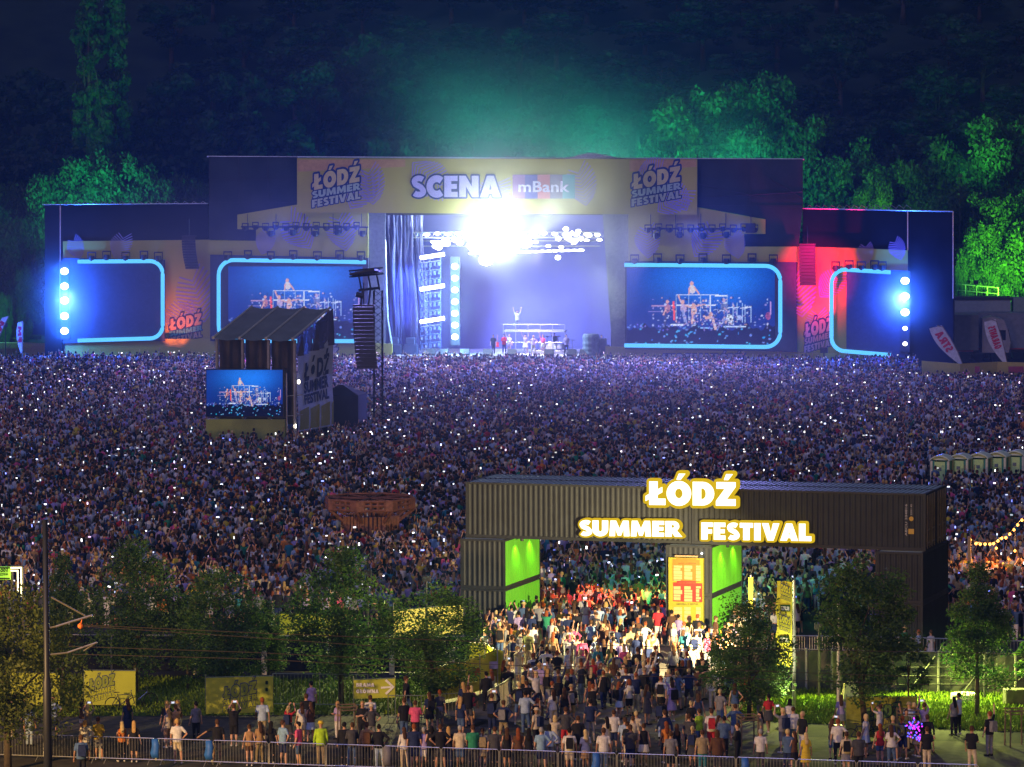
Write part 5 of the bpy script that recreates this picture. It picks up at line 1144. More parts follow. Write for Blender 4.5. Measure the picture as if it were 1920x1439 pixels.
# light panel beside entrance left
t = empty('sign_board', G(915,1262), .25, 'grey heart-shaped placard held above the crowd at the left of the plaza', 'placard'); z = 1.55; mp = Plane(G(962,1262), 0); t.location = mp.o; t.rotation_euler = (0,0,0)
pts = [mp.at(x, y, 0) for x, y in ((949,1213),(954,1207),(961,1209),(968,1206),(974,1212),(972,1219),(962,1226),(953,1219))]; m = MB(); m.prism([(p.x,p.z) for p in pts], 0, .03); m.build('board', mat('placard_grey', (.30,.30,.34), .8), t); m = MB(); p = mp.at(962,1225,0); m.tube([(p.x,.04,p.z+.3),(p.x,.04,.9)], .02, 5); m.build('stick', WOOD, t)
# tall flag banner, slim banner, street poles
def flag_pole(base, ztop, label, r=.07): 
    t = empty('flag_pole', base, 0, label, 'pole'); m = MB(); m.tube([(0,0,0),(0,0,ztop)], [r*1.2, r*.8], 8); m.build('shaft', mat('pale_pole', (.42,.44,.46), .4, .5), t); m = MB(); m.bbox(-.18,.18,-.18,.18,0,.06,.01); m.build('base_plate', STEEL, t); return t
bp_ = G(1489, 1331); Yp = bp_.y; flag_pole(bp_, atD(1487, 1088, Yp).z, 'tall pale pole carrying the long yellow vertical flag')
mp = Plane(bp_, R(-4)); t = empty('vertical_flag', mp.o, mp.yaw, 'long yellow vertical flag seen from behind, with mirrored logos', 'flag')
m = MB(); NV = 16; fx_ = lambda v: (mp.at(1457, 1090+160*v, 0), mp.at(1485, 1092+160*v, 0)); rg = []
for k in range(NV+1): a, c = fx_(k/NV); rg.append([(a.x-(.12 if k in (4,5,6,10,11) else 0)*.5, .03*math.sin(k), a.z), ((a.x+c.x)/2, .05*math.sin(k*1.3+1), a.z), (c.x, 0, c.z)])
m.loft(rg, cap=False, closed=False); fc = m.build('flag_cloth', mat('flag_yellow', (.70,.66,.03), .6, var=.08, scale=1), t, smooth=True, fix=False)
for (bx, gr) in (((1464,1098,1482,1126),0), ((1461,1156,1482,1184),1), ((1462,1220,1483,1240),2)): logo(fc, mp, bx, -.06, .01, flip=True, grow=.10, cols=((.62,.60,.03),(.62,.60,.03),(.62,.60,.03)))
for bx in ((1463,1134,1482,1147), (1461,1193,1480,1206)):
    q = [mp.at(bx[0],bx[3],-.055), mp.at(bx[2],bx[3],-.055), mp.at(bx[0],bx[1],-.055)]; m = MB(); m.box(q[0].x, q[1].x, -.06, -.05, q[0].z, q[2].z); lb = m.build('black_label', INK, fc)
    words(lb, mp, '#LSF25', (bx[0]+2,bx[1]+3,bx[2]-2,bx[3]-3), -.065, WT, None, fore=.01, mirror=True)
bp_ = G(1571, 1392); 
t = flag_pole(G(1572,1362), atD(1570,1130,G(1572,1362).y).z, 'plain grey pole behind the leaning tree on the right', .08)
mp = Plane(G(1407, 1215), R(-60)); t = empty('vertical_flag', G(1408,1215), 0, 'slim bright yellow flag right of the middle gate leg', 'flag'); D_ = G(1408,1215).y
m = MB(); a, c = atD(1403,1083,D_), atD(1412,1083,D_); w = c.x-a.x; zt, zb_ = a.z, atD(1407,1145,D_).z; o = t.location
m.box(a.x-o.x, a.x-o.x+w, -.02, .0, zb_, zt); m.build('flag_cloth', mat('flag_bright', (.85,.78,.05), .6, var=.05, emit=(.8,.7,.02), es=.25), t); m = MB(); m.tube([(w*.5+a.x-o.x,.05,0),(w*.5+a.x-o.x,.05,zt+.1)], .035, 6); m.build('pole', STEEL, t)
# far left lit totem
D_ = 196; a = atD(22,1064,D_); t = empty('lit_frame', (a.x, D_, 0), 0, 'small square gate frame outlined with warm white bulbs at the far left', 'light frame'); c = atD(41,1064,D_); zt = a.z; zb_ = atD(22,1120,D_).z; W_ = c.x-a.x
m = MB(); m.box(-.05,W_+.05,-.02,.25,zt-.0,zt+.06); m.box(W_-.02,W_+.08,0,.3,0,zt-.002); m.box(-.06,.04,0,.3,0,zt-.002); m.build('frame', mat('frame_dark', (.1,.09,.05)), t)
m = MB()
for (pts_) in ([(-.3,zt-.02),(W_-.03,zt-.02),(W_-.03,zb_)], [(-.3,zt-.16),(W_-.2,zt-.16),(W_-.2,zb_+.2)]):
    for p, q in zip(pts_[:-1], pts_[1:]):
        L = math.hypot(q[0]-p[0], q[1]-p[1]); k = int(L/.06)
        for i in range(k): x, z = p[0]+(q[0]-p[0])*i/k, p[1]+(q[1]-p[1])*i/k; m.box(x-.028,x+.028,-.08,-.02,z-.028,z+.028)
m.build('bulbs', emat('frame_bulbs', (1,.85,.45), 5), t)
pt_light('frame_light', (.2,-.5,zt-.4), (1,.75,.3), 10, .1, t)
a = atD(-6,1062,D_); c = atD(21,1086,D_); t = empty('sign_board', (a.x,D_-.3,0), 0, 'backlit green festival sign cut by the left frame edge', 'sign'); m = MB(); m.box(0,c.x-a.x,0,.15,c.z,a.z); b_ = m.build('panel', eb('panel_green', (.30,.75,.05), .7), t)
m = MB(); m.box(.02,c.x-a.x-.02,-.02,-.001,c.z+.02,c.z+.1); m.box(.02,c.x-a.x-.02,-.02,-.001,a.z-.08,a.z-.01); 
text_into(m, 'FESTIVAL', (.06,c.z+.16),(c.x-a.x-.1,c.z+.22),(.06,c.z+.30), -.022); text_into(m, 'ŁÓDŹ', (.1,c.z+.34),(c.x-a.x-.1,c.z+.40),(.1,c.z+.52), -.022); m.build('print', INK, b_); m = MB(); m.tube([(.3,.1,0),(.3,.1,c.z)], .04, 5); m.build('post', BLK, t)
# yellow stall screen and tent seen through the trees; banner brightness is emission in the cloth
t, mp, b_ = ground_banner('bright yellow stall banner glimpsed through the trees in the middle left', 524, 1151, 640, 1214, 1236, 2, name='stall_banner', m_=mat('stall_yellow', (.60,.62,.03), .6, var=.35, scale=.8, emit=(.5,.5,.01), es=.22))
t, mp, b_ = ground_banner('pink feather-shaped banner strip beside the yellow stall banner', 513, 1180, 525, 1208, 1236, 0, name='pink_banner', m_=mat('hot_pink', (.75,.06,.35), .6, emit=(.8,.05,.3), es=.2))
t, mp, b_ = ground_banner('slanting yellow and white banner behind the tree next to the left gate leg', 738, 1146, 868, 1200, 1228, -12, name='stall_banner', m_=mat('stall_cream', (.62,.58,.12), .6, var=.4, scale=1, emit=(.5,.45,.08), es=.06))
for X in (496, 735, 368, 848):
    t = empty('fence_post', G(X,1264), 0, {496:'pale square post left of the tall bushy tree',735:'pale lattice post between two trees in the middle left',368:'pale square post with a cross arm behind the left trees',848:'pale post at the right end of the black fence'}[X], 'post'); z = CAMH-(1206-207)/7650*G(X,1264).y; m = MB(); m.bbox(-.13,.13,-.3,-.1,0,z if X != 848 else z*.75,.02)
    if X == 368: m.box(-.9,.13,-.28,-.12,z+.3,z+.4); m.box(-.9,-.8,-.28,-.12,z+.4,z+.7); m.box(.02,.13,-.28,-.12,z,z+.9)
    m.build('post', POSTW, t)
# concrete items on the lawn
t = empty('concrete_ring', G(1808,1316), 0, 'pale round concrete weight on the lit lawn at right', 'concrete block'); m = MB(); m.lathe([(.01,.42),(.42,.42),(.55,.40),(.56,.05),(.54,0)], n=18); m.build('block', mat('concrete', (.50,.47,.38), .85, var=.15), t, smooth=False); t.scale = (1.15,1.15,.95)
t = empty('sandwich_board', G(1602,1318), .2, 'pale arched A-board standing behind the olive banner', 'sign board'); m = MB(); m.loft([[(-.55,q,0),(.55,q,0),(.42,q+.12,.85),(.22,q+.16,1.0),(-.22,q+.16,1.0),(-.42,q+.12,.85)] for q in (0,.04)]); m.loft([[(-.55,q,0),(.55,q,0),(.42,q-.12,.85),(.22,q-.16,1.0),(-.22,q-.16,1.0),(-.42,q-.12,.85)] for q in (.40,.44)]); m.build('board', mat('cream_board', (.50,.44,.28), .8, var=.2), t)
t = empty('equipment_box', G(1905,1322), .1, 'dark equipment box on the lawn at the right edge', 'box'); m = MB(); m.bbox(-.55,.55,-.35,.35,0,.75,.03); m.build('case', mat('case_dark', (.06,.065,.05), .6, var=.3), t)
# bicycles leaning by the fences
def bicycle(X, Y, rz, label):
    t = empty('bicycle', G(X, Y), rz, label, 'bicycle'); 
    for x in (-.52,.52):
        m = MB(); ring = [(x+.33*math.cos(a*math.pi/10),0,.34+.33*math.sin(a*math.pi/10)) for a in range(21)]; m.tube(ring, .022, 5); m.build('wheel', mat('tyre', (.015,.015,.017)), t)
    m = MB(); 
    for p, q in (((-.52,.34),(-.15,.32)),((-.15,.32),(-.28,.85)),((-.28,.78),(.38,.80)),((-.15,.32),(.36,.74)),((.34,.92),(.52,.34)),((-.52,.34),(-.27,.75))): m.tube([(p[0],0,p[1]),(q[0],0,q[1])], .02, 5)
    m.build('frame', mat('bike_frame', (.05,.06,.08), .3, .4), t); m = MB(); m.loft([[(-.42,-.06,.88),(-.42,.06,.88),(-.42,.06,.92),(-.42,-.06,.92)],[(-.18,-.02,.89),(-.18,.02,.89),(-.18,.02,.92),(-.18,-.02,.92)]]); m.build('saddle', BLK, t); m = MB(); m.tube([(.34,-.25,.95),(.36,0,.98),(.34,.25,.95)], .015, 5); m.build('handlebar', BLK, t)
bicycle(232, 1335, .1, 'bicycle leaning by the fence behind the left trees'); bicycle(1618, 1396, -.1, 'bicycle parked in front of the olive banner at right'); bicycle(262, 1328, .3, 'second bicycle beside the fence right of the left banner')
bicycle(1350, 1322, .2, 'bicycle in the shade left of the long yellow flag') if 0 else None
# tree guards: small timber frames
for (X, Y, lb) in ((652,1392,'wooden tree guard frame left of the person in black standing alone'),(1402,1412,'wooden tree guard frame below the dark tree at centre right'),(1702,1400,'wooden tree guard frame right of the olive banner'),(1905,1400,'wooden tree guard frame at the right frame edge')):
    t = empty('tree_guard', G(X, Y), .2, lb, 'tree guard'); m = MB()
    for a in (-.38,.38):
        for b in (-.38,.38): m.tube([(a,b,0),(a*.95,b*.95,1.65)], .035, 5)
    m.build('stake', mat('guard_wood', (.16,.12,.08), .9, var=.2), t); m = MB()
    for z in (1.6, 1.45):
        for p, q in (((-.42,-.38),(.42,-.38)),((-.42,.38),(.42,.38)),((-.38,-.42),(-.38,.42)),((.38,-.42),(.38,.42))): m.tube([(*p,z),(*q,z)], .03, 5)
    m.build('crosspiece', mat('guard_wood', (.16,.12,.08)), t)
# tram pole, bracket and overhead wires
DP = 158.0; base = atD(90, 1439, DP); base.z = 0; t = empty('tram_pole', base, 0, 'thick black tram pole rising in front of the trees at left', 'pole'); zt = atD(88, 975, DP).z
m = MB(); m.tube([(0,0,-.1),(0,0,5.2),(0,0,5.4),(0,0,zt)], [.175,.165,.12,.105], 14); m.build('shaft', mat('black_pole', (.02,.022,.03), .5, .3, var=.1), t, smooth=True)
m = MB(); m.tube([(0,0,zt-2.9),atD(106,1168,DP)-base*1,], .001, 3) if 0 else None
def rel(X, Y, D=DP): return atD(X, Y, D)-base
GW_ = mat('gallows_steel', (.20,.18,.13), .4, .5)
m.tube([rel(96,1120), rel(160,1155)], .035, 6); m.tube([rel(105,1175), rel(173,1154)], .045, 6); m.tube([rel(127,1224), rel(182,1205)], .04, 6); m.tube([rel(157,1221), rel(178,1207)], .03, 5); m.tube([rel(90,1178), rel(106,1175)], .035, 5); m.tube([rel(92,1228), rel(128,1224)], .035, 5)
m.build('bracket_arm', GW_, t); m = MB(); p = rel(151,1174); m.lathe([(.02,-.12),(.11,-.05),(.11,.05),(.02,.12)], tuple(p), 10); m.tube([p, rel(154,1160)], .02, 5); m.build('insulator', mat('orange_insulator', (.8,.18,.03), .4, emit=None), t)
for i, (pts_, lb) in enumerate((([(151,1172),(500,1188),(960,1206),(1360,1216),(1990,1228)], 'uppermost thin overhead tram wire crossing the picture'), ([(151,1174),(480,1196),(700,1212)], 'second tram wire running down from the orange insulator'), ([(128,1212),(480,1224),(960,1248),(1360,1256),(1990,1280)], 'third overhead tram wire crossing low over the crowd'), ([(135,1227),(480,1236),(960,1262),(1360,1272),(1990,1292)], 'lowest overhead tram wire crossing the picture'))):
    t = empty('overhead_wire', (0,0,0), 0, lb, 'wire'); m = MB(); m.tube([atD(x, y, DP-(x-150)*.004) for x, y in pts_], .011, 4); m.build('cable', mat('wire_copper', (.07,.05,.035), .6, .3), t)
# floodlights behind the dark tree, and street lamps outside the frame
def flood(label, X, Y, zt, aim, e, col, spot, n='floodlight_mast'):
    p = G(X, Y); t = empty(n, p, 0, label, 'floodlight'); m = MB(); m.tube([(0,0,0),(0,0,zt)], .06, 8); m.build('mast', BLK, t); m = MB(); m.bbox(-.22,.22,-.12,.12,zt,zt+.3,.03); m.build('lamp_head', BLK, t)
    q = Vector(aim)-p; d = (q-Vector((0,0,zt))).normalized(); pt_light('flood_beam', Vector((0,0,zt+.15))+d*.4, col, e, .12, t, spot=spot, rot=q, blend=.6); return t
flood('floodlight mast behind the dark tree lighting the entrance crowd', 1442, 1296, 4.2, G(1130,1225)+Vector((0,0,1)), FLOOD, (1,.80,.42), 75)
flood('floodlight mast behind the leaning tree lighting the lawn', 1640, 1308, 3.6, G(1775,1324), FLOOD*.30, (.9,1,.2), 115)  # added lamp, put here to brighten the grass
flood('second floodlight mast on the lawn beside the black foil fence', 1846, 1310, 3.4, G(1840,1326), FLOOD*.16, (.9,1,.2), 110)  # also added, for the right end of the lawn
flood('floodlight mast on the lawn left of the leaning tree', 1536, 1308, 3.2, G(1545,1324), FLOOD*.12, (.9,1,.2), 110)  # also added, for the left end of the lawn
flood('floodlight mast behind the tree by the left gate leg', 800, 1240, 4.0, G(905,1290)+Vector((0,0,1)), FLOOD*.35, (1,.92,.35), 110)
flood('floodlight mast left of the tall bushy tree behind the fence', 690, 1236, 4.2, G(690,1330)+Vector((0,0,6)), FLOOD*.15, (1,.85,.25), 130)
flood('small spotlight on the lawn aimed up at the long yellow flag', 1480, 1356, .35, mp.world((0,0,6)) if 0 else G(1472,1331)+Vector((0,0,4.5)), FLOOD*.05, (1,.95,.5), 70, 'ground_spotlight')  # added lamp that lifts the flag's brightness
def street_lamp(p, label, e, tgt):
    t = empty('street_lamp', p, 0, label, 'street lamp'); m = MB(); m.tube([(0,0,0),(0,0,9.6),(0,.6,10),(0,1.6,10.1)], [.09,.06,.05,.04], 8); m.build('pole', BLK, t); m = MB(); m.bbox(-.16,.16,1.5,2.2,10.0,10.18,.04); m.build('lamp_head', BLK, t)
    pt_light('street_glow', (0,1.8,9.8), (1,.60,.22), e, .15, t, spot=150, rot=Vector(tgt)-p, blend=.6)
street_lamp(Vector((-38,138,0)), 'street lamp standing outside the left edge of the view', STREET, Vector((-8,172,0))); street_lamp(Vector((44,138,0)), 'street lamp standing outside the right edge of the view', STREET*.12, Vector((14,172,0)))

# ================================================================ FOREGROUND TREES
gcol = ((.07,.13,.02),(.02,.06,.02)); lcol = ((.13,.15,.015),(.04,.07,.012))
near = [make_tree(5.2, 2.3, 3.5, 4.5, 110, 12000, .09, 300+i, 'cone' if i % 2 else 'round', r=.11, cols=gcol, lean=.0) for i in range(3)]
lean_t = make_tree(5.6, 2.0, 3.5, 5.4, 95, 11000, .09, 330, 'round', r=.12, cols=gcol, lean=-.10)
big = make_tree(4.5, 3.4, 3.6, 4.6, 130, 19000, .09, 340, 'round', r=.16, cols=lcol)
sap = make_tree(3.2, .75, 1.5, 3.0, 16, 900, .09, 350, 'round', r=.04, cols=gcol)
def ftree(X, Yb, Yt, halfw, ms, label, rz=0, hh=8.0, cw=2.3, name='tree'):
    p = G(X, Yb); zt = atD(X, Yt, p.y).z; sz = zt/hh; sx = halfw/(7650/p.y)/cw; t = put_tree(ms, name, p, sx, rz, label, None, sz); return t
ftree(15, 1445, 1092, 150, big, 'large yellow-lit maple tree filling the lower left corner', .5, 8.2, 3.4)
ftree(255, 1300, 1018, 92, near[0], 'dark tall tree second from the left, behind the tram wires', 1.0)
ftree(118, 1290, 1046, 62, near[1], 'dark narrow tree just right of the tram pole', 2.0)
ftree(425, 1312, 1066, 88, near[2], 'dark tree left of the tall bushy one, in front of the black fence', 3.0)
ftree(352, 1296, 1120, 50, near[1], 'small dark tree filling the gap between two taller trees at left', 3.6)
ftree(640, 1322, 1034, 104, near[0], 'tall bushy tree with yellow-lit right side beside the timber tower', 4.1)
ftree(810, 1330, 1102, 98, near[2], 'yellow-lit tree next to the left gate leg', .3)
ftree(505, 1300, 1130, 46, near[1], 'small dark tree left of the yellow stall banner', 5.1)
ftree(1405, 1352, 1118, 84, near[2], 'dark tree standing between the schedule board and the long yellow flag', 1.7)
ftree(1625, 1395, 1026, 96, lean_t, 'tall dark tree with leaning trunk at right', 0.2, 9.3, 2.0)
ftree(1832, 1345, 1064, 84, near[1], 'cone-shaped tree with lime-lit edge at far right', 2.2)
ftree(1703, 1380, 1170, 42, sap, 'slender young tree on the lawn beside the olive banner', 0, 4.6, .75, 'sapling')
ftree(1340, 1330, 1196, 40, sap, 'slender sapling at the left of the dark centre-right tree', 1, 4.6, .75, 'sapling')
ftree(1925, 1330, 1180, 40, sap, 'slender sapling cut by the right frame edge', 2, 4.6, .75, 'sapling')
rs_b = random.Random(9)

# ================================================================ PEOPLE
def ev_remesh(mb, voxel, ratio=1.0, smooth=2):
    me = mb.mesh('tmp', BLK); o = bpy.data.objects.new('tmp', me); S.collection.objects.link(o)
    r = o.modifiers.new('r', 'REMESH'); r.mode = 'VOXEL'; r.voxel_size = voxel
    if smooth: s_ = o.modifiers.new('s', 'SMOOTH'); s_.factor = .5; s_.iterations = smooth
    if ratio < 1: d = o.modifiers.new('d', 'DECIMATE'); d.ratio = ratio
    out = bpy.data.meshes.new_from_object(o.evaluated_get(bpy.context.evaluated_depsgraph_get()))
    bpy.data.objects.remove(o); bpy.data.meshes.remove(me); out.materials.clear(); out.polygons.foreach_set('use_smooth', [True]*len(out.polygons)); return out
def ering(z, rx, ry, cx=0, cy=0, n=12): return [(cx+rx*math.cos(2*math.pi*k/n), cy+ry*math.sin(2*math.pi*k/n), z) for k in range(n)]
def cap(m, p, q, r0, r1, n=8):
    p, q = Vector(p), Vector(q); d = (q-p).normalized(); m.tube([p-d*r0*.8, p-d*r0*.4, p, q, q+d*r1*.4, q+d*r1*.8], [r0*.55, r0*.9, r0, r1, r1*.9, r1*.55], n)
def hand(m, w, d, side):
    w, d = Vector(w), Vector(d).normalized(); s = d.cross(Vector((0,1,0)));
    if s.length < .2: s = d.cross(Vector((0,0,1)))
    s.normalize(); n = d.cross(s).normalized(); m.tube([w, w+d*.045, w+d*.09], [.024,.036,.034], 6)
    for i, L in enumerate((.060,.072,.068,.052)):
        b = w+d*.085+s*(.027-.018*i); m.tube([b, b+d*L*.55+n*.006, b+d*L+n*.022], [.0095,.009,.007], 5)
    b = w+d*.03+s*.030*side; m.tube([b, b+d*.03+s*.022*side, b+d*.055+s*.026*side+n*.012], [.012,.010,.008], 5)
# pose: per arm elbow, wrist (shoulder at +-.19, 0, 1.42), per leg knee and ankle
AR = dict(down=((.25,-.02,1.14),(.27,.06,.88)), hip=((.40,-.06,1.20),(.22,.02,1.02)), phone_up=((.26,.22,1.52),(.12,.34,1.76)), up=((.30,.05,1.66),(.34,.10,1.92)), fold=((.24,.06,1.15),(.02,.22,1.20)), phone=((.23,.06,1.15),(.07,.28,1.26)), side=((.44,.05,1.27),(.68,.12,1.10)), walkf=((.24,.10,1.16),(.23,.28,.98)), walkb=((.25,-.14,1.16),(.26,-.18,.92)))
LG = dict(stand=((.095,.01,.48),(.10,-.01,.08)), wide=((.14,.02,.48),(.17,0,.08)), walkf=((.095,.20,.50),(.10,.26,.09)), walkb=((.095,-.06,.48),(.10,-.30,.14)))
POSES = [('down','down','stand','stand','arms down'), ('phone_up','phone_up','stand','stand','holding a phone up'), ('hip','hip','wide','wide','hands on hips'), ('walkf','walkb','walkb','walkf','walking'),
         ('down','phone','stand','wide','looking at a phone'), ('fold','fold','wide','stand','arms folded'), ('down','up','stand','stand','one arm raised'), ('side','down','wide','stand','arm stretched sideways'), ('down','hip','stand','wide','hand on hip'), ('up','up','wide','stand','both arms raised')]
def mk_body(P, fem):
    m = MB(); sh = .165 if fem else .19; hp = .165 if fem else .155; wa = .118 if fem else .142
    m.loft([ering(.84,hp*.8,.10), ering(.92,hp,.118), ering(.99,hp*.97,.115), ering(1.10,wa,.098), ering(1.24,wa*1.12,.115,0,.005), ering(1.36,sh*.93,.115), ering(1.43,sh*.95,.085), ering(1.475,sh*.55,.062), ering(1.52,.055,.055), ering(1.58,.052,.055)])
    m.loft([ering(1.535,.03,.035,0,.03), ering(1.56,.058,.07,0,.018), ering(1.60,.072,.088,0,.008), ering(1.66,.078,.098), ering(1.71,.074,.095,0,-.004), ering(1.75,.055,.072,0,-.006), ering(1.772,.02,.03,0,-.006)])
    m.tube([(0,.10,1.665),(0,.122,1.635),(0,.10,1.625)], [.008,.014,.010], 5)
    for s in (-1, 1): m.tube([(s*.078,-.005,1.675),(s*.085,-.012,1.655),(s*.078,-.005,1.63)], [.012,.014,.010], 5)
    for s, a, l in ((-1, P[0], P[2]), (1, P[1], P[3])):
        e, w = AR[a]; S0 = Vector((s*(sh-.012), 0, 1.415)); E = Vector((s*(e[0]-(.02 if fem else 0)), e[1], e[2])); Wr = Vector((s*w[0], w[1], w[2]))
        cap(m, S0, E, .05 if not fem else .043, .036 if not fem else .031); mid = E+(Wr-E)*.35; m.tube([E, mid, Wr], [.036,.038 if not fem else .032,.024], 8); d = (Wr-E).normalized(); hand(m, Wr, d, -s)
        k, an = LG[l]; H0 = Vector((s*.085, 0, .88)); K = Vector((s*k[0], k[1], k[2])); A_ = Vector((s*an[0], an[1], an[2]))
        cap(m, H0, K, .088, .055); c_ = K+(A_-K)*.3+Vector((0,-.012,0)); m.tube([K, c_, A_], [.054,.056,.036], 8); cap(m, A_+Vector((0,-.035,-.035)), A_+Vector((s*.015,.155,-.048)), .038, .03)
    return m
def mk_top(P, fem, kind):
    m = MB(); sh = .165 if fem else .19; hp = .165 if fem else .155; wa = .118 if fem else .142; g = .018
    z0 = {'tee': .86, 'crop': 1.08, 'shirt': .82, 'dress': .92, 'tank': .88}[kind]; wg = .022 if kind in ('tee','shirt') and not fem else .012
    m.loft([ering(z0, hp+g+wg, .125+g), ering(max(.99,z0+.02), hp+g+wg*.8, .12+g), ering(1.12, wa+g+wg, .105+g+.01), ering(1.24, wa*1.12+g+wg*.8, .117+g), ering(1.36, sh*.95+g, .117+g*.9), ering(1.435, sh*.95+g, .087+g), ering(1.485, sh*.50, .066), ering(1.50, .07, .062)])
    if kind != 'tank':
        for s, a in ((-1, P[0]), (1, P[1])):
            e, w = AR[a]; S0 = Vector((s*(sh-.012), 0, 1.418)); E = Vector((s*(e[0]-(.02 if fem else 0)), e[1], e[2])); Wr = Vector((s*w[0], w[1], w[2]))
            if kind == 'shirt': cap(m, S0, E, .066, .052); m.tube([E, E+(Wr-E)*.9], [.052,.038], 8)
            else: cap(m, S0, S0+(E-S0)*.72, .066 if not fem else .058, .060 if not fem else .05)
    return m
def mk_bottom(P, fem, kind):
    m = MB(); hp = .165 if fem else .155
    m.loft([ering(.83,hp*.85,.118), ering(.91,hp+.018,.135), ering(.99,hp+.010,.126), ering(1.04,hp-.008,.118)])
    if kind in ('skirt', 'dress'):
        zl = .58 if kind == 'skirt' else .52; m.loft([ering(zl,hp+.085,.20), ering(.75,hp+.05,.17), ering(.92,hp+.022,.14)])
        return m
    for s, l in ((-1, P[2]), (1, P[3])):
        k, an = LG[l]; H0 = Vector((s*.085, 0, .87)); K = Vector((s*k[0], k[1], k[2])); A_ = Vector((s*an[0], an[1], an[2])); G_ = .018
        if kind == 'trousers': cap(m, H0, K, .100, .072); m.tube([K, K+(A_-K)*.5, A_+Vector((0,0,.0))], [.072,.064,.056], 8)
        elif kind == 'shorts': cap(m, H0, K+(H0-K)*.20, .102, .084)
        else: cap(m, H0, K+(H0-K)*.60, .100, .094)
    return m
def mk_hair(kind):
    m = MB(); R_ = lambda z, f, b, x=1: ering(z, .087*x, (f+b)/2, 0, (f-b)/2)
    if kind == 'hat':
        m.lathe([(.01,1.80),(.085,1.785),(.10,1.74),(.10,1.70),(.17,1.695),(.17,1.685),(.095,1.685),(.09,1.66)], n=14); return m
    m.loft([ering(1.60,.062,.035,0,-.065), ering(1.64,.083,.055,0,-.050), ering(1.685,.090,.085,0,-.025), ering(1.72,.089,.103,0,-.010), ering(1.76,.072,.085,0,-.008), ering(1.793,.030,.04,0,-.01)])
    if kind == 'long': m.loft([ering(1.28,.06,.020,0,-.155), ering(1.34,.088,.032,0,-.148), ering(1.45,.092,.042,0,-.118), ering(1.55,.090,.055,0,-.085), ering(1.66,.092,.07,0,-.045)])
    if kind == 'bob': m.loft([ering(1.50,.080,.04,0,-.075), ering(1.55,.098,.06,0,-.055), ering(1.64,.098,.075,0,-.03), ering(1.70,.09,.07,0,-.02)])
    if kind == 'bun': m.loft([ering(1.735,.015,.02,0,-.11), ering(1.75,.042,.042,0,-.11), ering(1.79,.045,.045,0,-.105), ering(1.82,.02,.02,0,-.10)])
    if kind == 'ponytail': m.tube([(0,-.085,1.74),(0,-.15,1.70),(0,-.165,1.58),(0,-.14,1.42)], [.03,.04,.035,.012], 8)
    return m
def mk_shoes(P):
    m = MB()
    for s, l in ((-1, P[2]), (1, P[3])):
        k, an = LG[l]; A_ = Vector((s*an[0], an[1], an[2])); cap(m, A_+Vector((0,-.045,-.032)), A_+Vector((s*.015,.17,-.040)), .046, .040)
    return m
def mk_pack(): m = MB(); m.loft([[(-.13,q,1.0),(.13,q,1.0),(.145,q,1.2),(.12,q,1.42),(-.12,q,1.42),(-.145,q,1.2)] for q in (-.30,-.27,-.15,-.135)]); m.tube([(-.10,-.14,1.38),(-.11,.05,1.47),(-.12,.13,1.3)], .015, 5); m.tube([(.10,-.14,1.38),(.11,.05,1.47),(.12,.13,1.3)], .015, 5); return m
def skin_mat(i, c):
    n = 'skin_%d' % i
    return mat(n, c, .55, var=.06, scale=20)
SKIN = [skin_mat(i, c) for i, c in enumerate(((.50,.27,.18),(.42,.22,.14),(.56,.33,.23),(.30,.16,.10)))]
TOPC = dict(white=(.62,.60,.58), cream=(.55,.47,.34), black=(.016,.016,.020), navy=(.02,.03,.09), grey=(.20,.20,.22), red=(.45,.03,.04), pink=(.65,.10,.22), yellow=(.60,.45,.04), olive=(.12,.13,.05), tan=(.33,.20,.10), lilac=(.36,.28,.52), green=(.03,.22,.12), teal=(.04,.22,.26), orange=(.60,.20,.04), brown=(.10,.05,.03))
TOPC['light blue'] = (.22,.36,.52); TOPC['dark grey'] = (.06,.06,.07); TOPC['lime'] = (.38,.62,.03); TOPC['denim'] = (.07,.12,.24); TOPC['khaki'] = (.30,.24,.14); TOPC['pale blue'] = (.35,.45,.6)
HAIRC = dict(blond=(.45,.28,.10), brown=(.07,.035,.018), black=(.012,.010,.010), auburn=(.22,.06,.02), grey=(.3,.3,.3), straw=(.55,.42,.2))
def cm(kind, nm, c): return mat(kind+'_'+nm.replace(' ', '_'), c, .85, var=.18, scale=9)
_PM = {}
def part_mesh(kind, *k):
    key = (kind,)+k
    if key in _PM: return _PM[key]
    if kind == 'body': me = ev_remesh(mk_body(POSES[k[0]], k[1]), .0135, .55, 1)
    elif kind == 'top': me = ev_remesh(mk_top(POSES[k[0]], k[1], k[2]), .022, 1, 1)
    elif kind == 'bottom': me = ev_remesh(mk_bottom(POSES[k[0]], k[1], k[2]), .024, 1, 1)
    elif kind == 'hair': me = ev_remesh(mk_hair(k[0]), .016, 1, 2)
    elif kind == 'shoes': me = ev_remesh(mk_shoes(POSES[k[0]]), .02, 1, 1)
    elif kind == 'pack': me = mk_pack().mesh('pack', BLK); me.materials.clear()
    me.name = dict(body='person', top='top', bottom='bottom', hair='hair', shoes='shoes', pack='backpack')[kind]; me.materials.append(BLK); _PM[key] = me; return me
def setm(o, m): o.material_slots[0].link = 'OBJECT'; o.material_slots[0].material = m
BN = dict(trousers='trousers', shorts='shorts', hot='hotpants', skirt='skirt', dress='dress')
TN = dict(tee='T-shirt', crop='crop top', shirt='long-sleeved shirt', dress='dress', tank='tank top')
used_labels = set(); npeople = [0]
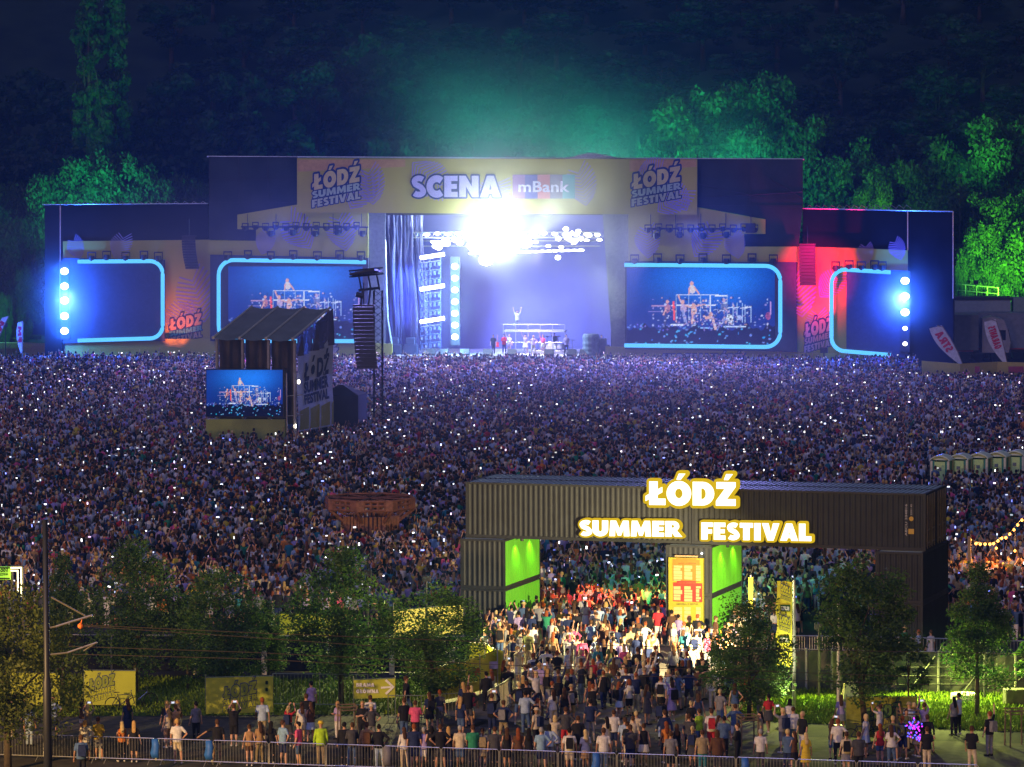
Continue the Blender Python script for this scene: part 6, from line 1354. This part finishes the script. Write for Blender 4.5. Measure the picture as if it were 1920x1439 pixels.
def person(p, rz, pose, fem, top, tc, bot, bc, hair, hc, where, s=1.0, group=None, pack=None, skin=None, what='person'):
    if top == 'dress': bot, bc = 'dress', tc
    hn = {'short':'short %s hair' % hc, 'long':'long %s hair' % hc, 'bob':'bobbed %s hair' % hc, 'bun':'%s hair bun' % hc, 'ponytail':'%s ponytail' % hc, 'hat':'%s sun hat' % hc}[hair]
    cl = '%s dress' % tc if bot == 'dress' else '%s %s, %s %s' % (tc, TN[top], bc, BN[bot])
    full = None
    for extra in ('', POSES[pose][4], 'carrying a backpack' if pack else ''):
        t_ = ', '.join(q for q in ('person with '+hn, cl, extra, where) if q)
        if len(t_.split()) > 16: t_ = t_.replace('person with ', '')
        if t_ not in used_labels and len(t_.split()) <= 16: full = t_; break
    if full is None: return None
    used_labels.add(full); npeople[0] += 1
    o = link('person', part_mesh('body', pose, fem), None, p, rz); setm(o, SKIN[skin if skin is not None else random.choice((0,0,1,2,2,0,3))]); o.scale = (s*uni(.97,1.03), s*uni(.97,1.03), s); tag(o, full, 'person', group)
    def ch(nm, me, m_): c = link(nm, me, o); setm(c, m_); return c
    ch({'tee':'t_shirt','crop':'crop_top','shirt':'shirt','dress':'dress_top','tank':'tank_top'}[top], part_mesh('top', pose, fem, top), cm('cloth', tc, TOPC[tc]))
    ch({'trousers':'trousers','shorts':'shorts','hot':'shorts','skirt':'skirt','dress':'skirt'}[bot], part_mesh('bottom', pose, fem, bot), cm('cloth', bc, TOPC[bc]))
    HC = {'hat': TOPC.get(hc, (.5,.45,.3))}.get(hair, HAIRC.get(hc, (.05,.03,.02)))
    ch('hair' if hair != 'hat' else 'hat', part_mesh('hair', hair), cm('hair' if hair != 'hat' else 'hat', hc, HC)); ch('shoes', part_mesh('shoes', pose), cm('shoe', random.choice(('white','black','black')), TOPC['white' if rnd() < .45 else 'black']) if 0 else (cm('shoe','white',(.5,.5,.48)) if rnd() < .45 else cm('shoe','black',(.02,.02,.02))))
    if pack: ch('backpack', part_mesh('pack'), cm('pack', pack, TOPC[pack]))
    if pose in (1, 4) and rnd() < .8:
        m = MB(); w = AR['phone_up'][1] if pose == 1 else AR['phone'][1]; x = 0 if pose == 1 else w[0]; m.box(x-.075 if pose == 1 else x-.037, x+.075 if pose == 1 else x+.037, w[1]-.005+.02, w[1]+.02+.004, w[2]+.02, w[2]+(.09 if pose == 1 else .16)); k = 'phone%d' % pose
        if k not in _PM:
            _PM[k] = m.mesh('phone', BLK); 
        c = link('phone', _PM[k], o); setm(c, emat('phone_screen_dim', (.75,.8,1), 1.2) if pose == 1 else BLK)
    return o
# --- the people one can pick out along the street and on the plaza
NP = [ # x, feet y, pose, fem, top, colour, bottom, colour, hair, colour, where, rz, pack
(153,1466,0,0,'tee','denim','shorts','black','short','brown','on the street side of the barrier at left',.2,'navy'),
(160,1428,8,1,'shirt','white','shorts','grey','bob','blond','behind the man in blue by the barrier',0,None),
(185,1426,4,0,'tee','yellow','shorts','grey','short','brown','at the barrier on the left',-.3,None),
(229,1429,5,1,'tank','orange','trousers','black','long','straw','at the left barrier',.3,None),
(252,1430,0,1,'dress','black','dress','black','long','blond','at the left barrier',0,None),
(333,1433,8,0,'tee','white','shorts','cream','short','blond','at the barrier gap by the blue sheet',-.1,None),
(315,1403,8,1,'tank','cream','shorts','tan','long','blond','behind the barrier gap',.8,None),
(330,1401,1,0,'tee','tan','shorts','khaki','short','brown','behind the barrier gap, filming',.4,None),
(368,1392,0,1,'tee','grey','trousers','black','short','black','standing alone left of centre-left barrier',.4,None),
(408,1434,7,0,'tee','black','shorts','khaki','short','brown','leaning an arm on the barrier',0,None),
(468,1437,0,1,'tank','tan','hot','brown','bun','brown','at the barrier',0,None),
(488,1430,5,1,'tee','tan','trousers','khaki','long','brown','at the barrier',.4,None),
(509,1432,0,1,'tee','black','trousers','black','long','black','with a bag at the barrier',-.2,None),
(531,1436,8,0,'tee','light blue','shorts','navy','short','brown','at the barrier',-.8,None),
(560,1438,4,0,'tee','pink','shorts','denim','short','black','reading a phone at the barrier',1.2,None),
(566,1393,0,1,'tee','white','skirt','cream','long','brown','behind the barrier people',.3,None),
(583,1393,5,1,'tank','brown','skirt','pale blue','long','brown','behind the barrier people',.6,None),
(602,1436,0,0,'shirt','lime','trousers','khaki','hat','yellow','at the barrier in hi-vis',.2,None),
(646,1437,0,0,'shirt','black','trousers','black','short','black','at the barrier by the tree guard',0,None),
(661,1438,5,0,'shirt','dark grey','trousers','denim','short','brown','at the barrier by the tree guard',.2,None),
(680,1396,5,0,'tee','black','trousers','black','short','blond','standing alone on the paving',3.0,None),
(688,1440,8,0,'shirt','tan','trousers','black','short','brown','at the barrier',0,'brown'),
(711,1441,8,0,'shirt','black','trousers','pale blue','short','black','at the barrier beside the grey sheet',0,None),
(758,1442,8,1,'shirt','white','trousers','cream','long','brown','at the barrier',.3,None),
(777,1443,0,0,'tee','navy','shorts','navy','short','auburn','at the barrier',0,None),
(795,1442,0,1,'tee','lilac','shorts','white','short','grey','at the barrier',-.2,None),
(809,1443,5,1,'tank','black','trousers','black','bob','black','at the barrier',.1,None),
(826,1444,2,0,'tee','black','shorts','dark grey','short','brown','at the barrier, hands on hips',0,None),
(841,1443,0,1,'tee','black','trousers','navy','long','blond','at the barrier',0,None),
(863,1444,0,0,'tee','cream','shorts','denim','short','grey','at the barrier',0,None),
(887,1445,5,0,'tee','green','trousers','dark grey','short','brown','at the barrier',.1,None),
(905,1443,0,1,'tee','cream','skirt','khaki','ponytail','brown','at the barrier',0,'khaki'),
(758,1392,0,0,'tee','black','trousers','denim','short','brown','on the paving by the pink shirt',.5,None),
(779,1392,5,0,'tee','pink','trousers','black','short','brown','on the paving behind the barrier',0,None),
(884,1362,0,1,'tank','pink','hot','pale blue','long','straw','near the curved yellow banner',0,None),
(912,1334,0,0,'shirt','black','trousers','black','short','black','silhouetted before the bright yellow banner',.2,None),
(928,1446,0,0,'tee','dark grey','trousers','black','short','brown','at the barrier',0,None),
(951,1446,0,1,'tank','black','skirt','black','long','brown','at the barrier',0,None),
(972,1447,0,1,'tee','brown','trousers','black','long','auburn','at the barrier',0,None),
(992,1447,0,1,'tank','black','trousers','dark grey','long','black','at the barrier, very long hair',0,None),
(1015,1447,8,0,'tee','light blue','shorts','navy','short','grey','at the barrier',0,None),
(1041,1420,5,1,'tee','cream','skirt','white','bob','straw','behind the barrier',0,None),
(1061,1408,2,0,'tee','dark grey','shorts','red','short','brown','hands on hips on the plaza',0,None),
(1068,1450,0,0,'tee','white','shorts','cream','short','black','at the barrier',0,'black'),
(1084,1426,0,0,'tee','black','trousers','black','short','brown','behind the man with the black backpack',0,None),
(1098,1448,0,1,'tee','white','skirt','tan','long','straw','at the barrier',.2,None),
(1132,1452,0,0,'tee','white','trousers','denim','short','brown','at the barrier beside the blue sheet',0,None),
(1138,1422,5,1,'tank','cream','shorts','black','long','black','behind the printed white shirt',.3,None),
(1151,1412,0,0,'tee','white','shorts','navy','short','brown','in the middle of the plaza',0,None),
(1172,1430,0,0,'tee','pale blue','shorts','grey','short','brown','on the plaza, plaid shorts',0,None),
(1187,1424,0,0,'tee','cream','trousers','khaki','short','brown','on the plaza',0,None),
(1207,1436,0,1,'tank','black','skirt','white','bun','brown','on the plaza',.1,None),
(1249,1432,0,1,'tee','orange','skirt','black','long','auburn','on the plaza',.3,None),
(1258,1456,0,0,'tee','grey','shorts','black','short','brown','at the barrier, striped shirt',0,None),
(1269,1436,0,1,'tank','black','trousers','black','long','brown','on the plaza',0,None),
(1292,1424,4,0,'tee','dark grey','trousers','black','short','brown','right of the plaza centre',-.6,None),
(1311,1408,4,1,'tee','lime','trousers','denim','short','brown','by the tree guard',.7,None),
(1317,1456,0,0,'tee','khaki','trousers','teal','short','brown','at the barrier',0,None),
(1334,1412,0,0,'tee','white','trousers','red','short','brown','football-style shirt near the tree guard',0,'red'),
(1345,1456,0,0,'shirt','brown','trousers','dark grey','bob','brown','at the barrier',0,None),
(1358,1424,0,0,'tee','denim','trousers','black','short','black','near the tree guard',0,None),
(1383,1438,5,0,'shirt','black','trousers','black','short','brown','beside the tree guard, looking left',1.3,None),
(1426,1450,0,0,'tee','white','trousers','dark grey','short','grey','standing alone at the right barrier',0,None),
(1477,1450,5,0,'shirt','denim','trousers','navy','short','straw','hugging couple at the right barrier',-.5,None),
(1489,1450,5,1,'tank','brown','skirt','black','long','brown','hugging couple at the right barrier',.8,None),
(1511,1452,0,1,'dress','yellow','dress','yellow','long','straw','at the right barrier',.2,None),
(1571,1434,8,0,'tee','white','trousers','black','short','auburn','tall man at the right',0,None),
(1587,1454,0,1,'tee','cream','skirt','grey','ponytail','brown','with a shoulder bag at the right barrier',0,'black'),
(1610,1460,0,0,'tee','dark grey','trousers','black','short','brown','at the right barrier',0,None),
(1650,1438,0,1,'tank','red','hot','denim','long','auburn','right of the leaning tree',.2,None),
(1671,1441,8,1,'tee','white','trousers','denim','long','brown','right of the leaning tree',0,None),
(1738,1446,0,0,'tee','black','trousers','cream','short','brown','beside the glowing balloons',0,None),
(1822,1446,4,0,'tee','black','trousers','cream','short','brown','at the right, phone at the ear',-.5,None),
(1549,1374,0,0,'tee','pale blue','trousers','black','short','brown','leaning at the fence left of the olive banner',.6,None),
(1577,1376,0,1,'tee','lilac','skirt','grey','long','brown','at the fence left of the olive banner',0,None),
(1797,1378,5,0,'tee','pale blue','trousers','black','short','black','at the low fence before the lit lawn',.9,None),
(1788,1380,0,1,'tank','grey','trousers','black','long','black','at the low fence before the lit lawn',.5,None),
(1722,1246,4,1,'tee','pale blue','trousers','pale blue','short','auburn','standing above the black foil fence',.9,None),
(1745,1248,0,1,'dress','white','dress','white','short','brown','behind the black foil fence',.5,None),
(1696,1246,0,0,'tee','green','shorts','grey','short','straw','behind the black foil fence',1.0,None),
(584,1352,0,1,'tee','lilac','trousers','black','short','black','behind the grey fence',.5,None),
]
GP = 'people waiting along the barrier and on the plaza'
placed = []
for (x, y, po, fe, tp, tc, bt, bc, ha, hc, wh, rz, pk) in NP:
    p = G(x, y); sc = (1.0 if fe else 1.06)*uni(.97,1.03)
    if person(p, rz, po, bool(fe), tp, tc, bt, bc, ha, hc, wh, sc, None if 'alone' in wh else GP, pk): placed.append(p)
# child and balloon seller's glowing balloons
bl_t = empty('glowing_balloons', G(1722,1440), 0, 'cluster of purple and blue glowing balloons beside a man in black at right', 'balloons'); o = bl_t.location; m = MB(); m2 = MB(); rsx = random.Random(2)
for k in range(46):
    c = atD(rsx.gauss(1713,6.5), rsx.gauss(1363,8), o.y+rsx.uniform(-.3,.3))-o; (m if k % 2 else m2).lathe([(.005,-.035),(.03,-.02),(.035,0),(.025,.025),(.005,.035)], tuple(c), 7)
for k in range(16):
    c = atD(rsx.gauss(1723,4), rsx.gauss(1384,4), o.y+rsx.uniform(-.2,.2))-o; (m if k % 2 else m2).lathe([(.005,-.035),(.03,-.02),(.035,0),(.025,.025),(.005,.035)], tuple(c), 7)
m.build('violet_lights', emat('violet_led', (.6,.03,.9), 2.6), bl_t); m2.build('blue_lights', emat('blue_led', (.10,.10,1), 2.6), bl_t); m = MB()
for dx in (-.2,0,.15): m.tube([atD(1713,1370,o.y)-o+Vector((dx,0,0)), (0,0,1.1)], .006, 3)
m.build('strings', BLK, bl_t)
# --- the rest of the nearest people, filled in at random
RP = random.Random(77)
def zone_of(x, y):
    col = 'left of plaza' if x < 900 else 'below the left gate leg' if x < 1010 else 'below the word SUMMER' if x < 1130 else 'left of the schedule board' if x < 1240 else 'below the schedule board' if x < 1325 else 'near the dark centre-right tree' if x < 1500 else 'on the right side'
    row = 'brightly lit ' if (y < 1290 and 900 < x < 1420) else 'dim queue ' if y < 1345 else 'on paving ' if y < 1405 else 'by the barrier '
    return row+col
def pick(d): k = list(d); return k[RP.randrange(len(k))]
def rand_person(x, y, lit):
    p = G(x, y)
    for q in placed:
        if (q-p).length < .46: return False
    fem = RP.random() < .5
    tc = RP.choice(['white']*5+['cream']*3+['black']*5+['navy','grey','grey','dark grey','tan','tan','lilac','pale blue','pink','red','yellow','olive','teal','light blue','brown','khaki'] if lit else ['black']*6+['white']*4+['navy']*3+['dark grey']*3+['grey','cream','lilac','denim','brown','red','pale blue','olive'])
    bc = RP.choice(['black','black','denim','denim','navy','khaki','grey','dark grey','cream','white','pale blue'])
    tp = RP.choice(['tee','tee','tank','crop','dress','tee','shirt']) if fem else RP.choice(['tee','tee','tee','shirt','tee'])
    bt = RP.choice(['hot','shorts','skirt','trousers','trousers']) if fem else RP.choice(['shorts','shorts','trousers','trousers'])
    ha = RP.choice(['long','long','bob','ponytail','bun']) if fem else RP.choice(['short']*9+['hat']); hc = RP.choice(['blond','brown','brown','black','straw','auburn'] if ha != 'hat' else ['cream','black','khaki'])
    po = RP.choice([0,0,0,5,8,8,4,3,3,2,6,1])
    if po == 3 and y < 1290: po = 0
    ok = person(p, RP.gauss(0, .45) if RP.random() < .85 else RP.uniform(-3,3), po, fem, tp, tc, bt, bc, ha, hc, zone_of(x, y), (1.0 if fem else 1.06)*RP.uniform(.95,1.05), GP, RP.choice([None]*7+['black','navy','grey']))
    if ok: placed.append(p)
    return bool(ok)
def fill(n, x0, x1, y0, y1, lit=False, cond=None):
    k = tries = 0
    while k < n and tries < n*60:
        tries += 1; x, y = RP.uniform(x0, x1), RP.uniform(y0, y1)
        if cond and not cond(x, y): continue
        if rand_person(x, y, lit): k += 1
fill(88, 905, 1385, 1222, 1292, True, lambda x, y: not (x < 960 and y > 1262) and not (x > 1300 and y > 1280))
fill(66, 860, 1400, 1292, 1345, False, lambda x, y: x > 975-(y-1292)*1.6 or x > 960)
fill(32, 740, 1500, 1345, 1400); fill(8, 930, 1400, 1405, 1448)
fill(16, 20, 700, 1378, 1402); fill(16, 1420, 1900, 1396, 1430); print('people', npeople[0])
# --- performers
def performer(X, d, lab, *a, **k):
    p = PS.world(Vector((PS.at(X, 660, d).x, d, HD + k.pop('up', 0)))); used_labels.discard(lab)
    o = person(p, math.pi, *a, '', 1.18, 'performers on the stage'); o['label'] = lab; return o
performer(925, 2.2, 'musician with a guitar at the left of the band on stage', 0, False, 'tee', 'black', 'trousers', 'black', 'short', 'brown')
performer(1000, 1.2, 'singer in pale clothes leaning forward at the stage front', 2, True, 'tank', 'lilac', 'trousers', 'cream', 'long', 'blond')
performer(970, 5.0, 'performer standing on the raised railed platform', 9, False, 'tee', 'white', 'trousers', 'grey', 'short', 'brown', up=2.45)
performer(955, 2.6, 'dancer in white left of the platform', 6, True, 'crop', 'white', 'hot', 'lilac', 'ponytail', 'blond')
performer(985, 2.8, 'dancer in lilac in front of the platform', 9, True, 'crop', 'lilac', 'skirt', 'white', 'long', 'brown')
performer(1040, 5.2, 'drummer in dark clothes behind the drum kit', 6, False, 'tee', 'dark grey', 'trousers', 'black', 'short', 'black')
performer(1128, 2.0, 'stagehand in black at the right end of the stage', 0, False, 'tee', 'black', 'trousers', 'dark grey', 'short', 'brown')
performer(1062, 3.0, 'guitarist in lilac at the right of the band', 4, False, 'shirt', 'lilac', 'trousers', 'black', 'short', 'brown')
performer(1018, 2.4, 'dancer in pink right of the singer', 6, True, 'crop', 'pink', 'hot', 'white', 'long', 'auburn')
performer(945, 3.2, 'keyboard player behind the dancers at centre stage', 5, False, 'shirt', 'red', 'trousers', 'navy', 'short', 'brown')
t = empty('guitar', PS.world(Vector((PS.at(933,660,1.9).x, 1.85, HD+1.2))), PS.yaw, 'red electric guitar held upright by the musician on the left of the band', 'guitar'); m = MB(); m.loft([[(-.18,q,-.4),(.18,q,-.4),(.12,q,-.15),(.17,q,.1),(-.17,q,.1),(-.12,q,-.15)] for q in (0,.06)]); m.build('guitar_body', mat('guitar_red', (.7,.02,.02), .3), t); m = MB(); m.box(-.03,.03,.01,.05,.1,.75); m.box(-.05,.05,.01,.05,.75,.9); m.build('neck', mat('guitar_neck', (.5,.2,.08), .5), t)

# ================================================================ THE GREAT CROWD (one mass)
def lod_far(arms):
    m = MB(); n = 6
    m.loft([ering(.0,.13,.10,n=n), ering(.9,.16,.12,n=n)], 2, cap=False); m.loft([ering(.88,.165,.12,n=n), ering(1.22,.155,.12,n=n), ering(1.40,.205,.11,n=n), ering(1.50,.09,.07,n=n)], 1)
    m.loft([ering(1.49,.05,.05,n=n), ering(1.56,.07,.08,n=n), ering(1.60,.08,.10,0,.0,n=n)], 0, cap=False); m.loft([ering(1.58,.085,.09,0,-.02,n=n), ering(1.68,.098,.115,0,-.01,n=n), ering(1.77,.055,.07,0,-.01,n=n)], 3)
    for s, a in zip((-1,1), arms):
        e, w = AR[a]; S0 = (s*.20,0,1.42); E = (s*e[0],e[1],e[2]); Wr = (s*w[0],w[1],w[2]); m.tube([S0, E], .052, 4, 1); m.tube([E, Wr, (Wr[0],Wr[1],Wr[2]+.1)], [.035,.03,.04], 4, 0)
    return m
def tri(m):
    V, F, M = np.array([tuple(p) for p in m.v]), [], []
    for f, i in zip(m.f, m.mi):
        for k in range(1, len(f)-1): F.append((f[0], f[k], f[k+1])); M.append(i)
    F, M = np.array(F), np.array(M); vm = np.zeros(len(V), int); vm[F.ravel()] = M.repeat(3); return V, F, vm
def from_meshes(meshes, ratio):
    Vs, Fs, Ms = [], [], []; b = 0
    for i, me in meshes:
        o = bpy.data.objects.new('tmp', me); S.collection.objects.link(o); d = o.modifiers.new('d', 'DECIMATE'); d.ratio = ratio[i]; q = o.modifiers.new('t', 'TRIANGULATE')
        e = bpy.data.meshes.new_from_object(o.evaluated_get(bpy.context.evaluated_depsgraph_get())); bpy.data.objects.remove(o)
        V = np.array([tuple(p.co) for p in e.vertices]); F = np.array([tuple(p.vertices) for p in e.polygons]); Vs.append(V); Fs.append(F+b); Ms.append(np.full(len(V), i)); b += len(V); bpy.data.meshes.remove(e)
    return np.concatenate(Vs), np.concatenate(Fs), np.concatenate(Ms)
nearP = []
for po, fe, tp, bt, ha in ((0,0,'tee','shorts','short'),(0,1,'tank','trousers','long'),(1,0,'tee','trousers','short'),(1,1,'tee','shorts','bob'),(8,1,'crop','skirt','ponytail'),(5,0,'tee','trousers','short'),(4,0,'tee','shorts','hat'),(5,1,'tee','shorts','long'),(0,1,'tee','skirt','bun'),(8,0,'tee','shorts','short'),(0,0,'shirt','trousers','short')):
    fe = bool(fe); nearP.append(from_meshes([(0, part_mesh('body', po, fe)), (1, part_mesh('top', po, fe, tp)), (2, part_mesh('bottom', po, fe, bt)), (3, part_mesh('hair', ha))], (.05,.16,.16,.3)))
farP = [tri(lod_far(a)) for a in (('down','down'),('down','down'),('fold','fold'),('phone_up','phone_up'),('down','up'),('up','up'),('phone','phone'))]
rc = np.random.RandomState(12)
pal = [TOPC[k] for k in ['black']*7+['dark grey']*4+['navy']*4+['white']*7+['grey']*5+['cream']*3+['pale blue']*2+['lilac']*2+['red','pink','lilac','lilac','light blue','pale blue','pale blue','teal','green','tan','brown','brown','olive','yellow','denim','denim','orange']]; pal = np.array(pal)
hpal = np.array([HAIRC[k] for k in ['brown']*5+['black']*4+['blond','straw','auburn']]); spal = np.array([(.50,.27,.18),(.42,.22,.14),(.56,.33,.23)])
def in_gate(P):                                    # footprint of the gate legs and clear air round them
    q = P-np.array([PG.o.x, PG.o.y]); a = q[:,0]*PG.ux.x+q[:,1]*PG.ux.y; b = q[:,0]*PG.uy.x+q[:,1]*PG.uy.y; r = np.zeros(len(P), bool)
    for (x, _, _) in legs: r |= (a > x-.4) & (a < x+2.84) & (b > -1.1) & (b < 5.9)
    return r, a, b
pts = []; y = 196.0
while y < 437:
    sp = .84 if y < 300 else .90; wv = .128*y+6
    xs_ = np.arange(-wv, wv, sp); pts.append(np.stack([xs_+rc.uniform(-.34,.34,len(xs_)), np.full(len(xs_), y)+rc.uniform(-.38,.38,len(xs_))], 1)); y += sp*1.08
Pc = np.concatenate(pts); fld = np.sin(Pc[:,0]*.21+2*np.sin(Pc[:,1]*.05))*np.sin(Pc[:,1]*.11+Pc[:,0]*.05); keep = rc.rand(len(Pc)) < .93-.22*np.clip(fld, 0, 1)
px = 960+FPX*Pc[:,0]/Pc[:,1]; 
py = 207+FPX*CAMH/Pc[:,1]
r_, ga, gb = in_gate(Pc); keep &= ~r_
keep &= ~((px < 880) & (py > 1180)); keep &= ~((px > 1400) & (py > 1215)); keep &= ~((px > 1500) & (px < 1820) & (py > 1160)); keep &= py < 1224
dl = np.array([(PD.o.x, PD.o.y, 5.2, 10.), (PT.o.x-.5, PT.o.y+1, 3.4, 3.)])
keep &= ~((Pc[:,0] > PD.o.x-4.2) & (Pc[:,0] < PD.o.x+6.4) & (Pc[:,1] > PD.o.y-1.4) & (Pc[:,1] < PD.o.y+9.5))
keep &= ~((abs(Pc[:,0]-PT.at(638,800,0).x-PT.o.x) < 2.2) & (abs(Pc[:,1]-PT.o.y) < 2.8))
keep &= ~(np.hypot(Pc[:,0]-PW.o.x, Pc[:,1]-PW.o.y-2.2) < 2.5)
keep &= ~((px > 1740) & (py > 905) & (py < 932))
stl = -(Pc[:,0]-PS.o.x)*math.sin(PS.yaw)+(Pc[:,1]-PS.o.y)*math.cos(PS.yaw); keep &= stl < -2.2
edge = keep & (px < 100) & (py < 690); keep &= ~edge; keep &= ~((px > 1725) & (py < 735))
Pc = Pc[keep]; px, py = px[keep], py[keep]; N = len(Pc)
nearm = Pc[:,1] < 246; kind = np.where(nearm, rc.randint(0, len(nearP), N), 100+rc.choice(len(farP), N, p=[.34,.26,.13,.11,.04,.02,.10]))
ang = rc.normal(0, .35, N)+np.arctan2(-(Pc[:,0]), 600-Pc[:,1])*-1*0; sc = rc.normal(1.0, .045, N)*np.where(rc.rand(N) < .5, 1.0, 1.05)
tcol = pal[rc.randint(0, len(pal), N)]*rc.uniform(.75,1.2,(N,1)); bcol = pal[rc.randint(0, 18, N)]*rc.uniform(.8,1.2,(N,1)); hcol = hpal[rc.randint(0, len(hpal), N)]; scol = spal[rc.randint(0, 3, N)]
VV, FF, CC = [], [], []; base = 0
for kd in np.unique(kind):
    V, F, vm = nearP[kd] if kd < 100 else farP[kd-100]; ix = np.where(kind == kd)[0]; n = len(ix); c, s = np.cos(ang[ix])[:,None], np.sin(ang[ix])[:,None]; k = sc[ix][:,None]
    X = (V[None,:,0]*c-V[None,:,1]*s)*k+Pc[ix,0][:,None]; Y = (V[None,:,0]*s+V[None,:,1]*c)*k+Pc[ix,1][:,None]; Z = V[None,:,2]*k+.0*X
    VV.append(np.stack([X,Y,Z], -1).reshape(-1,3)); FF.append((F[None]+(np.arange(n)*len(V))[:,None,None]+base).reshape(-1,3)); base += n*len(V)
    cs = np.stack([scol[ix], tcol[ix], bcol[ix], hcol[ix]], 1); CC.append(cs[:, vm, :].reshape(-1,3))
print('crowd', N, 'faces', sum(len(f) for f in FF), 'people', npeople[0])
tag(link('crowd', np_mesh('crowd', np.concatenate(VV), np.concatenate(FF), mat('crowd_clothes', (1,1,1), .85, var=0, attr='col'), np.concatenate(CC))), 'vast dense crowd facing the stage between it and the container gate', 'crowd', kind='stuff')
# phone screens held over the crowd
ph = np.where(rc.rand(N) < .085*(1+.8*np.sin(Pc[:,0]*.17+Pc[:,1]*.06)*np.sin(Pc[:,1]*.09)))[0]; n = len(ph); P = np.stack([Pc[ph,0]+rc.normal(0,.1,n), Pc[ph,1]+.3, 1.50+rc.uniform(0,.45,n)], 1); land = rc.rand(n) < .5
w = np.where(land, .075, .038)*rc.uniform(.9,1.3,n); h = np.where(land, .038, .070)*rc.uniform(.9,1.3,n); a = rc.normal(0,.4,n); ux = np.stack([np.cos(a),np.sin(a),np.zeros(n)],1); uz = np.stack([np.zeros(n),-.25*np.ones(n),np.ones(n)],1)
V = np.stack([P-ux*w[:,None]-uz*h[:,None], P+ux*w[:,None]-uz*h[:,None], P+ux*w[:,None]+uz*h[:,None], P-ux*w[:,None]+uz*h[:,None]], 1).reshape(-1,3)
bw = np.array([(1,1,1),(.75,.82,1),(.6,.65,1),(1,.9,.95),(.2,.25,1),(.9,.6,1)])[rc.choice(6, n, p=[.34,.26,.14,.12,.08,.06])]*rc.choice([.5,1.2,2.6],n,p=[.4,.35,.25])[:,None]
VB = V.copy(); VB[:,1] += .012; Vall = np.concatenate([V, VB]); q = np.arange(4*n).reshape(-1,4); F = np.concatenate([q, q[:,::-1]+4*n])
tag(link('phone_screens', np_mesh('phone_screens', Vall, F, emat_attr('phone_glow', 1.6), np.concatenate([bw.repeat(4,0), bw.repeat(4,0)*.02]))), 'countless bright phone screens held up across the great crowd', 'phones', kind='stuff')

# ================================================================ AIR
hb = MB(); hb.box(-300, 300, -3, 700, -3, 110); hz_o = hb.build('haze', mat('x_unused', (1,1,1)), fix=True); tag(hz_o, kind='stuff')
def vol(name, dens, col=(1,1,1), an=0.0):
    m = bpy.data.materials.new(name); m.use_nodes = True; n = m.node_tree.nodes; n.clear(); o = n.new('ShaderNodeOutputMaterial'); v = n.new('ShaderNodeVolumePrincipled')
    v.inputs['Color'].default_value = (*col, 1); v.inputs['Density'].default_value = dens; v.inputs['Anisotropy'].default_value = an; m.node_tree.links.new(v.outputs[0], o.inputs['Volume']); return m
hz_o.data.materials[0] = vol('night_haze', HAZE, (.16,.42,1), .0)
def puff(dens):
    m = vol('smoke_%g' % dens, dens, (.92,.95,1)); n = m.node_tree.nodes; l = m.node_tree.links; v = [q for q in n if q.type == 'PRINCIPLED_VOLUME'][0]
    tc = n.new('ShaderNodeTexCoord'); ln = n.new('ShaderNodeVectorMath'); ln.operation = 'LENGTH'; mr = n.new('ShaderNodeMapRange'); mr.interpolation_type = 'SMOOTHSTEP'
    nz = n.new('ShaderNodeTexNoise'); nz.inputs['Scale'].default_value = 1.7; nz.inputs['Detail'].default_value = 2; mx = n.new('ShaderNodeMath'); mx.operation = 'MULTIPLY_ADD'; mx.inputs[1].default_value = .7; mx.inputs[2].default_value = -.35
    ad = n.new('ShaderNodeMath'); ad.operation = 'ADD'
    l.new(tc.outputs['Object'], ln.inputs[0]); l.new(tc.outputs['Object'], nz.inputs['Vector']); l.new(nz.outputs[0], mx.inputs[0]); l.new(ln.outputs['Value'], ad.inputs[0]); l.new(mx.outputs[0], ad.inputs[1]); l.new(ad.outputs[0], mr.inputs[0])
    mr.inputs[1].default_value = 0; mr.inputs[2].default_value = .85; mr.inputs[3].default_value = dens; mr.inputs[4].default_value = 0; l.new(mr.outputs[0], v.inputs['Density']); return m
for (X, Y, d, rx, ry, rz_, dn, lb) in ((975,355,-3,24,7,16,SMOKE,'bright haze of stage smoke glowing round the overhead lamps and header'),(1150,450,-4,6.5,5,15,SMOKE*2,'pale column of smoke drifting down at the right of the stage opening'),(853,565,2,4,3,8,SMOKE*1.2,'blue-lit smoke round the column of white lamps'),
    (990,352,-5,14,5,10,SMOKE*2.2,'white haze washing over the middle of the header banner'),(960,655,-85,75,95,15,SMOKE*.11,'thin blue mist hanging over the front of the crowd'),(1000,215,44,42,18,15,SMOKE*.5,'faint teal mist hanging over the wood behind the header'),(925,440,-1.5,9,6,7,SMOKE*1.8,'dense white-lit smoke round the main blinding lamp cluster'),(121,565,-2.5,7,4,8,SMOKE*1.6,'blue glow of smoke round the lamp column on the far left wing'),(1697,560,-2.5,7,4,7,SMOKE*1.6,'blue glow of smoke round the lamp column on the far right wing')):  # puffs at main cluster and wing columns are added to stand in for bloom
    b = bmesh.new(); bmesh.ops.create_icosphere(b, subdivisions=3, radius=1); me = bpy.data.meshes.new('stage_smoke'); b.to_mesh(me); b.free(); me.materials.append(puff(dn))
    sm_o = link('stage_smoke', me); sm_o.location = PS.world(PS.at(X, Y, d)); sm_o.rotation_euler = (0, .12, PS.yaw); sm_o.scale = (rx, ry, rz_); tag(sm_o, lb, 'smoke', kind='stuff')
